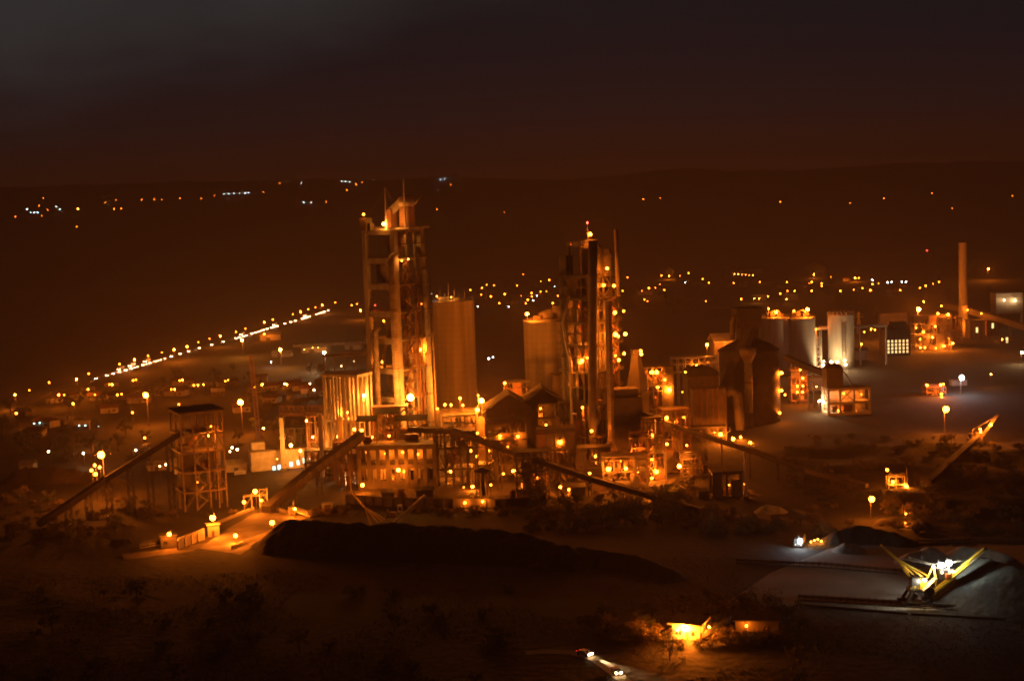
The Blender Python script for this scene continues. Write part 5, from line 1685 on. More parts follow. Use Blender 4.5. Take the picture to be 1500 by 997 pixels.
part(PP, 'sheet_wall', MB().add([(0, 0, z0), (w2, 0, z0), (w2, 4, z1), (1.5, 4, z1), (0, 8, z0), (w2, 8, z0), (w2, 8, z1), (1.5, 8, z1)], [(0, 1, 2, 3), (5, 4, 7, 6), (1, 5, 6, 2), (4, 0, 3, 7), (3, 2, 6, 7), (4, 5, 1, 0)]), STEELP)
for x in (.5, w2 / 2, w2 - .5):
    part(PP, 'column', MB().box(x - .4, x + .4, 2, 2.8, 0, z0), STEELP)
# process cluster right of it, lamps
plant_frame('process_frame', 'far process frame with many small lamps right of the windowed mill', 'steel frame', 1340, 515, 1030, R(0), 27, 10, zof(1360, 1030, (505, 490, 475, 462)), 5, 2, STEEL, .6, 71, vessels=4)
plant_frame('process_frame', 'far brown frame between the many small lamps and the chimney', 'steel frame', 1384, 512, 1060, R(0), 13, 10, zof(1390, 1060, (500, 484, 466)), 3, 2, RUST, .6, 72, vessels=3)
for u_, v_, cl, n in ((1353, 441.7, 's', 'small lamp just above the star-bright one over the far process frame'), (1374, 459, 's', 'left lamp on the top of the far process frame'), (1389, 460.7, 'm', 'right lamp on the top of the far process frame'), (1379, 448, 's', 'lamp at the upper end of the far conveyor'), (1355, 509, 's', 'second lamp of the low row in front of the far process frame'),
                      (1348, 509, 's', 'first lamp of the low row in front of the far process frame'), (1371, 510, 's', 'third lamp of the low row in front of the far process frame'), (1382.7, 506.7, 's', 'fourth lamp of the low row in front of the far process frame'), (1395.7, 502.7, 's', 'last lamp of the low row in front of the far process frame'),
                      (1347.7, 496.7, 's', 'lamp on the middle left of the far process frame'), (1353, 486, 's', 'lamp on the upper left of the far process frame'), (1390, 496, 't', 'small lamp on the far brown frame'), (1370, 478, 's', 'lamp in the middle of the far process frame'), (1342, 480, 's', 'lamp between the windowed mill and the far process frame'), (1366, 494, 's', 'lamp in the lower middle of the far process frame')):
    wall(u_, v_, 1027, cl, n, NA, power=1.2)
street(1345.7, 453, 'x', 'huge star-bright floodlight above the windowed mill', None, 26, kind='mast', power=1.1)
for u_, v_ in ((1266, 486), (1276, 482), (1281.7, 482.7)):
    street(u_, v_, 's', 'small lamp of the trio on the slope left of the stepped-roof mill', 'lamp trio left of the stepped-roof mill', 10, power=1.3)
street(1261.7, 504, 'm', 'lamp lighting the little orange shed between the pale silo and the windowed mill', None, 9, power=1.5)
B = at(1262, 519, 985)
OS = thing('small_shed', 'little orange-lit shed between the pale silo and the windowed mill', 'shed', (B.x, B.y, 0), R(10))
part(OS, 'wall', MB().box(-3, 5, 0, 6, 0, 7), PALE)
part(OS, 'roof', MB().gable(-3, 5, 0, 6, 7.02, 9, .4, .25), SHEET)
# chimney
Yk = 1130
P = at(1411, 485, Yk)
CH = thing('chimney', 'tall slim chimney at the right, lit orange at its foot', 'chimney', (P.x, P.y, 0))
zt_ = zv(1409, 355, Yk)
part(CH, 'shaft', MB().lathe([(3.9, 0), (3.4, zt_ * .5), (3.1, zt_ - .6), (3.3, zt_ - .5), (3.3, zt_), (2.7, zt_ - .1)], n=28), CONC, True)
part(CH, 'platform_ring', MB().lathe([(3.7, zt_ * .33), (4.8, zt_ * .33 + .05), (4.8, zt_ * .33 + .4), (3.7, zt_ * .33 + .45)], n=24), STEEL)
wall(1417, 479, 1122, 'm', 'upper lamp at the foot of the chimney', NA, power=.5)
wall(1417, 488, 1122, 'm', 'lower lamp at the foot of the chimney', NA, power=.45)
wall(1417.3, 454, 1124, 's', 'lamp on the far conveyor beside the chimney', NA, power=.9)
wall(1437.5, 459, 1112, 's', 'lamp on the far conveyor right of the chimney', NA, power=.9)
# blocks right of the chimney
for u0, u1, vt, vb, Y_, m_, n in ((1421, 1443, 470, 515, 1100, SHEET, 'dark block just right of the chimney foot'), (1446, 1463, 461, 520, 1120, RUST, 'brown column-lined block under the far conveyor'), (1464, 1488, 500, 520, 1060, SHEETD, 'low dark block at the far right edge of the works')):
    a = at(u0, vb, Y_)
    t = thing('works_block', n, 'building', (a.x, a.y, 0))
    w2 = (u1 - u0) * Y_ / F
    z_ = zv((u0 + u1) / 2, vt, Y_)
    part(t, 'wall', MB().box(0, w2, 0, 12, 0, z_), m_)
    part(t, 'roof', MB().box(-.5, w2 + .5, -.5, 12.5, z_ + .01, z_ + .6), ROOFD)
    for i in range(4):
        part(t, 'pilaster', MB().box(w2 * i / 3.2, w2 * i / 3.2 + .6, -.5, -.02, 0, z_ - .5), STEEL)
    wn = part(t, 'window', MB().box(w2 * .4, w2 * .4 + 1.6, -.12, -.03, z_ * .35, z_ * .35 + 4), LW_)
    sub(wn, 'frame', MB().box(w2 * .4 - .2, w2 * .4, -.2, -.01, z_ * .35 - .2, z_ * .35 + 4.2), STEEL)
# pale tall wall with white lamps
Yq = 1180
a = at(1459, 520, Yq)
QB = thing('loading_silo', 'pale tall bin with two white lamps at the far right edge', 'building', (a.x, a.y, 0))
w2 = 40 * Yq / F
z_ = zv(1475, 429, Yq)
part(QB, 'wall', MB().box(0, w2, 0, 14, 12, z_), CONC)
for x in (1, w2 - 1):
    part(QB, 'column', MB().box(x - .8, x + .8, .3, 1.9, 0, 11.98), CONC)
for i in range(6):
    part(QB, 'ledge', MB().box(0, w2, -.5, -.02, 14 + i * (z_ - 16) / 6, 14.6 + i * (z_ - 16) / 6), CONC)
wall(1471, 439.5, Yq - 4, 'm', 'left white lamp on the pale tall bin at the far right', WH, power=.12)
wall(1486.7, 440, Yq - 3, 'l', 'right white lamp on the pale tall bin at the far right', WH, power=.06)
street(1497, 516, 'm', 'white lamp on the ground at the far right edge', None, 8, WH, power=1.2)
street(1468, 497, 's', 'tall glowing lamp under the far conveyor at the right', None, 12, NA, power=1.5)
# radio mast
B = TG(1367, 431)
RM = thing('radio_mast', 'thin latticed radio mast with a red light at its top', 'mast', (B.x, B.y, B.z))
hz = zv(1358, 367, B.y) - B.z
part(RM, 'mast_lattice', MB().truss((0, 0, 0), (0, 0, hz), 1.6, 1.6, .22, 22), STEEL)
# transmission pylon beside the pale silo
B = TG(1258, 489)
PY = thing('lattice_pylon', 'small lattice pylon just right of the pale silo', 'pylon', (B.x, B.y, B.z))
hz = zv(1257.5, 457, B.y) - B.z
part(PY, 'tower_lattice', MB().truss((0, 0, 0), (0, 0, hz * .6), 2.4, 2.4, .25, 6).truss((0, 0, hz * .6), (0, 0, hz), 1.0, 1.0, .22, 5), STEELP)
part(PY, 'cross_arm', MB().beam((-4, 0, hz * .78), (4, 0, hz * .78), .35).beam((-3, 0, hz * .9), (3, 0, hz * .9), .3), STEELP)

# ---------- small lamp-covered crusher at the right and the white light behind
Y_ = 790
plant_frame('primary_crusher', 'small lamp-covered steel crusher above the huge orange lamp at the right', 'crusher', 1358, 596, 800, R(5), 11, 7, zof(1370, 800, (590, 582, 574, 566)), 2, 1, RUST, .45, 81, vessels=2)
for u_, v_, n in ((1358, 564, 'top left'), (1378, 563.5, 'top middle'), (1382, 562.5, 'top right'), (1379, 576.7, 'second row'), (1379.5, 582, 'third row'), (1370, 589, 'lowest')):
    wall(u_, v_, 795, 's', f'{n} lamp on the small steel crusher at the right', NA, power=1.2)
street(1385.7, 599, 'x', 'huge orange floodlight at the foot of the small steel crusher', None, 12, kind='mast', power=.3)
street(1409, 553, 'x', 'dazzling blue-white floodlight behind the small steel crusher', None, 10, CW, kind='mast', power=.10)
B = TG(1398, 566)
HB = thing('site_hut', 'low hut lit by the dazzling blue-white floodlight', 'hut', (B.x, B.y, B.z), R(4))
part(HB, 'wall', MB().box(0, 9, 3, 8, 0, 3), PALE)
part(HB, 'roof', MB().box(-.4, 9.4, 2.5, 8.4, 3.01, 3.3), STEELP)
street(1451.7, 548, 's', 'small lamp right of the dazzling blue-white floodlight', None, 8, NAW, power=1.5)
# loading head at the end of the ground conveyor
B = TG(1428, 648)
LH = thing('loading_machine', 'small loading machine with a slanting jib at the top of the dark ground conveyor', 'loader', (B.x, B.y, B.z))
part(LH, 'base', MB().cbox((0, 0, 0), 6, 5, 2.2), STEEL)
part(LH, 'cab', MB().cbox((1.5, 0, 2.2), 3, 3, 2.6), RUST)
part(LH, 'hopper', MB().lathe([(.6, 2.2), (1.6, 4.4)], (-1.8, 0, 0), 4), SHEET)
part(LH, 'jib', MB().truss((3, 0, 2.4), loc_of(LH, at(1461, 607, B.y)), .9, .9, .13, 8), STEELP)
part(LH, 'stay', MB().beam((-1, 0, 6), loc_of(LH, at(1459, 610, B.y)), .1).beam((-1, 0, 2.2), (-1, 0, 6), .2), STEELP)
wall(1436, 628.5, B.y - 4, 's', 'upper lamp of the pair on the small loading machine', NA, power=1.3)
wall(1436.7, 632.5, B.y - 5, 's', 'lower lamp of the pair on the small loading machine', NA, power=1.1)
wall(1451.7, 622, B.y - 2, 's', 'lamp halfway up the jib of the small loading machine', NA, power=1.2)
# little pump frame and lamps in the quarry ground
B = TG(1302, 716)
PF = thing('pump_platform', 'small lit platform frame with three lamps in the rough ground at the right', 'platform', (B.x, B.y, B.z), R(3))
frame(PF, [0, 3, 6.5], [0, 3], [1.8, 5.0], .25, .35, STEELP, slab_t=.12)
part(PF, 'railing', MB().rail([(0, 0, 5), (6.5, 0, 5)], 1.1, .08, 1.6), STEELP)
part(PF, 'pump_housing', MB().cbox((3.2, 1.5, 1.82), 2.4, 1.6, 1.6), RUST)
part(PF, 'lamp_post', MB().tube((7.4, 0, 0), (7.4, 0, 8.5), .13, .09, 6), STEELP)
wall(1299.7, 688, B.y - 1, 'm', 'upper lamp of the small platform in the rough ground', NA, power=.6)
wall(1308, 705.4, B.y - 1, 's', 'middle lamp of the small platform in the rough ground', NA, power=.8)
wall(1328, 713, B.y - 1, 'm', 'lower right lamp of the small platform in the rough ground', NA, power=.8)
street(1277, 730.7, 'l', 'star-bright lamp on a pole over the rough ground at the right', None, 8, power=.4)
street(1327, 752, 't', 'small lamp just over the lit bank above the yellow stacker', None, 3, power=2.5)
street(1326, 765, 't', 'low lamp glowing in the hollow above the yellow stacker', None, 1.6, power=2.5)
# ================= open steel tower at the left with its conveyor
Yo = 556
O3 = at(268, 700, Yo)
A3 = R(27)
OT = thing('transfer_tower', 'open steel tower with pale frame and flat dark roof at the left', 'tower', (O3.x, O3.y, 0), A3)
lx = 17.5
ly = 17.0
zs3 = zof(268, Yo, (722, 693, 664, 638, 606))
xs = [.3, lx * .30, lx * .62, lx * .82, lx]
frame(OT, xs, [.3, ly * .5, ly], zs3[:-1] + [zs3[-1]], .62, .7, DUCT, slab=False)
for k, z in enumerate(zs3[:-1]):
    part(OT, 'floor_slab', MB().box(lx * (.3 if k % 2 else .05), lx * .8, 2, ly - .6, z - .3, z - .06), SHEET)
part(OT, 'roof', MB().box(-.7, lx + .7, -.7, ly + .7, zs3[-1] + .01, zs3[-1] + .55), ROOFD)
part(OT, 'bin', MB().box(1.2, 5.2, 5, 11, zs3[0] + 1, zs3[2] + 2), SHEETD)
part(OT, 'bin_hopper', MB().lathe([(.7, 1.5), (3.4, zs3[0] + .98)], (3.2, 8, 0), 4), SHEETD)
part(OT, 'chute', MB().beam((9, 5, zs3[3]), (5, 7, zs3[2] + 2), 1.4, 1.4), RUST)
part(OT, 'panel', MB().box(lx * .84, lx - .4, .2, .35, zs3[2], zs3[3] - 1), PALE)
part(OT, 'panel', MB().box(lx * .64, lx * .8, 3.2, 3.4, zs3[1], zs3[2] - 1), SHEET)
part(OT, 'drive_housing', MB().cbox((8, 6, zs3[3]), 3, 2.2, 2.4).cbox((11, 7, zs3[1]), 3.5, 3, 3), RUST)
braces(OT, xs, [.3, ly * .5, ly], [0] + zs3, .28, SHEET, 91, .22)
stair(OT, lx * .32, -1.0 + 2.2, .1, zs3[3], 4.0, STEELP, 3.3)
wall(304, 638, Yo + 6, 'm', 'lamp on the upper floor of the open steel tower', NA, power=.9)
wall(289, 706, Yo + 9, 't', 'faint lamp inside the foot of the open steel tower', NA, power=.8)
wall(309, 624, Yo + 9, 't', 'small flat lamp near the roof of the open steel tower', NA, power=1)
# white flatbed-lit sheds behind
for u0, v0, w_, d_, h_, rz, n, m_ in ((195, 667, 8, 6, 4, 10, 'white gabled shed behind the sloping conveyor at the left', PALE), (28, 690, 7, 5, 3.5, -5, 'pale little hut on the dark slope at the far left', PALE), (249, 690, 6, 5, 4.5, 8, 'white arched store behind the open steel tower', PALE), (330, 692, 10, 7, 4, 12, 'pale long shed with parked vehicle right of the open steel tower', PALE),
                                     (372, 560, 9, 7, 4, 4, 'pale house lit by lamps beyond the trees', PALE), (108, 665, 9, 6, 3.6, 6, 'low white shed left of the huge floodlight cluster', PALE), (215, 690, 9, 5, 3, 6, 'low long white shed behind the conveyor trestles', PALE)):
    b = TG(u0, v0)
    t = thing('shed', n, 'shed', (b.x, b.y, b.z - .3), R(rz))
    part(t, 'wall', MB().box(0, w_, 0, d_, 0, h_), m_)
    part(t, 'roof', MB().gable(0, w_, 0, d_, h_ + .02, h_ + 1.8, .4, .25), STEELP)
    part(t, 'door', MB().box(w_ * .4, w_ * .6, -.08, -.01, 0, 2.4), SHEETD)
# red lattice mast
for u0, vb, ut, vt, Y_, n in ((381, 662, 368, 525, 690, 'thin red lattice crane mast left of the pale office'),):
    b, t_ = at(u0, vb, Y_), at(ut, vt, Y_)
    CM = thing('crane_mast', n, 'crane', (b.x, b.y, 0))
    part(CM, 'mast_lattice', MB().truss((0, 0, 0), (t_.x - b.x, 0, t_.z), 1.7, 1.7, .26, 26), REDPL)
    part(CM, 'base', MB().cbox((0, 0, 0), 5, 5, 2.5), STEEL)
    part(CM, 'jib_head', MB().cbox((t_.x - b.x, 0, t_.z), 2.2, 1.6, 1.5), REDPL)
# hoist box by the deck lamp
B = at(478, 590, 700)
HBX = thing('hoist_house', 'dark box on columns left of the latticed deck', 'building', (B.x, B.y, 0))
z0, z1 = zv(485, 586, 700), zv(485, 551, 700)
part(HBX, 'box_wall', MB().box(0, 7, 0, 7, z0, z1), SHEETD)
part(HBX, 'roof', MB().box(-.4, 7.4, -.4, 7.4, z1 + .01, z1 + .6), ROOFD)
for x in (.5, 6.5):
    part(HBX, 'column', MB().box(x - .4, x + .4, .2, 1, 0, z0 - .01), CONC)
# depot yard behind: long lit fence, sheds
FE = TG(430, 510)
b0, b1 = TG(430, 508.5), TG(545, 503)
FC = thing('boundary_wall', 'long pale boundary wall lit by the yellow and white floodlights', 'wall', b0)
part(FC, 'wall_panel', MB().beam(b0 + V((0, 0, 1)), b1 + V((0, 0, 1)), .4, 2.4), PALE, world=True)
for i in range(12):
    e = b0 + (b1 - b0) * (i / 11)
    part(FC, 'pier', MB().cbox((e.x, e.y - .3, H(e.x, e.y) - .5), .8, .8, 3.4), PALE, world=True)
for u0, v0, w_, d_, h_, n in ((381, 499, 20, 10, 6, 'long lit depot shed between the two big floodlights'), (442, 517, 22, 12, 5, 'dark gabled depot shed below the boundary wall'), (398, 523, 16, 8, 3, 'low pale depot building with a blue lamp'), (505, 512, 14, 8, 4, 'small depot shed under the white floodlight')):
    b = TG(u0, v0)
    t = thing('depot_shed', n, 'shed', (b.x, b.y, b.z - .4), R(-6))
    part(t, 'wall', MB().box(0, w_, 0, d_, 0, h_), PALE)
    part(t, 'roof', MB().gable(0, w_, 0, d_, h_ + .02, h_ + 2.4, .5, .3), STEELP)
    part(t, 'door', MB().box(w_ * .3, w_ * .5, -.1, -.01, 0, 3.2), SHEETD)
street(387, 489, 's', 'lamp on the wall of the long lit depot shed', None, 7, power=1.2)
street(397, 530, 't', 'bluish lamp at the low pale depot building', None, 4, CW, power=1.5)
for u_, v_ in ((446, 512), (458, 509), (466, 509)):
    street(u_, v_, 't', 'small lamp along the boundary wall of the depot', 'lamps along the depot wall', 5, NAW, power=2)

# ================= unloading yard in the left foreground
def low_wall(name, label, pts, h, t=.5, m=CONC, cat='wall'):
    P = [G(u, v) for u, v in pts]
    root = thing(name, label, cat, P[0])
    for a, b in zip(P[:-1], P[1:]):
        part(root, 'wall_panel', MB().beam(a + V((0, 0, h / 2)), b + V((0, 0, h / 2)), t, h), m, world=True)
    part(root, 'coping', MB().beam(P[0] + V((0, 0, h + .09)), P[-1] + V((0, 0, h + .09)), t + .2, .16) if len(P) == 2 else MB().beam(P[0] + V((0, 0, h + .09)), P[1] + V((0, 0, h + .09)), t + .2, .16), m, world=True)
    return root
low_wall('kerb_wall', 'low kerb wall along the near edge of the bright unloading yard', [(340, 803), (410, 775)], .9)
low_wall('kerb_wall', 'lit parapet running from the small trestle to the reclaim pit', [(383, 744), (430, 754)], 1.3)
low_wall('kerb_wall', 'dim kerb wall on the far side of the unloading yard', [(312, 770), (372, 746)], 1.0)
b0, b1 = G(262, 804), G(300, 789)
HW = thing('hopper_wall', 'long concrete hopper wall at the left of the unloading yard', 'wall', b0)
for i in range(4):
    e0, e1 = b0 + (b1 - b0) * (i / 4), b0 + (b1 - b0) * ((i + 1) / 4 - .02)
    part(HW, 'wall_panel', MB().beam(e0 + V((0, 0, 2)), e1 + V((0, 0, 2)), .6, 4.0), CONC, world=True)
    part(HW, 'buttress', MB().cbox((e0.x, e0.y - .6, 0), .6, .9, 3.4), CONC, world=True)
B = G(305, 786)
SBX = thing('switch_house', 'small concrete switch house under the bright lamp by the unloading yard', 'hut', (B.x, B.y, 0), R(20))
part(SBX, 'wall', MB().box(0, 4.2, 0, 3.4, 0, 4.2), CONC)
part(SBX, 'roof', MB().box(-.4, 4.6, -.4, 3.8, 4.21, 4.5), PALE)
part(SBX, 'door', MB().box(1.4, 2.4, -.08, -.01, 0, 2.2), SHEETD)
B = G(236, 803)
CBX = thing('control_hut', 'dark square hut with a lamp on its roof beside the conveyor tail', 'hut', (B.x, B.y, 0), R(14))
part(CBX, 'wall', MB().box(0, 5.6, 0, 5, 0, 4.2), CONCD)
part(CBX, 'roof', MB().box(-.4, 6, -.4, 5.4, 4.21, 4.6), ROOFD)
part(CBX, 'door', MB().box(3.6, 4.6, -.08, -.01, 0, 2.1), SHEETD)
part(CBX, 'window', MB().box(1, 2.4, -.07, -.01, 1.4, 2.5), GLASS)
conveyor('ground_conveyor', 'short lit conveyor tail left of the dark square hut', [G(205, 800, .9), G(234, 794, 1.6)], 1.6, .8, (), m=RUBBER, legm=STEELP, walkway=True)
lamp(at(311.6, 758, G(311, 786).y - 2), 'l', NA, 'star-bright lamp over the small concrete switch house', 'wall', power=.45)
lamp(at(247.8, 782, G(248, 803).y - 2), 'm', NA, 'bright lamp on the roof of the dark square hut', 'wall', power=.5)
street(345, 784, 'm', 'low bright lamp in the middle of the unloading yard', None, 3.2, power=.55)
lamp(at(398.7, 765, G(398, 790).y), 'm', NA, 'bright lamp on the flank of the black coal heap', 'street', power=.6)
street(373.7, 719.4, 'm', 'bright lamp on a pole at the small trestle', None, 9.5, power=.7)
street(357.5, 735, 'm', 'bright lamp left of the small trestle', None, 4.5, power=.5)
lamp(at(382.5, 732.5, G(382, 746).y - .5), 's', NA, 'smaller lamp on the right post of the small trestle', 'wall', power=1.0)
# small trestle
B = G(358, 745)
ST = thing('small_trestle', 'small braced trestle lit orange at the head of the unloading yard', 'trestle', (B.x, B.y, 0), R(6))
xs = [0, 3, 6.2, 9.2]
for i, x in enumerate(xs):
    for y in (0, 2.6):
        part(ST, 'post', MB().beam((x, y, 0), (x, y, 5.2 + i * .9), .32), STEELP)
part(ST, 'beam', MB().beam((-.3, 0, 5.1), (9.5, 0, 5.1), .3).beam((-.3, 2.6, 5.1), (9.5, 2.6, 5.1), .3).beam((6, 0, 7.6), (9.4, 0, 7.6), .3), STEELP)
part(ST, 'bracing_lattice', MB().beam((0, 0, 0), (3, 0, 5), .2).beam((6.2, 0, 1), (9.2, 0, 5), .2).beam((6.2, 0, 5), (9.2, 0, 1), .2).beam((6.2, 0, 5.2), (9.2, 0, 7.5), .18), STEELP)
# reclaim pit ramp
b0, b1 = G(430, 752, 0), G(460, 757, 0)
RP = thing('reclaim_pit', 'brightly lit concrete pit head with a sloping slab beside the coal heap', 'pit', b0)
part(RP, 'ramp_slab', MB().beam(b0 + V((0, 0, 2.2)), b1 + V((0, 0, .4)), 4.0, .5), PALE, world=True)
part(RP, 'pit_wall', MB().cbox((b0.x - .5, b0.y - 1, 0), 2.6, 1.0, 3.0), PALE, world=True)
part(RP, 'vent_post', MB().tube((b0.x, b0.y + 1, 2.4), (b0.x, b0.y + 1, 4.6), .35, n=8), PALE, world=True)
street(432, 745, 's', 'lamp glaring on the pit head beside the coal heap', None, 3.6, power=1.1)
# gantry frame behind the heap
B = G(472, 752)
GF = thing('pump_shelter', 'small flat-roofed shelter on posts behind the coal heap', 'shelter', (B.x, B.y, 0), R(-4))
part(GF, 'roof', MB().box(-.3, 4.3, -.3, 3.3, 3.6, 3.9), PALE)
for x in (.2, 3.8):
    for y in (.2, 2.8):
        part(GF, 'post', MB().box(x - .15, x + .15, y - .15, y + .15, 0, 3.6), STEELP)
part(GF, 'pump_housing', MB().cbox((2, 1.5, 0), 1.8, 1.4, 1.5), RUST)

# ================= heaps
def heap(name, label, spine, hw, m, seed, rough=.5, n=90, cat='stockpile', base=0.0, slope=.72):
    """a heap over a spine of (x, y, height): the surface falls away at its angle of repose, broken by lumps and gullies"""
    xs_ = [p[0] for p in spine]
    ys_ = [p[1] for p in spine]
    hm = max(p[2] for p in spine)
    mg = hm / slope + 2
    x0, x1, y0, y1 = min(xs_) - mg, max(xs_) + mg, min(ys_) - mg, max(ys_) + mg
    nx = n
    ny = max(12, int(n * (y1 - y0) / (x1 - x0)))
    root_z = base
    vs, fs, idx = [], [], {}
    for j in range(ny + 1):
        for i in range(nx + 1):
            x, y = x0 + (x1 - x0) * i / nx, y0 + (y1 - y0) * j / ny
            best = -9
            for (ax, ay, ah), (bx, by, bh) in zip(spine[:-1], spine[1:]):
                dx, dy = bx - ax, by - ay
                L2 = dx * dx + dy * dy
                t = max(0, min(1, ((x - ax) * dx + (y - ay) * dy) / L2)) if L2 else 0
                d = math.hypot(x - ax - dx * t, y - ay - dy * t)
                z = ah + (bh - ah) * t - slope * (math.sqrt(d * d + 1.2) - 1.05)
                best = max(best, z)
            g = noise.noise(V((x * .22, y * .22, seed))) * rough + noise.noise(V((x * .6, y * .6, seed + 3))) * rough * .5
            vs.append((x, y, base + best + (g if best > -.5 else 0)))
    for j in range(ny):
        for i in range(nx):
            q = (j * (nx + 1) + i, j * (nx + 1) + i + 1, (j + 1) * (nx + 1) + i + 1, (j + 1) * (nx + 1) + i)
            if max(vs[k][2] for k in q) > H(vs[q[0]][0], vs[q[0]][1]) - .6:
                fs.append(q)
    used = sorted({k for f in fs for k in f})
    mp_ = {k: i for i, k in enumerate(used)}
    mb = MB().add([vs[k] for k in used], [tuple(mp_[k] for k in f) for f in fs])
    c = spine[len(spine) // 2]
    o = link(name, mb.mesh(name, m, True, (c[0], c[1], base)))
    o.location = (c[0], c[1], base)
    return tag(o, label, cat)
def sp(u, v, h):
    p = G(u, v, h)
    return (p.x, p.y, h)
heap('coal_heap', 'huge black heap filling the middle foreground below the works', [sp(424, 760, 9.5), sp(520, 766, 9.5), sp(640, 769, 9.5), sp(760, 778, 8.5), sp(830, 800, 6)], 0, COAL, 1, 1.1, 200)
heap('coal_heap', 'low black heap right of the huge one, in the dark', [sp(850, 800, 5), sp(930, 812, 4.5), sp(980, 830, 3.5)], 0, COAL, 2, .4, 80)
heap('stone_heap', 'tall grey-green stone heap right of the yellow stacker', [sp(1439, 815, 11.5), sp(1500, 833, 10.5), sp(1580, 850, 10)], 0, GREYP, 3, .45, 150, slope=.66)
for spn, sd, n in (([sp(1333, 809, 3.2), sp(1348, 806, 3.6)], 4, 'small pale heap behind the left boom of the yellow stacker'), ([sp(1361, 800, 4.8), sp(1364, 801, 4.4)], 5, 'pointed pale heap behind the lamps of the yellow stacker'), ([sp(1408, 800, 4.6), sp(1450, 803, 4.6), sp(1472, 811, 4)], 6, 'long pale heap behind the right boom of the yellow stacker'), ([sp(1238, 795, 2.6), sp(1250, 797, 2.2)], 7, 'pale heap below the dark mound at the stockyard edge')):
    heap('limestone_heap', n, spn, 0, LIME, sd, .3, 60)
heap('soil_heap', 'dark mound in front of the lit bank above the stockyard', [sp(1225, 778, 3.6), sp(1258, 769, 5.0), sp(1290, 775, 4), sp(1325, 784, 3)], 0, SOIL, 8, .7, 90)
heap('soil_heap', 'brown earth bank beside the floodlight cluster at the left', [sp(30, 686, 6), sp(80, 682, 7), sp(110, 687, 5)], 0, SOIL, 9, .9, 70)
heap('soil_heap', 'orange-lit earth cone under the floodlight cluster at the left', [sp(128, 690, 4), sp(150, 694, 4), sp(175, 700, 2)], 0, SOIL, 10, .6, 60)
heap('soil_heap', 'orange-lit bank catching the low lamp above the stockyard', [sp(1295, 758, 2.6), sp(1335, 757, 3.4), sp(1352, 764, 3)], 0, SOIL, 11, .5, 60)
heap('soil_heap', 'small lit earth heap under the short conveyor of the transfer station', [sp(1125, 738, 3), sp(1140, 742, 2)], 0, LIME, 12, .4, 40)
# ================= yellow stacker
def spot(par, loc, dirv, P, ang, col, blend=.6, rad=.12):
    d = bpy.data.lights.new('headlight_beam', 'SPOT')
    d.energy, d.spot_size, d.spot_blend, d.color, d.shadow_soft_size = P, R(ang), blend, col, rad
    d.use_soft_falloff = False
    o = bpy.data.objects.new('headlight_beam', d)
    COL.objects.link(o)
    o.parent = par
    o.location = loc
    o.rotation_euler = V(dirv).to_track_quat('-Z', 'Y').to_euler()
YSK = G(1347, 884).y
B = G(1347, 884)
SK = thing('stacker', 'floodlit yellow stacker with a raised boom on each side, on rails in the stockyard', 'stacker', (B.x, B.y, 0))
def k(u, v, dy=0.0):
    p = at(u, v, YSK + dy)
    return V((p.x - B.x, p.y - B.y, p.z))
# bogies, portal
for x in (-4.2, 3.0):
    for y in (-2.4, 2.4):
        part(SK, 'bogie', MB().cbox((x, y, .35), 3.0, .8, 1.0), BLACKM)
        for dx in (-.9, .9):
            part(SK, 'wheel', MB().tube((x + dx, y - .3, .55), (x + dx, y + .3, .55), .42, n=12), BLACKM)
part(SK, 'portal_frame', MB().beam((-4.2, -2.4, 1.4), (-2.6, -1.8, 4.2), .8).beam((3.0, -2.4, 1.4), (1.8, -1.8, 4.2), .8).beam((-4.2, 2.4, 1.4), (-2.6, 1.8, 4.2), .8).beam((3, 2.4, 1.4), (1.8, 1.8, 4.2), .8).box(-3.2, 2.4, -2.2, 2.2, 4.0, 4.7), BLACKM)
part(SK, 'machine_house', MB().box(-2.6, -.2, -1.8, 1.8, 4.72, 8.2), BLACKM)
part(SK, 'machine_house_wall', MB().box(-.15, 1.8, -1.4, 1.4, 4.72, 7.4), YELLOW)
part(SK, 'deck_plate', MB().beam(k(1351, 864, -1.6), k(1371, 846, -1.6), 2.6, .3), BANDP)
part(SK, 'belt_drum', MB().tube(k(1363.5, 866, -2.6), k(1363.5, 866, -1.4), 1.15, n=20).tube(k(1363.5, 866, -2.75), k(1363.5, 866, -2.6), .5, n=12), BLACKM)
part(SK, 'tail_chute', MB().beam(k(1334, 876, -1), k(1340, 868, -1), 1.8, 1.6), BLACKM)
# boom to the right
o = part(SK, 'boom', MB().beam(k(1368, 866), k(1443, 803), 1.3, .85), YELLOW)
part(SK, 'boom_girder', MB().beam(k(1369, 869, -1.1), k(1420, 826, -.9), .4, .5).beam(k(1369, 869, 1.1), k(1420, 826, .9), .4, .5), YELLOW)
sub(o, 'belt', MB().beam(k(1369, 870.5, -.8), k(1441, 808, -.8), .5, .25), BANDP)
sub(o, 'head_drum', MB().tube(k(1444, 803, -.9), k(1444, 803, .9), .5, n=12), BLACKM)
# counter boom to the left with its fan of ties
part(SK, 'counter_boom', MB().beam(k(1290.5, 798), k(1323, 827), .85, .75), YELLOW)
for u_, v_, dy in ((1340, 858, -1.0), (1343, 846, .8), (1350, 843, -.8), (1358, 842, .8)):
    part(SK, 'counter_boom_strut', MB().beam(k(1314, 818.5, dy * .2), k(u_, v_, dy), .34), YELLOW)
part(SK, 'counter_boom_strut', MB().beam(k(1323, 827, 0), k(1340, 856, 0), .42), YELLOW)
part(SK, 'counterweight', MB().cbox(k(1342, 858), 1.6, 2.2, 1.4), BLACKM)
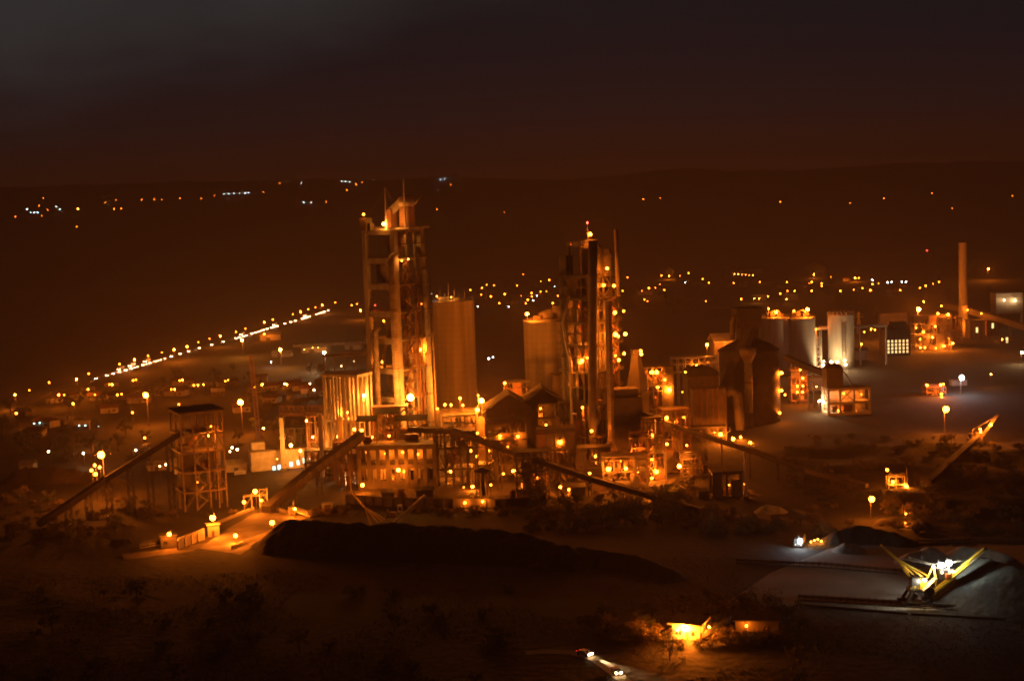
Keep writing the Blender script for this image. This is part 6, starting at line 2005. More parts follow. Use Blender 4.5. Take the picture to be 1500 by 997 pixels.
# A-frame and stays
part(SK, 'pylon_frame', MB().beam(k(1358, 846, -1), k(1367, 826, 0), .36).beam(k(1371, 852, -1), k(1367, 826, 0), .36).beam(k(1358, 846, 1), k(1367, 826, 0), .36).beam(k(1371, 858, 1), k(1368, 830, 0), .36), YELLOW)
part(SK, 'stay', MB().beam(k(1366.5, 826), k(1330, 815), .09).beam(k(1366.5, 827), k(1323, 818), .09), BANDP)
part(SK, 'stay', MB().beam(k(1367, 826), k(1420, 820), .09), BANDP)
# cab with lamps
part(SK, 'cab', MB().cbox(k(1381, 846, .5), 2.4, 2.0, 2.6), BLACKM)
part(SK, 'cab_window', MB().cbox(k(1379.5, 843, -.6), 1.2, .12, 1.0), GLASS)
part(SK, 'lamp_gantry', MB().beam(k(1380, 845, .5), k(1379, 826, .5), .22).beam(k(1388, 843, .5), k(1389.5, 823, .5), .22).beam(k(1372, 831, .5), k(1391, 827, .5), .22), BANDP)
part(SK, 'cab_platform', MB().cbox(k(1390, 838, .5), 3.2, 2.0, .2).rail([k(1384, 838, -.4), k(1396, 838, -.4)], 1.0, .08, 1), BANDP)
part(SK, 'motor_cover', MB().cbox(k(1388.5, 846, -.5), 1.6, 1.4, 1.3), glow_free := mat('orange_paint', (.6, .16, .03), (.7, .2, .05), .6, .5))
part(SK, 'railing', MB().rail([(-3.2, -2.2, 4.7), (2.4, -2.2, 4.7)], 1.0, .07, 1.1), YELLOW)
def klamp(u, v, dy, cls, n, P, col=CW, r=None):
    L_ = lamp(at(u, v, YSK + dy), cls, col, n, 'wall', power=P, light=cls == 's')
    # floodlights: their beams go out over the yard behind and beside the machine
    for d_ in (((-.75, .45, -.42), (.8, .5, -.35)) if cls == 'm' else ((-.8, .25, -.3),)):
        if cls == 's' and col == CW:
            continue
        spot(L_, V(d_).normalized() * 1.0, d_, P * 5500, 110, (.95, .98, .80), .8, .3)
    return L_
klamp(1378, 827, -1.2, 'm', 'left of the two dazzling white lamps on top of the yellow stacker', 1.0)
klamp(1390, 824, -1.2, 'm', 'right of the two dazzling white lamps on top of the yellow stacker', .9)
klamp(1354.5, 849, -2.6, 's', 'white lamp on the machine house of the yellow stacker', .45, WH)
klamp(1380, 838, -1.6, 's', 'small white lamp on the cab of the yellow stacker', .16, WH)
# rails of the stacker and second yard conveyor
def yard_track(label, pts, name='yard_conveyor'):
    P = [G(u, v) for u, v in pts]
    root = thing(name, label, 'yard conveyor', P[0])
    for i, (a, b) in enumerate(zip(P[:-1], P[1:])):
        d = (b - a).normalized()
        s = V((-d.y, d.x, 0))
        part(root, 'belt_deck', MB().beam(a + V((0, 0, 1.0)), b + V((0, 0, 1.0)), 1.4, .18), RUBBER, world=True)
        mb = MB()
        for q in (-.8, .8):
            mb.beam(a + s * q + V((0, 0, .85)), b + s * q + V((0, 0, .85)), .14, .25)
        n = int((b - a).length / 1.9)
        for j in range(n + 1):
            e = a + (b - a) * (j / n)
            for q in (-.8, .8):
                mb.beam(e + s * q, e + s * q + V((0, 0, 1.35)), .14)
            mb.beam(e + s * .9 + V((0, 0, 1.32)), e - s * .9 + V((0, 0, 1.32)), .12)
        part(root, 'frame', mb, BLACKM, world=True)
        for q in (-2.4, 2.4):
            part(root, 'rail', MB().beam(a + s * q + V((0, 0, .2)), b + s * q + V((0, 0, .2)), .16, .3), BLACKM, world=True)
    return root
yard_track('dark yard conveyor and rails passing under the yellow stacker', [(1170, 876), (1347, 887), (1560, 899)])
yard_track('dark yard conveyor crossing the pale stockyard behind the yellow stacker', [(1080, 822), (1200, 828), (1320, 838)])
yard_track('dark yard conveyor behind the pale heaps at the back of the stockyard', [(1300, 796), (1420, 792), (1540, 795)])
low_wall('kerb_wall', 'dim kerb along the front edge of the stockyard', [(1170, 886), (1330, 899)], .4, .4, CONCD)
low_wall('kerb_wall', 'reddish kerb at the right front edge of the stockyard', [(1335, 899.5), (1560, 912)], .4, .4, CONCD)

# ================= dim stacker behind the black heap
Yb = G(570, 772).y + 6
B = at(570, 760, Yb)
DS = thing('stacker', 'dim stacker with spread booms showing over the black heap', 'stacker', (B.x, B.y, 0))
def q(u, v, dy=0.0):
    p = at(u, v, Yb + dy)
    return V((p.x - B.x, p.y - B.y, p.z))
part(DS, 'base', MB().cbox(q(565, 780), 7, 4, 3.2), BLACKM)
part(DS, 'counter_boom', MB().beam(q(513, 719), q(534, 743), .6, .6), YELLOW)
for u_, v_ in ((543, 768), (555, 767), (560, 763), (564, 760)):
    part(DS, 'counter_boom_strut', MB().beam(q(534, 742), q(u_, v_), .32), YELLOW)
part(DS, 'boom', MB().beam(q(574, 767), q(622, 725), .8, .7), STEELP)
part(DS, 'boom_girder', MB().beam(q(580, 768, -1), q(608, 742, -1), .35), STEELP)
part(DS, 'pylon_frame', MB().beam(q(563, 760), q(567.5, 744), .3).beam(q(572, 758), q(567.5, 744), .3), STEELP)
part(DS, 'cab', MB().cbox(q(586, 749), 1.8, 1.8, 2.6), BANDP)
part(DS, 'cab_window', MB().cbox(q(586, 747, -1), 1.1, .1, 1.0), GLASS)
part(DS, 'motor_cover', MB().cbox(q(576, 757), 2.2, 1.6, 2.0), RUST)

# ================= transfer station right of centre
Yt = 545
B = at(1046, 752, Yt)
w_ = 42 * Yt / F
TS = thing('transfer_station', 'small dark transfer station on columns with a lit ground floor', 'building', (B.x, B.y, 0), R(2))
z4 = zof(1066, Yt, (741, 726, 692))
frame(TS, [0, w_ * .48, w_], [0, 7], z4, .8, .8, CONCD, slab_t=.3)
part(TS, 'wall', MB().box(.2, w_ - .2, 5.2, 5.5, z4[1], z4[2] - .8), SHEETD)
part(TS, 'sheet_wall', MB().box(.42, w_ * .3, -.2, .2, z4[1] + .02, z4[2] - .82).box(w_ * .62, w_ - .42, -.2, .2, z4[1] + .02, z4[2] - 3.0), SHEETD)
part(TS, 'roof', MB().box(-.6, w_ + .6, -.6, 7.6, z4[2] + .01, z4[2] + .5), ROOFD)
part(TS, 'drive_housing', MB().cbox((w_ * .5, 3, z4[1] + .02), 2.4, 2, 2.4), RUST)
part(TS, 'chute', MB().beam((w_ * .7, 2, z4[1] - .9), (w_ * .8, 2.5, z4[0] - 1), 1.0), RUST)
wall(1068, 710, Yt + 1, 't', 'small bulb in the upper floor of the transfer station', NA, power=.8)
wall(1086, 733, Yt + 2, 's', 'lamp at the right corner of the transfer station', NA, power=.9)
wall(1070, 741, Yt + 4, 's', 'lamp in the lit ground floor of the transfer station', NA, power=1.3)
wall(1091, 709, Yt + 2, 't', 'hooded lamp over the short conveyor at the transfer station', NA, power=3)
B = at(1024, 748, Yt)
AX = thing('shelter_hut', 'small dark lean-to left of the transfer station', 'hut', (B.x, B.y, 0))
part(AX, 'wall', MB().box(0, 4.2, 0, 3, 0, 3), SHEETD)
part(AX, 'roof', MB().add([(-.3, -.3, 3.01), (4.5, -.3, 3.01), (4.5, 3.3, 3.8), (-.3, 3.3, 3.8), (-.3, -.3, 3.2), (4.5, -.3, 3.2), (4.5, 3.3, 4.0), (-.3, 3.3, 4.0)], [(3, 2, 1, 0), (4, 5, 6, 7), (0, 1, 5, 4), (1, 2, 6, 5), (2, 3, 7, 6), (3, 0, 4, 7)]), ROOFD)
part(AX, 'door', MB().box(1.6, 2.6, -.07, -.01, 0, 2.1), CONCD)

# ================= guard houses in the front
B = G(985, 934)
gw = 41 * B.y / F
GH1 = thing('guard_house', 'small flat-roofed guard house blazing in lamplight among the trees', 'house', (B.x, B.y, 0), R(-24))
zg = 4.0
wd, dp = 7.6, 6.6
part(GH1, 'wall', MB().box(0, wd, 0, .25, 0, zg).box(0, .25, .25, dp, 0, zg).box(wd - .25, wd, .25, dp, 0, zg).box(.25, wd - .25, dp - .25, dp, 0, zg), PALE)
part(GH1, 'roof', MB().add([(-.9, -.9, zg + .02), (wd + .9, -.9, zg + .02), (wd + .9, dp + .9, zg + .5), (-.9, dp + .9, zg + .5), (-.9, -.9, zg + .3), (wd + .9, -.9, zg + .3), (wd + .9, dp + .9, zg + .8), (-.9, dp + .9, zg + .8)], [(3, 2, 1, 0), (4, 5, 6, 7), (0, 1, 5, 4), (1, 2, 6, 5), (2, 3, 7, 6), (3, 0, 4, 7)]), CONCD)
part(GH1, 'fascia', MB().box(-1.0, wd + 1.0, -1.02, -.92, zg - .05, zg + .42).box(wd + .92, wd + 1.02, -.9, dp + .9, zg + .0, zg + .6), PALE)
wn = part(GH1, 'window', MB().box(.9, 2.7, -.06, -.01, 1.1, 2.4), GLASS)
sub(wn, 'frame', MB().box(.75, .9, -.1, -.005, .95, 2.55).box(2.7, 2.85, -.1, -.005, .95, 2.55).box(1.75, 1.85, -.09, -.065, 1.1, 2.4), STEELP)
wn = part(GH1, 'window', MB().box(5.2, 6.3, -.06, -.01, 1.1, 2.4), GLASS)
sub(wn, 'frame', MB().box(5.05, 5.2, -.1, -.005, .95, 2.55).box(6.3, 6.45, -.1, -.005, .95, 2.55), STEELP)
part(GH1, 'door', MB().box(3.6, 4.6, -.07, -.01, 0, 2.1), RUST)
lp = lamp(V((B.x + 2.9, B.y - 3.0, 3.35)), 'l', NA, 'blazing lamp on the front wall of the guard house', 'wall', power=.95, cat='wall lamp')
lp.scale = (.62, .62, .62)
lamp(V((B.x + 1.2, B.y - 1.6, 2.6)), 't', WH, 'small pale lamp left of the blazing one on the guard house', 'wall', power=.25)
lamp(V((B.x + 9.8, B.y - 1.6, 3.2)), 't', NA, 'added eave lamp that brightens the side wall and trees by the guard house', 'wall', power=5)  # added lamp, brightens the side wall and the trees behind

B2 = G(1080, 934)
GH2 = thing('guard_house', 'longer dim outbuilding right of the blazing guard house', 'house', (B2.x, B2.y + 2.5, 0), R(-8))
w2, d2, z2 = 11.5, 6.0, 4.0
part(GH2, 'wall', MB().box(0, w2, 0, .25, 0, z2).box(0, .25, .25, d2, 0, z2).box(w2 - .25, w2, .25, d2, 0, z2).box(.25, w2 - .25, d2 - .25, d2, 0, z2), SHEET)
part(GH2, 'roof', MB().add([(-.7, -.7, z2 + .02), (w2 + .7, -.7, z2 + .02), (w2 + .7, d2 + .7, z2 + .6), (-.7, d2 + .7, z2 + .6), (-.7, -.7, z2 + .3), (w2 + .7, -.7, z2 + .3), (w2 + .7, d2 + .7, z2 + .9), (-.7, d2 + .7, z2 + .9)], [(3, 2, 1, 0), (4, 5, 6, 7), (0, 1, 5, 4), (1, 2, 6, 5), (2, 3, 7, 6), (3, 0, 4, 7)]), ROOFD)
part(GH2, 'door', MB().box(5, 6, -.07, -.01, 0, 2.1), RUST)
part(GH2, 'window', MB().box(7.5, 9, -.06, -.01, 1.2, 2.4), GLASS)
part(GH2, 'chimney_pipe', MB().tube((3, 4, z2 + .5), (3, 4, z2 + 1.8), .15, n=8), STEEL)
lamp(V((B2.x + 2.6, B2.y + .4, 3.2)), 's', NA, 'orange lamp on the front of the dim outbuilding', 'wall', power=.4)
e0, e1 = G(1027, 936), G(1072, 914)
FN = thing('ramp_wall', 'slanting pale stair wall between the guard house and the outbuilding', 'wall', e0)
part(FN, 'wall_panel', MB().beam(e0 + V((0, 0, .8)), e1 + V((0, 0, 1.6)), .3, 1.4), PALE, world=True)
part(FN, 'coping', MB().beam(e0 + V((0, 0, 1.58)), e1 + V((0, 0, 2.38)), .45, .14), CONC, world=True)

# ================= vehicles
def vehicle(name, label, P, rz, kind='car', m=None, group=None, lights=(WH, 20.0), rear=False, lm=1.0):
    m = m or CARP
    t = thing(name, label, 'car' if kind == 'car' else 'truck', P, rz, group)
    L_, W_, = (4.3, 1.75) if kind == 'car' else (8.5, 2.5)
    if kind == 'car':
        prof = [(-L_ / 2, .35), (-L_ / 2, .85), (-L_ / 2 + .9, .95), (-L_ / 2 + 1.35, 1.42), (L_ / 2 - 1.2, 1.45), (L_ / 2 - .35, .98), (L_ / 2, .9), (L_ / 2, .35)]
    else:
        prof = [(-L_ / 2, .7), (-L_ / 2, 1.6), (-L_ / 2 + .3, 2.9), (-L_ / 2 + 1.9, 3.0), (-L_ / 2 + 1.95, 3.1), (L_ / 2, 3.1), (L_ / 2, .8)]
    n = len(prof)
    vs = [(x, y, z) for y in (-W_ / 2, W_ / 2) for x, z in prof]
    fs = [tuple(range(n)), tuple(range(2 * n - 1, n - 1, -1))] + [(i, n + i, n + (i + 1) % n, (i + 1) % n) for i in range(n)]
    part(t, 'body', MB().add(vs, fs), m)
    part(t, 'windscreen', MB().add([(-L_ / 2 + (.92 if kind == 'car' else .02), y * W_ * .42, (.98 if kind == 'car' else 1.7) + (0 if 0 else 0)) for y in (-1, 1)] + [(-L_ / 2 + (1.3 if kind == 'car' else .25), y * W_ * .4, (1.38 if kind == 'car' else 2.75)) for y in (1, -1)], [(0, 1, 2, 3)]), GLASS)
    for x in (-L_ / 2 + .8, L_ / 2 - .85):
        for y in (-W_ / 2, W_ / 2):
            part(t, 'wheel', MB().tube((x, y - .1, .34), (x, y + .1, .34), .34 if kind == 'car' else .5, n=12), RUBBER)
    em = gm(lights[0], lights[1])
    for y in (-W_ * .36, W_ * .36):
        part(t, 'headlight', MB().tube((-L_ / 2 - .03, y, .72 if kind == 'car' else 1.1), (-L_ / 2 + .05, y, .72 if kind == 'car' else 1.1), .13 * lm, n=10), em)
    er = gm(RED, 6.0)
    for y in (-W_ * .38, W_ * .38):
        part(t, 'tail_light', MB().tube((L_ / 2 - .05, y, .8), (L_ / 2 + .03, y, .8), .1 * lm, n=8), er)
    return t
CARP = mat('car_paint', (.30, .30, .31), (.36, .36, .37), .5, .35)
CARW = mat('pale_car_paint', (.6, .6, .58), (.66, .65, .62), .5, .4)
# highway cars, heading this way; some added so their headlights brighten the road
def on_line(P, f):
    L = [0]
    for a, b in zip(P[:-1], P[1:]):
        L.append(L[-1] + (b - a).length)
    s = f * L[-1]
    for i in range(len(P) - 1):
        if L[i] <= s <= L[i + 1]:
            d = (P[i + 1] - P[i]).normalized()
            return P[i] + (P[i + 1] - P[i]) * ((s - L[i]) / (L[i + 1] - L[i])), d
    return P[-1], (P[-1] - P[-2]).normalized()
def near_f(u, v):
    g = TG(u, v)
    return min((i / 600 for i in range(601)), key=lambda f: (on_line(HWY, f)[0] - g).length)
rnd = random.Random(4)
cars = [(168, 544, 0), (176, 542.5, 1), (184, 540, 0), (193, 537.5, 1), (200, 535, 0), (207, 533, 0), (215, 531, 1), (222, 530.5, 0), (229, 528.5, 0), (237, 526.5, 0), (152, 549, 0), (336, 497, 0), (345, 494, 0), (354, 491.5, 1), (363, 488.5, 0), (372, 486, 0), (381, 483, 0), (390, 480, 0), (398, 477.5, 1), (405, 475.5, 0), (428, 468.5, 0), (435, 466.5, 0), (442, 464.5, 1), (449, 462, 0), (456, 460, 0), (463, 458, 0), (470, 456, 0), (160, 546.5, 0), (172, 543.3, 0), (180, 541.2, 0), (189, 538.7, 0), (197, 536.2, 0), (211, 532.2, 0), (226, 529.4, 0), (233, 527.5, 0), (340, 495.6, 0), (350, 492.6, 0), (358, 490, 0), (368, 487.2, 0), (376, 484.6, 0), (386, 481.4, 0), (394, 478.8, 0), (432, 467.5, 0), (439, 465.4, 0), (453, 461, 0), (460, 459, 0), (246, 523.5, 0), (258, 519.5, 0), (270, 516, 0), (284, 511.5, 0), (300, 506.5, 0), (316, 502, 0), (412, 473, 0), (418, 471.3, 0), (140, 551.5, 0), (128, 556, 0)]
for i, (u, v, tr) in enumerate(cars):
    f = near_f(u, v)
    p, d = on_line(HWY, f)
    side = V((d.y, -d.x, 0)) * (-3.6 if tr else 3.4)
    p = p + side
    far = p.y / 700
    zz = max(H(p.x + sx, p.y + sy) for sx in (-7, 0, 7) for sy in (-7, 0, 7)) + .28
    t = vehicle('truck' if tr else 'car', ('boxy truck with bright headlights in the stream on the highway' if tr else 'small car with bright headlights in the stream on the highway'), (p.x, p.y, zz), math.atan2(d.y, d.x), 'truck' if tr else 'car', CARW if i % 3 == 0 else CARP, 'trucks in the highway stream' if tr else 'cars in the highway stream', (WH, 45.0), lm=1.3 + far * .6)
    if i % 4 == 1:
        spot(t, (-3.0 if not tr else -5, 0, 1.0), (-1, 0, -.035), 8000, 50, WH)
# the car on the bend in the dark
p, d = on_line(ARC, .27)
p0, dd = on_line(ARC, .20)
AC = vehicle('car', 'car whose headlights pick out the bend of the dirt road in the dark foreground', (p0.x, p0.y, H(p0.x, p0.y) + .1), 0, 'car', CARW, None, (WH, 120.0), lm=1.7)
AC.rotation_euler = (0, 0, math.atan2(dd.y, dd.x) + math.pi)
p1, d1 = on_line(ARC, .40)
AC2 = vehicle('car', 'added second car whose headlights brighten the rest of the bend', (p1.x, p1.y, H(p1.x, p1.y) + .1), math.atan2(d1.y, d1.x) + math.pi, 'car', CARW, None, (WH, 120.0), lm=1.7)  # added car, its beam lights the rest of the bend
spot(AC2, (-2.4, .5, .75), (-1, .14, -.055), 40000, 20, WH)
spot(AC, (-2.4, .5, .75), (-1, .10, -.055), 26000, 18, WH)
spot(AC, (-2.4, -.5, .75), (-1, .28, -.06), 26000, 20, WH)
# loader with a white lamp and warning-lit stack beside it
B = G(1172, 798)
WL = vehicle('truck', 'dark truck with one dazzling white lamp at the edge of the stockyard', (B.x, B.y, .05), R(70), 'truck', STEEL, None, (CW, 4.0))
lamp(at(1172, 791.7, B.y - 5), 'm', CW, 'dazzling blue-white lamp on the dark truck at the stockyard edge', 'wall', power=.14)
for i, (u_, v_) in enumerate(((1188, 793), (1193, 791), (1198, 789.5), (1203, 792))):
    B_ = G(u_, v_ + 4)
    lamp(at(u_, v_, B_.y), 't', (1.0, .32, .03), 'small orange work lamp in the cluster right of the dark truck', 'street', power=.9, group='orange work lamps right of the dark truck')
for u0, v0, n, m_ in ((352, 696, 'pale van parked beside the long shed right of the open steel tower', CARW), (262, 695, 'pale van parked behind the open steel tower', CARW)):
    b = G(u0, v0)
    vehicle('van', n, (b.x, b.y, .05), R(15), 'truck', m_, None, (WH, .3)).scale = (.62, .75, .7)
# ------------------------------------------------------------------ vegetation and the town's houses
def leaf_cloud(rnd, clumps, n, size, flat=.75):
    """many small leaf faces gathered in clumps through the crown"""
    vs, fs = [], []
    for (cx, cy, cz, r) in clumps:
        for _ in range(n):
            while True:
                a = V((rnd.uniform(-1, 1), rnd.uniform(-1, 1), rnd.uniform(-1, 1)))
                if .15 < a.length < 1:
                    break
            p = V((cx, cy, cz)) + V((a.x, a.y, a.z * flat)) * r
            s = size * rnd.uniform(.5, 1.3)
            d1 = V((rnd.uniform(-1, 1), rnd.uniform(-1, 1), rnd.uniform(-.6, .6))).normalized() * s
            d2 = V((rnd.uniform(-1, 1), rnd.uniform(-1, 1), rnd.uniform(-.6, .6))).normalized() * s
            b = len(vs)
            vs += [p - d1, p + d2 * .6, p + d1, p - d2 * .6]
            fs.append((b, b + 1, b + 2, b + 3))
    return vs, fs


def tree_proto(seed, h, spread, m, n=60, low=.3):
    rnd = random.Random(seed)
    root = thing('tree', 'tree', 'tree', (0, 0, 0))
    tr = MB()
    tr.pipe([(0, 0, -.4), (rnd.uniform(-.2, .2), .1, h * .25), (rnd.uniform(-.4, .4), rnd.uniform(-.3, .3), h * .6)], [h * .028, h * .022, h * .012], 8)
    cl = []
    for k in range(9):
        t = rnd.uniform(0, 2 * math.pi)
        d = spread * rnd.uniform(.15, .8)
        z = h * rnd.uniform(low + .1, .92)
        e = V((d * math.cos(t), d * math.sin(t), z))
        tr.pipe([(0, 0, h * rnd.uniform(.2, .5)), (e.x * .5, e.y * .5, z * .8), e], [h * .012, h * .008, h * .004], 5)
        cl.append((e.x, e.y, e.z, spread * rnd.uniform(.28, .5)))
    for k in range(5):
        t = rnd.uniform(0, 2 * math.pi)
        d = spread * rnd.uniform(.5, 1.0)
        cl.append((d * math.cos(t), d * math.sin(t), h * rnd.uniform(low, .75), spread * rnd.uniform(.14, .28)))
    part(root, 'trunk', tr, BARK, True)
    part(root, 'crown', MB().add(*leaf_cloud(rnd, cl, n * 2, spread * .055)), m)
    return root


def bush_proto(seed, h, m, n=80):
    rnd = random.Random(seed)
    root = thing('bush', 'bush', 'bush', (0, 0, 0))
    cl = [(rnd.uniform(-h, h) * .8, rnd.uniform(-h, h) * .8, h * rnd.uniform(.25, .8), h * rnd.uniform(.25, .55)) for _ in range(8)]
    st = MB()
    for c_ in cl:
        st.pipe([(0, 0, -.2), (c_[0] * .6, c_[1] * .6, c_[2] * .7), c_[:3]], [.09, .06, .03], 4)
    part(root, 'stem', st, BARK)
    part(root, 'foliage', MB().add(*leaf_cloud(rnd, cl, n * 2, h * .075)), m)
    return root


PROT = [tree_proto(1, 9, 4.0, LEAF), tree_proto(2, 7, 3.6, LEAF), tree_proto(3, 11, 4.4, LEAF, 70), tree_proto(4, 6, 3.4, LEAFD), bush_proto(5, 2.4, LEAF), bush_proto(6, 2.0, LEAFD), bush_proto(7, 3.0, LEAFD)]
USED = set()


def plant(i, P, sc, label, group, rnd):
    rz = rnd.uniform(0, 6.28)
    if i not in USED:
        USED.add(i)
        o = PROT[i]
        o.location, o.rotation_euler, o.scale = P, (0, 0, rz), (sc, sc, sc)
        o['label'], o['group'] = label, group
        return o
    return copy_thing(PROT[i], P, rz, sc, label, group)


rnd = random.Random(12)
# round the guard houses
for u_, v_, i, s_ in ((905, 936, 4, 1.5), (920, 932, 3, .8), (935, 936, 3, 1.0), (948, 928, 1, .75), (960, 938, 6, 1.5), (972, 926, 3, .8), (978, 940, 4, 1.0), (935, 915, 3, .9), (955, 908, 0, .55), (985, 900, 3, .8), (1000, 896, 6, 1.7), (1018, 893, 3, .85), (1035, 898, 6, 1.6),
                      (1050, 893, 3, .9), (1066, 896, 6, 1.8), (1085, 891, 3, .9), (1105, 893, 6, 1.7), (1125, 894, 3, .9), (1145, 900, 6, 1.6), (1160, 908, 3, .8), (1150, 930, 4, 1.4), (1132, 940, 6, 1.2), (1118, 942, 4, 1.3), (1060, 936, 6, 1.1), (1052, 928, 4, 1.0), (1070, 932, 3, .55), (1084, 938, 5, 1.5), (1100, 942, 4, 1.2),
                      (1066, 944, 5, 1.3), (1040, 946, 5, 1.2), (1045, 920, 6, 1.0), (1058, 915, 4, 1.2), (1020, 946, 4, .8), (1090, 940, 4, 1.0), (1112, 936, 5, 1.2), (890, 925, 3, .9), (870, 920, 6, 1.4), (1172, 925, 3, .9), (1000, 944, 5, .9)):
    plant(i, G(u_, v_), s_, 'lamplit leafy tree or shrub crowding round the guard house', 'trees and shrubs round the guard house', rnd)
# bushes at the feet of the works
for n in range(120):
    u_ = rnd.uniform(770, 1010)
    v_ = rnd.uniform(728, 775) + (6 if u_ < 900 else 0)
    plant(rnd.choice((0, 1, 4, 4, 6, 3)), G(u_, v_), rnd.uniform(.6, 1.1), 'dark bushy growth in the thicket below the works', 'thicket below the works', rnd)
for u_, v_, i, s_ in ((985, 722, 4, 1.6), (995, 716, 3, .8), (1005, 724, 6, 1.3), (1012, 714, 4, 1.4), (1000, 730, 5, 1.4), (975, 734, 5, 1.2)):
    plant(i, G(u_, v_), s_, 'pale lit bush beside the star-bright lamp on its pole', 'lit bushes by the star-bright lamp', rnd)
for n in range(50):
    u_ = rnd.uniform(1010, 1200)
    plant(rnd.choice((4, 5, 6, 3)), G(u_, rnd.uniform(757, 782)), rnd.uniform(.6, 1.1), 'dark shrub on the bank in front of the transfer station', 'shrubs before the transfer station', rnd)
# rough ground at the right
for n in range(190):
    u_, v_ = rnd.uniform(1150, 1500), rnd.uniform(640, 785)
    if abs(u_ - 1277) < 14 and v_ > 728 or (1290 < u_ < 1345 and 690 < v_ < 725):
        continue
    P = TG(u_, v_)
    plant(rnd.choice((4, 4, 5, 6, 6, 3)), P, rnd.uniform(.5, 1.15), 'low shrub on the rough ground at the right', 'shrubs on the rough ground', rnd)
# township trees at the left
for n in range(110):
    u_, v_ = rnd.uniform(-5, 480), rnd.uniform(545, 690)
    if v_ < 612 - u_ * .21 or (u_ > 225 and v_ > 600 and u_ < 345):
        continue
    P = TG(u_, v_)
    if P.y < 640 and u_ > 330:
        continue
    plant(rnd.choice((0, 1, 2, 2, 3)), P, rnd.uniform(.7, 1.25), 'dark tree of the township between its lamps', 'trees of the township', rnd)
for u_, v_, s_ in ((194, 607, 1.0), (212, 644, 1.0), (35, 662, 1.2), (96, 668, 1.4), (16, 603, 1.1)):
    plant(2 if s_ > 1 else 1, TG(u_, v_ + 4), s_, 'tree of the township half lit by the lamp beside it', 'half lit trees of the township', rnd)
# scrub below the retaining wall
for n in range(60):
    u_ = rnd.uniform(455, 800)
    if 505 < u_ < 630 and rnd.random() < .6:
        continue
    plant(rnd.choice((4, 5, 6, 6)), G(u_, rnd.uniform(746, 757)), rnd.uniform(.5, 1.0), 'dark shrub at the foot of the retaining wall', 'shrubs below the retaining wall', rnd)
# left foreground scrub
for n in range(110):
    u_, v_ = rnd.uniform(0, 345), rnd.uniform(730, 800)
    if v_ > 765 and u_ > 200 or (235 < u_ < 345 and v_ < 750):
        continue
    plant(rnd.choice((4, 5, 6, 3, 1)), TG(u_, v_), rnd.uniform(.5, 1.1), 'dim shrub on the dark slope left of the unloading yard', 'shrubs left of the unloading yard', rnd)
# dark foreground
for n in range(70):
    u_, v_ = rnd.uniform(0, 1500), rnd.uniform(850, 1010)
    if 740 < u_ < 980 and v_ > 925 or 960 < u_ < 1170 and 890 < v_ < 950 or u_ > 1060 and v_ < 965:
        continue
    plant(rnd.choice((4, 5, 6, 1, 3)), TG(u_, v_), rnd.uniform(.7, 1.4), 'shrub lost in the dark foreground scrub', 'shrubs in the dark foreground', rnd)
# trees behind the town
for u_, v_, s_ in ((980, 408, 1.6), (976, 407, 1.2), (1188, 405, 1.7), (1194, 404, 1.9), (1200, 405, 1.6), (1206, 406, 1.4), (1252, 408, 1.5), (1060, 408, 1.6), (1420, 405, 1.6), (1430, 402, 1.8), (1440, 400, 1.6), (1456, 401, 1.5)):
    plant(2, TG(u_, v_), s_, 'distant tree of the town lit by the lamp under it', 'lit trees of the far town', rnd)
for n in range(60):
    u_, v_ = rnd.uniform(640, 1480), rnd.uniform(408, 470)
    plant(rnd.choice((0, 2)), TG(u_, v_), rnd.uniform(1, 1.7), 'dark distant tree among the town lights', 'dark trees of the far town', rnd)
for i in range(len(PROT)):
    if i not in USED:
        plant(i, G(700 + i * 10, 900), 1, 'shrub lost in the dark foreground scrub', 'shrubs in the dark foreground', rnd)

# houses
HM = [PALE, SHEET, CONC]
def house_proto(w_, d_, h_, m_):
    root = thing('house', 'house', 'house', (0, 0, 0))
    part(root, 'wall', MB().box(-w_ / 2, w_ / 2, 0, d_, -.6, h_), m_)
    part(root, 'roof', MB().gable(-w_ / 2, w_ / 2, 0, d_, h_ + .02, h_ + 1.9, .5, .22), STEELP if m_ is SHEET else RUST)
    part(root, 'door', MB().box(-.5, .5, -.08, -.01, 0, 2.1), SHEETD)
    wn = part(root, 'window', MB().box(w_ * .22, w_ * .22 + 1.4, -.08, -.01, 1.0, 2.2), GLASS)
    sub(wn, 'frame', MB().box(w_ * .22 - .12, w_ * .22, -.1, -.005, .9, 2.3).box(w_ * .22 + 1.4, w_ * .22 + 1.52, -.1, -.005, .9, 2.3), STEELP)
    return root
HP = [house_proto(10, 7, 3.4, PALE), house_proto(14, 8, 3.6, CONC), house_proto(8, 6, 3.2, SHEET), house_proto(18, 9, 5.5, PALE)]
hu = set()
def house(i, P, rz, label, group):
    if i not in hu:
        hu.add(i)
        o = HP[i]
        o.location, o.rotation_euler = P, (0, 0, rz)
        o['label'], o['group'] = label, group
    else:
        copy_thing(HP[i], P, rz, None, label, group)
rnd = random.Random(33)
for u_, v_ in ((30, 610), (80, 590), (95, 587), (130, 578), (142, 586), (165, 572), (176, 586), (200, 566), (205, 590), (232, 578), (256, 580), (270, 565), (290, 573), (302, 571), (335, 566), (320, 580), (372, 575), (395, 572), (428, 569), (440, 572), (452, 576), (465, 580), (60, 626), (120, 630), (85, 622), (160, 605), (48, 640), (410, 585), (440, 590), (395, 590), (355, 604), (470, 566)):
    house(rnd.choice((0, 1, 2)), TG(u_, v_), rnd.uniform(-.5, .5), 'small low house of the dark township', 'houses of the township')
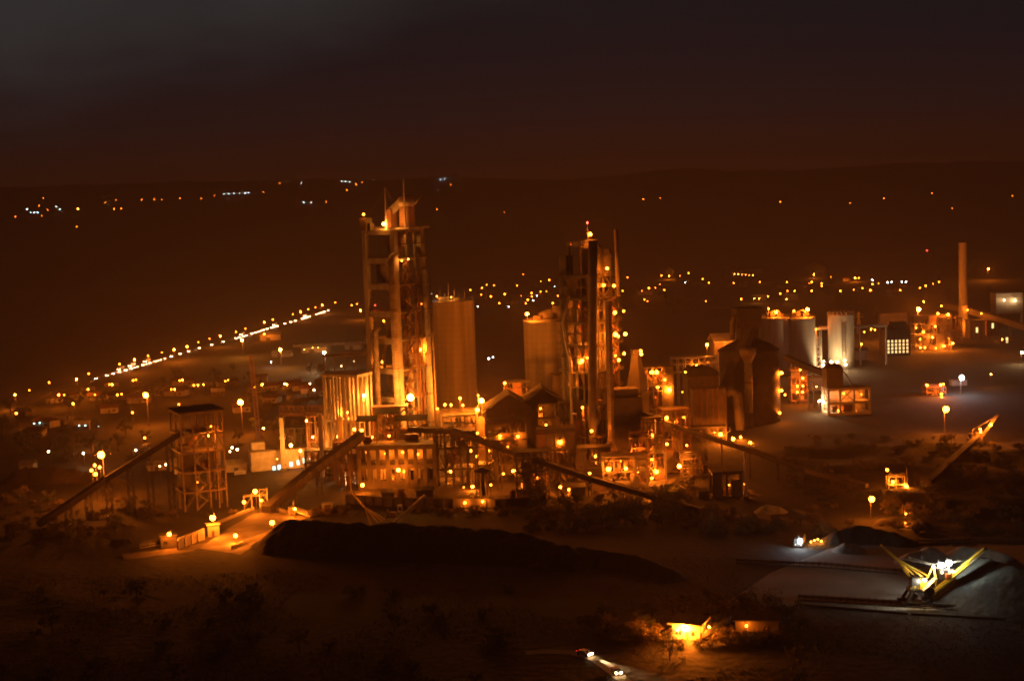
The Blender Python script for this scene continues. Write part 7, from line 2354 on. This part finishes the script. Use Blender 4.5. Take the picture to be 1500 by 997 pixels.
for u_, v_ in ((700, 437), (722, 430), (745, 438), (760, 444), (785, 438), (800, 436), (815, 440), (705, 428), (780, 420), (825, 424), (945, 432), (960, 428), (975, 420), (1000, 412), (1020, 418), (1040, 420), (1075, 420), (1100, 415), (1120, 418), (1150, 422), (1165, 418), (1185, 422), (1210, 420), (1240, 412), (1265, 428), (1285, 420), (1310, 428), (1330, 420)):
    house(rnd.choice((0, 1, 3)), TG(u_, v_), rnd.uniform(-.5, .5), 'far house of the town among its lights', 'houses of the far town')
b = TG(1074, 404)
t = thing('long_hall', 'long far hall with a lit roof edge above the town', 'building', (b.x, b.y, b.z - .5))
part(t, 'wall', MB().box(0, 44, 0, 14, 0, 6), PALE)
part(t, 'roof', MB().gable(0, 44, 0, 14, 6.02, 9, .6, .3), STEELP)
for u0, v0, n in ((1103, 441, 'far two-storey block lit by lamps above the brown silos'), (1150, 440, 'far long dim block right of the two-storey one')):
    b = TG(u0, v0)
    t = thing('town_block', n, 'building', (b.x, b.y, b.z - .4))
    part(t, 'wall', MB().box(0, 15, 0, 10, 0, 7.5), PALE)
    part(t, 'roof', MB().box(-.5, 15.5, -.5, 10.5, 7.51, 8), SHEET)
    part(t, 'balcony', MB().box(0, 15, -1.4, -.02, 3.6, 3.9), CONC)
for u_, v_ in ((1105, 437), (1112, 437), (1152, 438)):
    street(u_, v_, 't', 'small lamp on the front of the far two-storey blocks', 'lamps on the far blocks', 5, NAW, light=True, far=1.5, power=6)
for i in range(4):
    if i not in hu:
        house(i, TG(690 + i * 8, 440), 0, 'far house of the town among its lights', 'houses of the far town')

# dry grass: tufts over the dark slope in front
rnd = random.Random(9)
vs, fs = [], []
for n in range(30000):
    y_ = rnd.uniform(322, 520)
    x_ = rnd.uniform(-.4, .4) * y_
    u_ok = True
    g0 = noise.noise(V((x_ * .03, y_ * .03, 2)))
    if g0 < -.1:
        continue
    # keep off the roads, the yards and the heaps
    if x_ > 78 and y_ > 395 or (x_ < -70 and y_ > 470) or y_ > 455 + 10 * g0:
        continue
    if min((V((x_, y_, 0)) - V((a.x, a.y, 0))).length for a in ARC) < 9:
        continue
    z_ = H(x_, y_)
    s = rnd.uniform(.3, .75)
    for _ in range(3):
        t = rnd.uniform(0, 3.14)
        dx, dy = math.cos(t) * .07, math.sin(t) * .07
        ox, oy = x_ + rnd.uniform(-.25, .25), y_ + rnd.uniform(-.25, .25)
        lx_, ly_ = rnd.uniform(-.3, .3), rnd.uniform(-.3, .3)
        b = len(vs)
        vs += [(ox - dx, oy - dy, z_ - .05), (ox + dx, oy + dy, z_ - .05), (ox + lx_, oy + ly_, z_ + s)]
        fs.append((b, b + 1, b + 2))
tag(link('dry_grass', MB().add(vs, fs).mesh('dry_grass', LEAFD)), 'dry grass tufts over the dark foreground', 'grass', kind='stuff')
# ------------------------------------------------------------------ render settings
SC.view_settings.view_transform = 'Standard'
SC.view_settings.look = 'None'
SC.view_settings.gamma = 1
SC.view_settings.use_curve_mapping = False
SC.view_settings.exposure = EXPOSURE
SC.render.engine = 'CYCLES'
cy = SC.cycles
cy.max_bounces = 3
cy.diffuse_bounces = 2
cy.glossy_bounces = 1
cy.transmission_bounces = 1
cy.volume_bounces = 0
cy.transparent_max_bounces = 4
cy.use_light_tree = True
cy.sample_clamp_indirect = 0
cy.sample_clamp_direct = 0
cy.caustics_reflective = False
cy.caustics_refractive = False
cy.use_denoising = True
cy.filter_width = 1.9
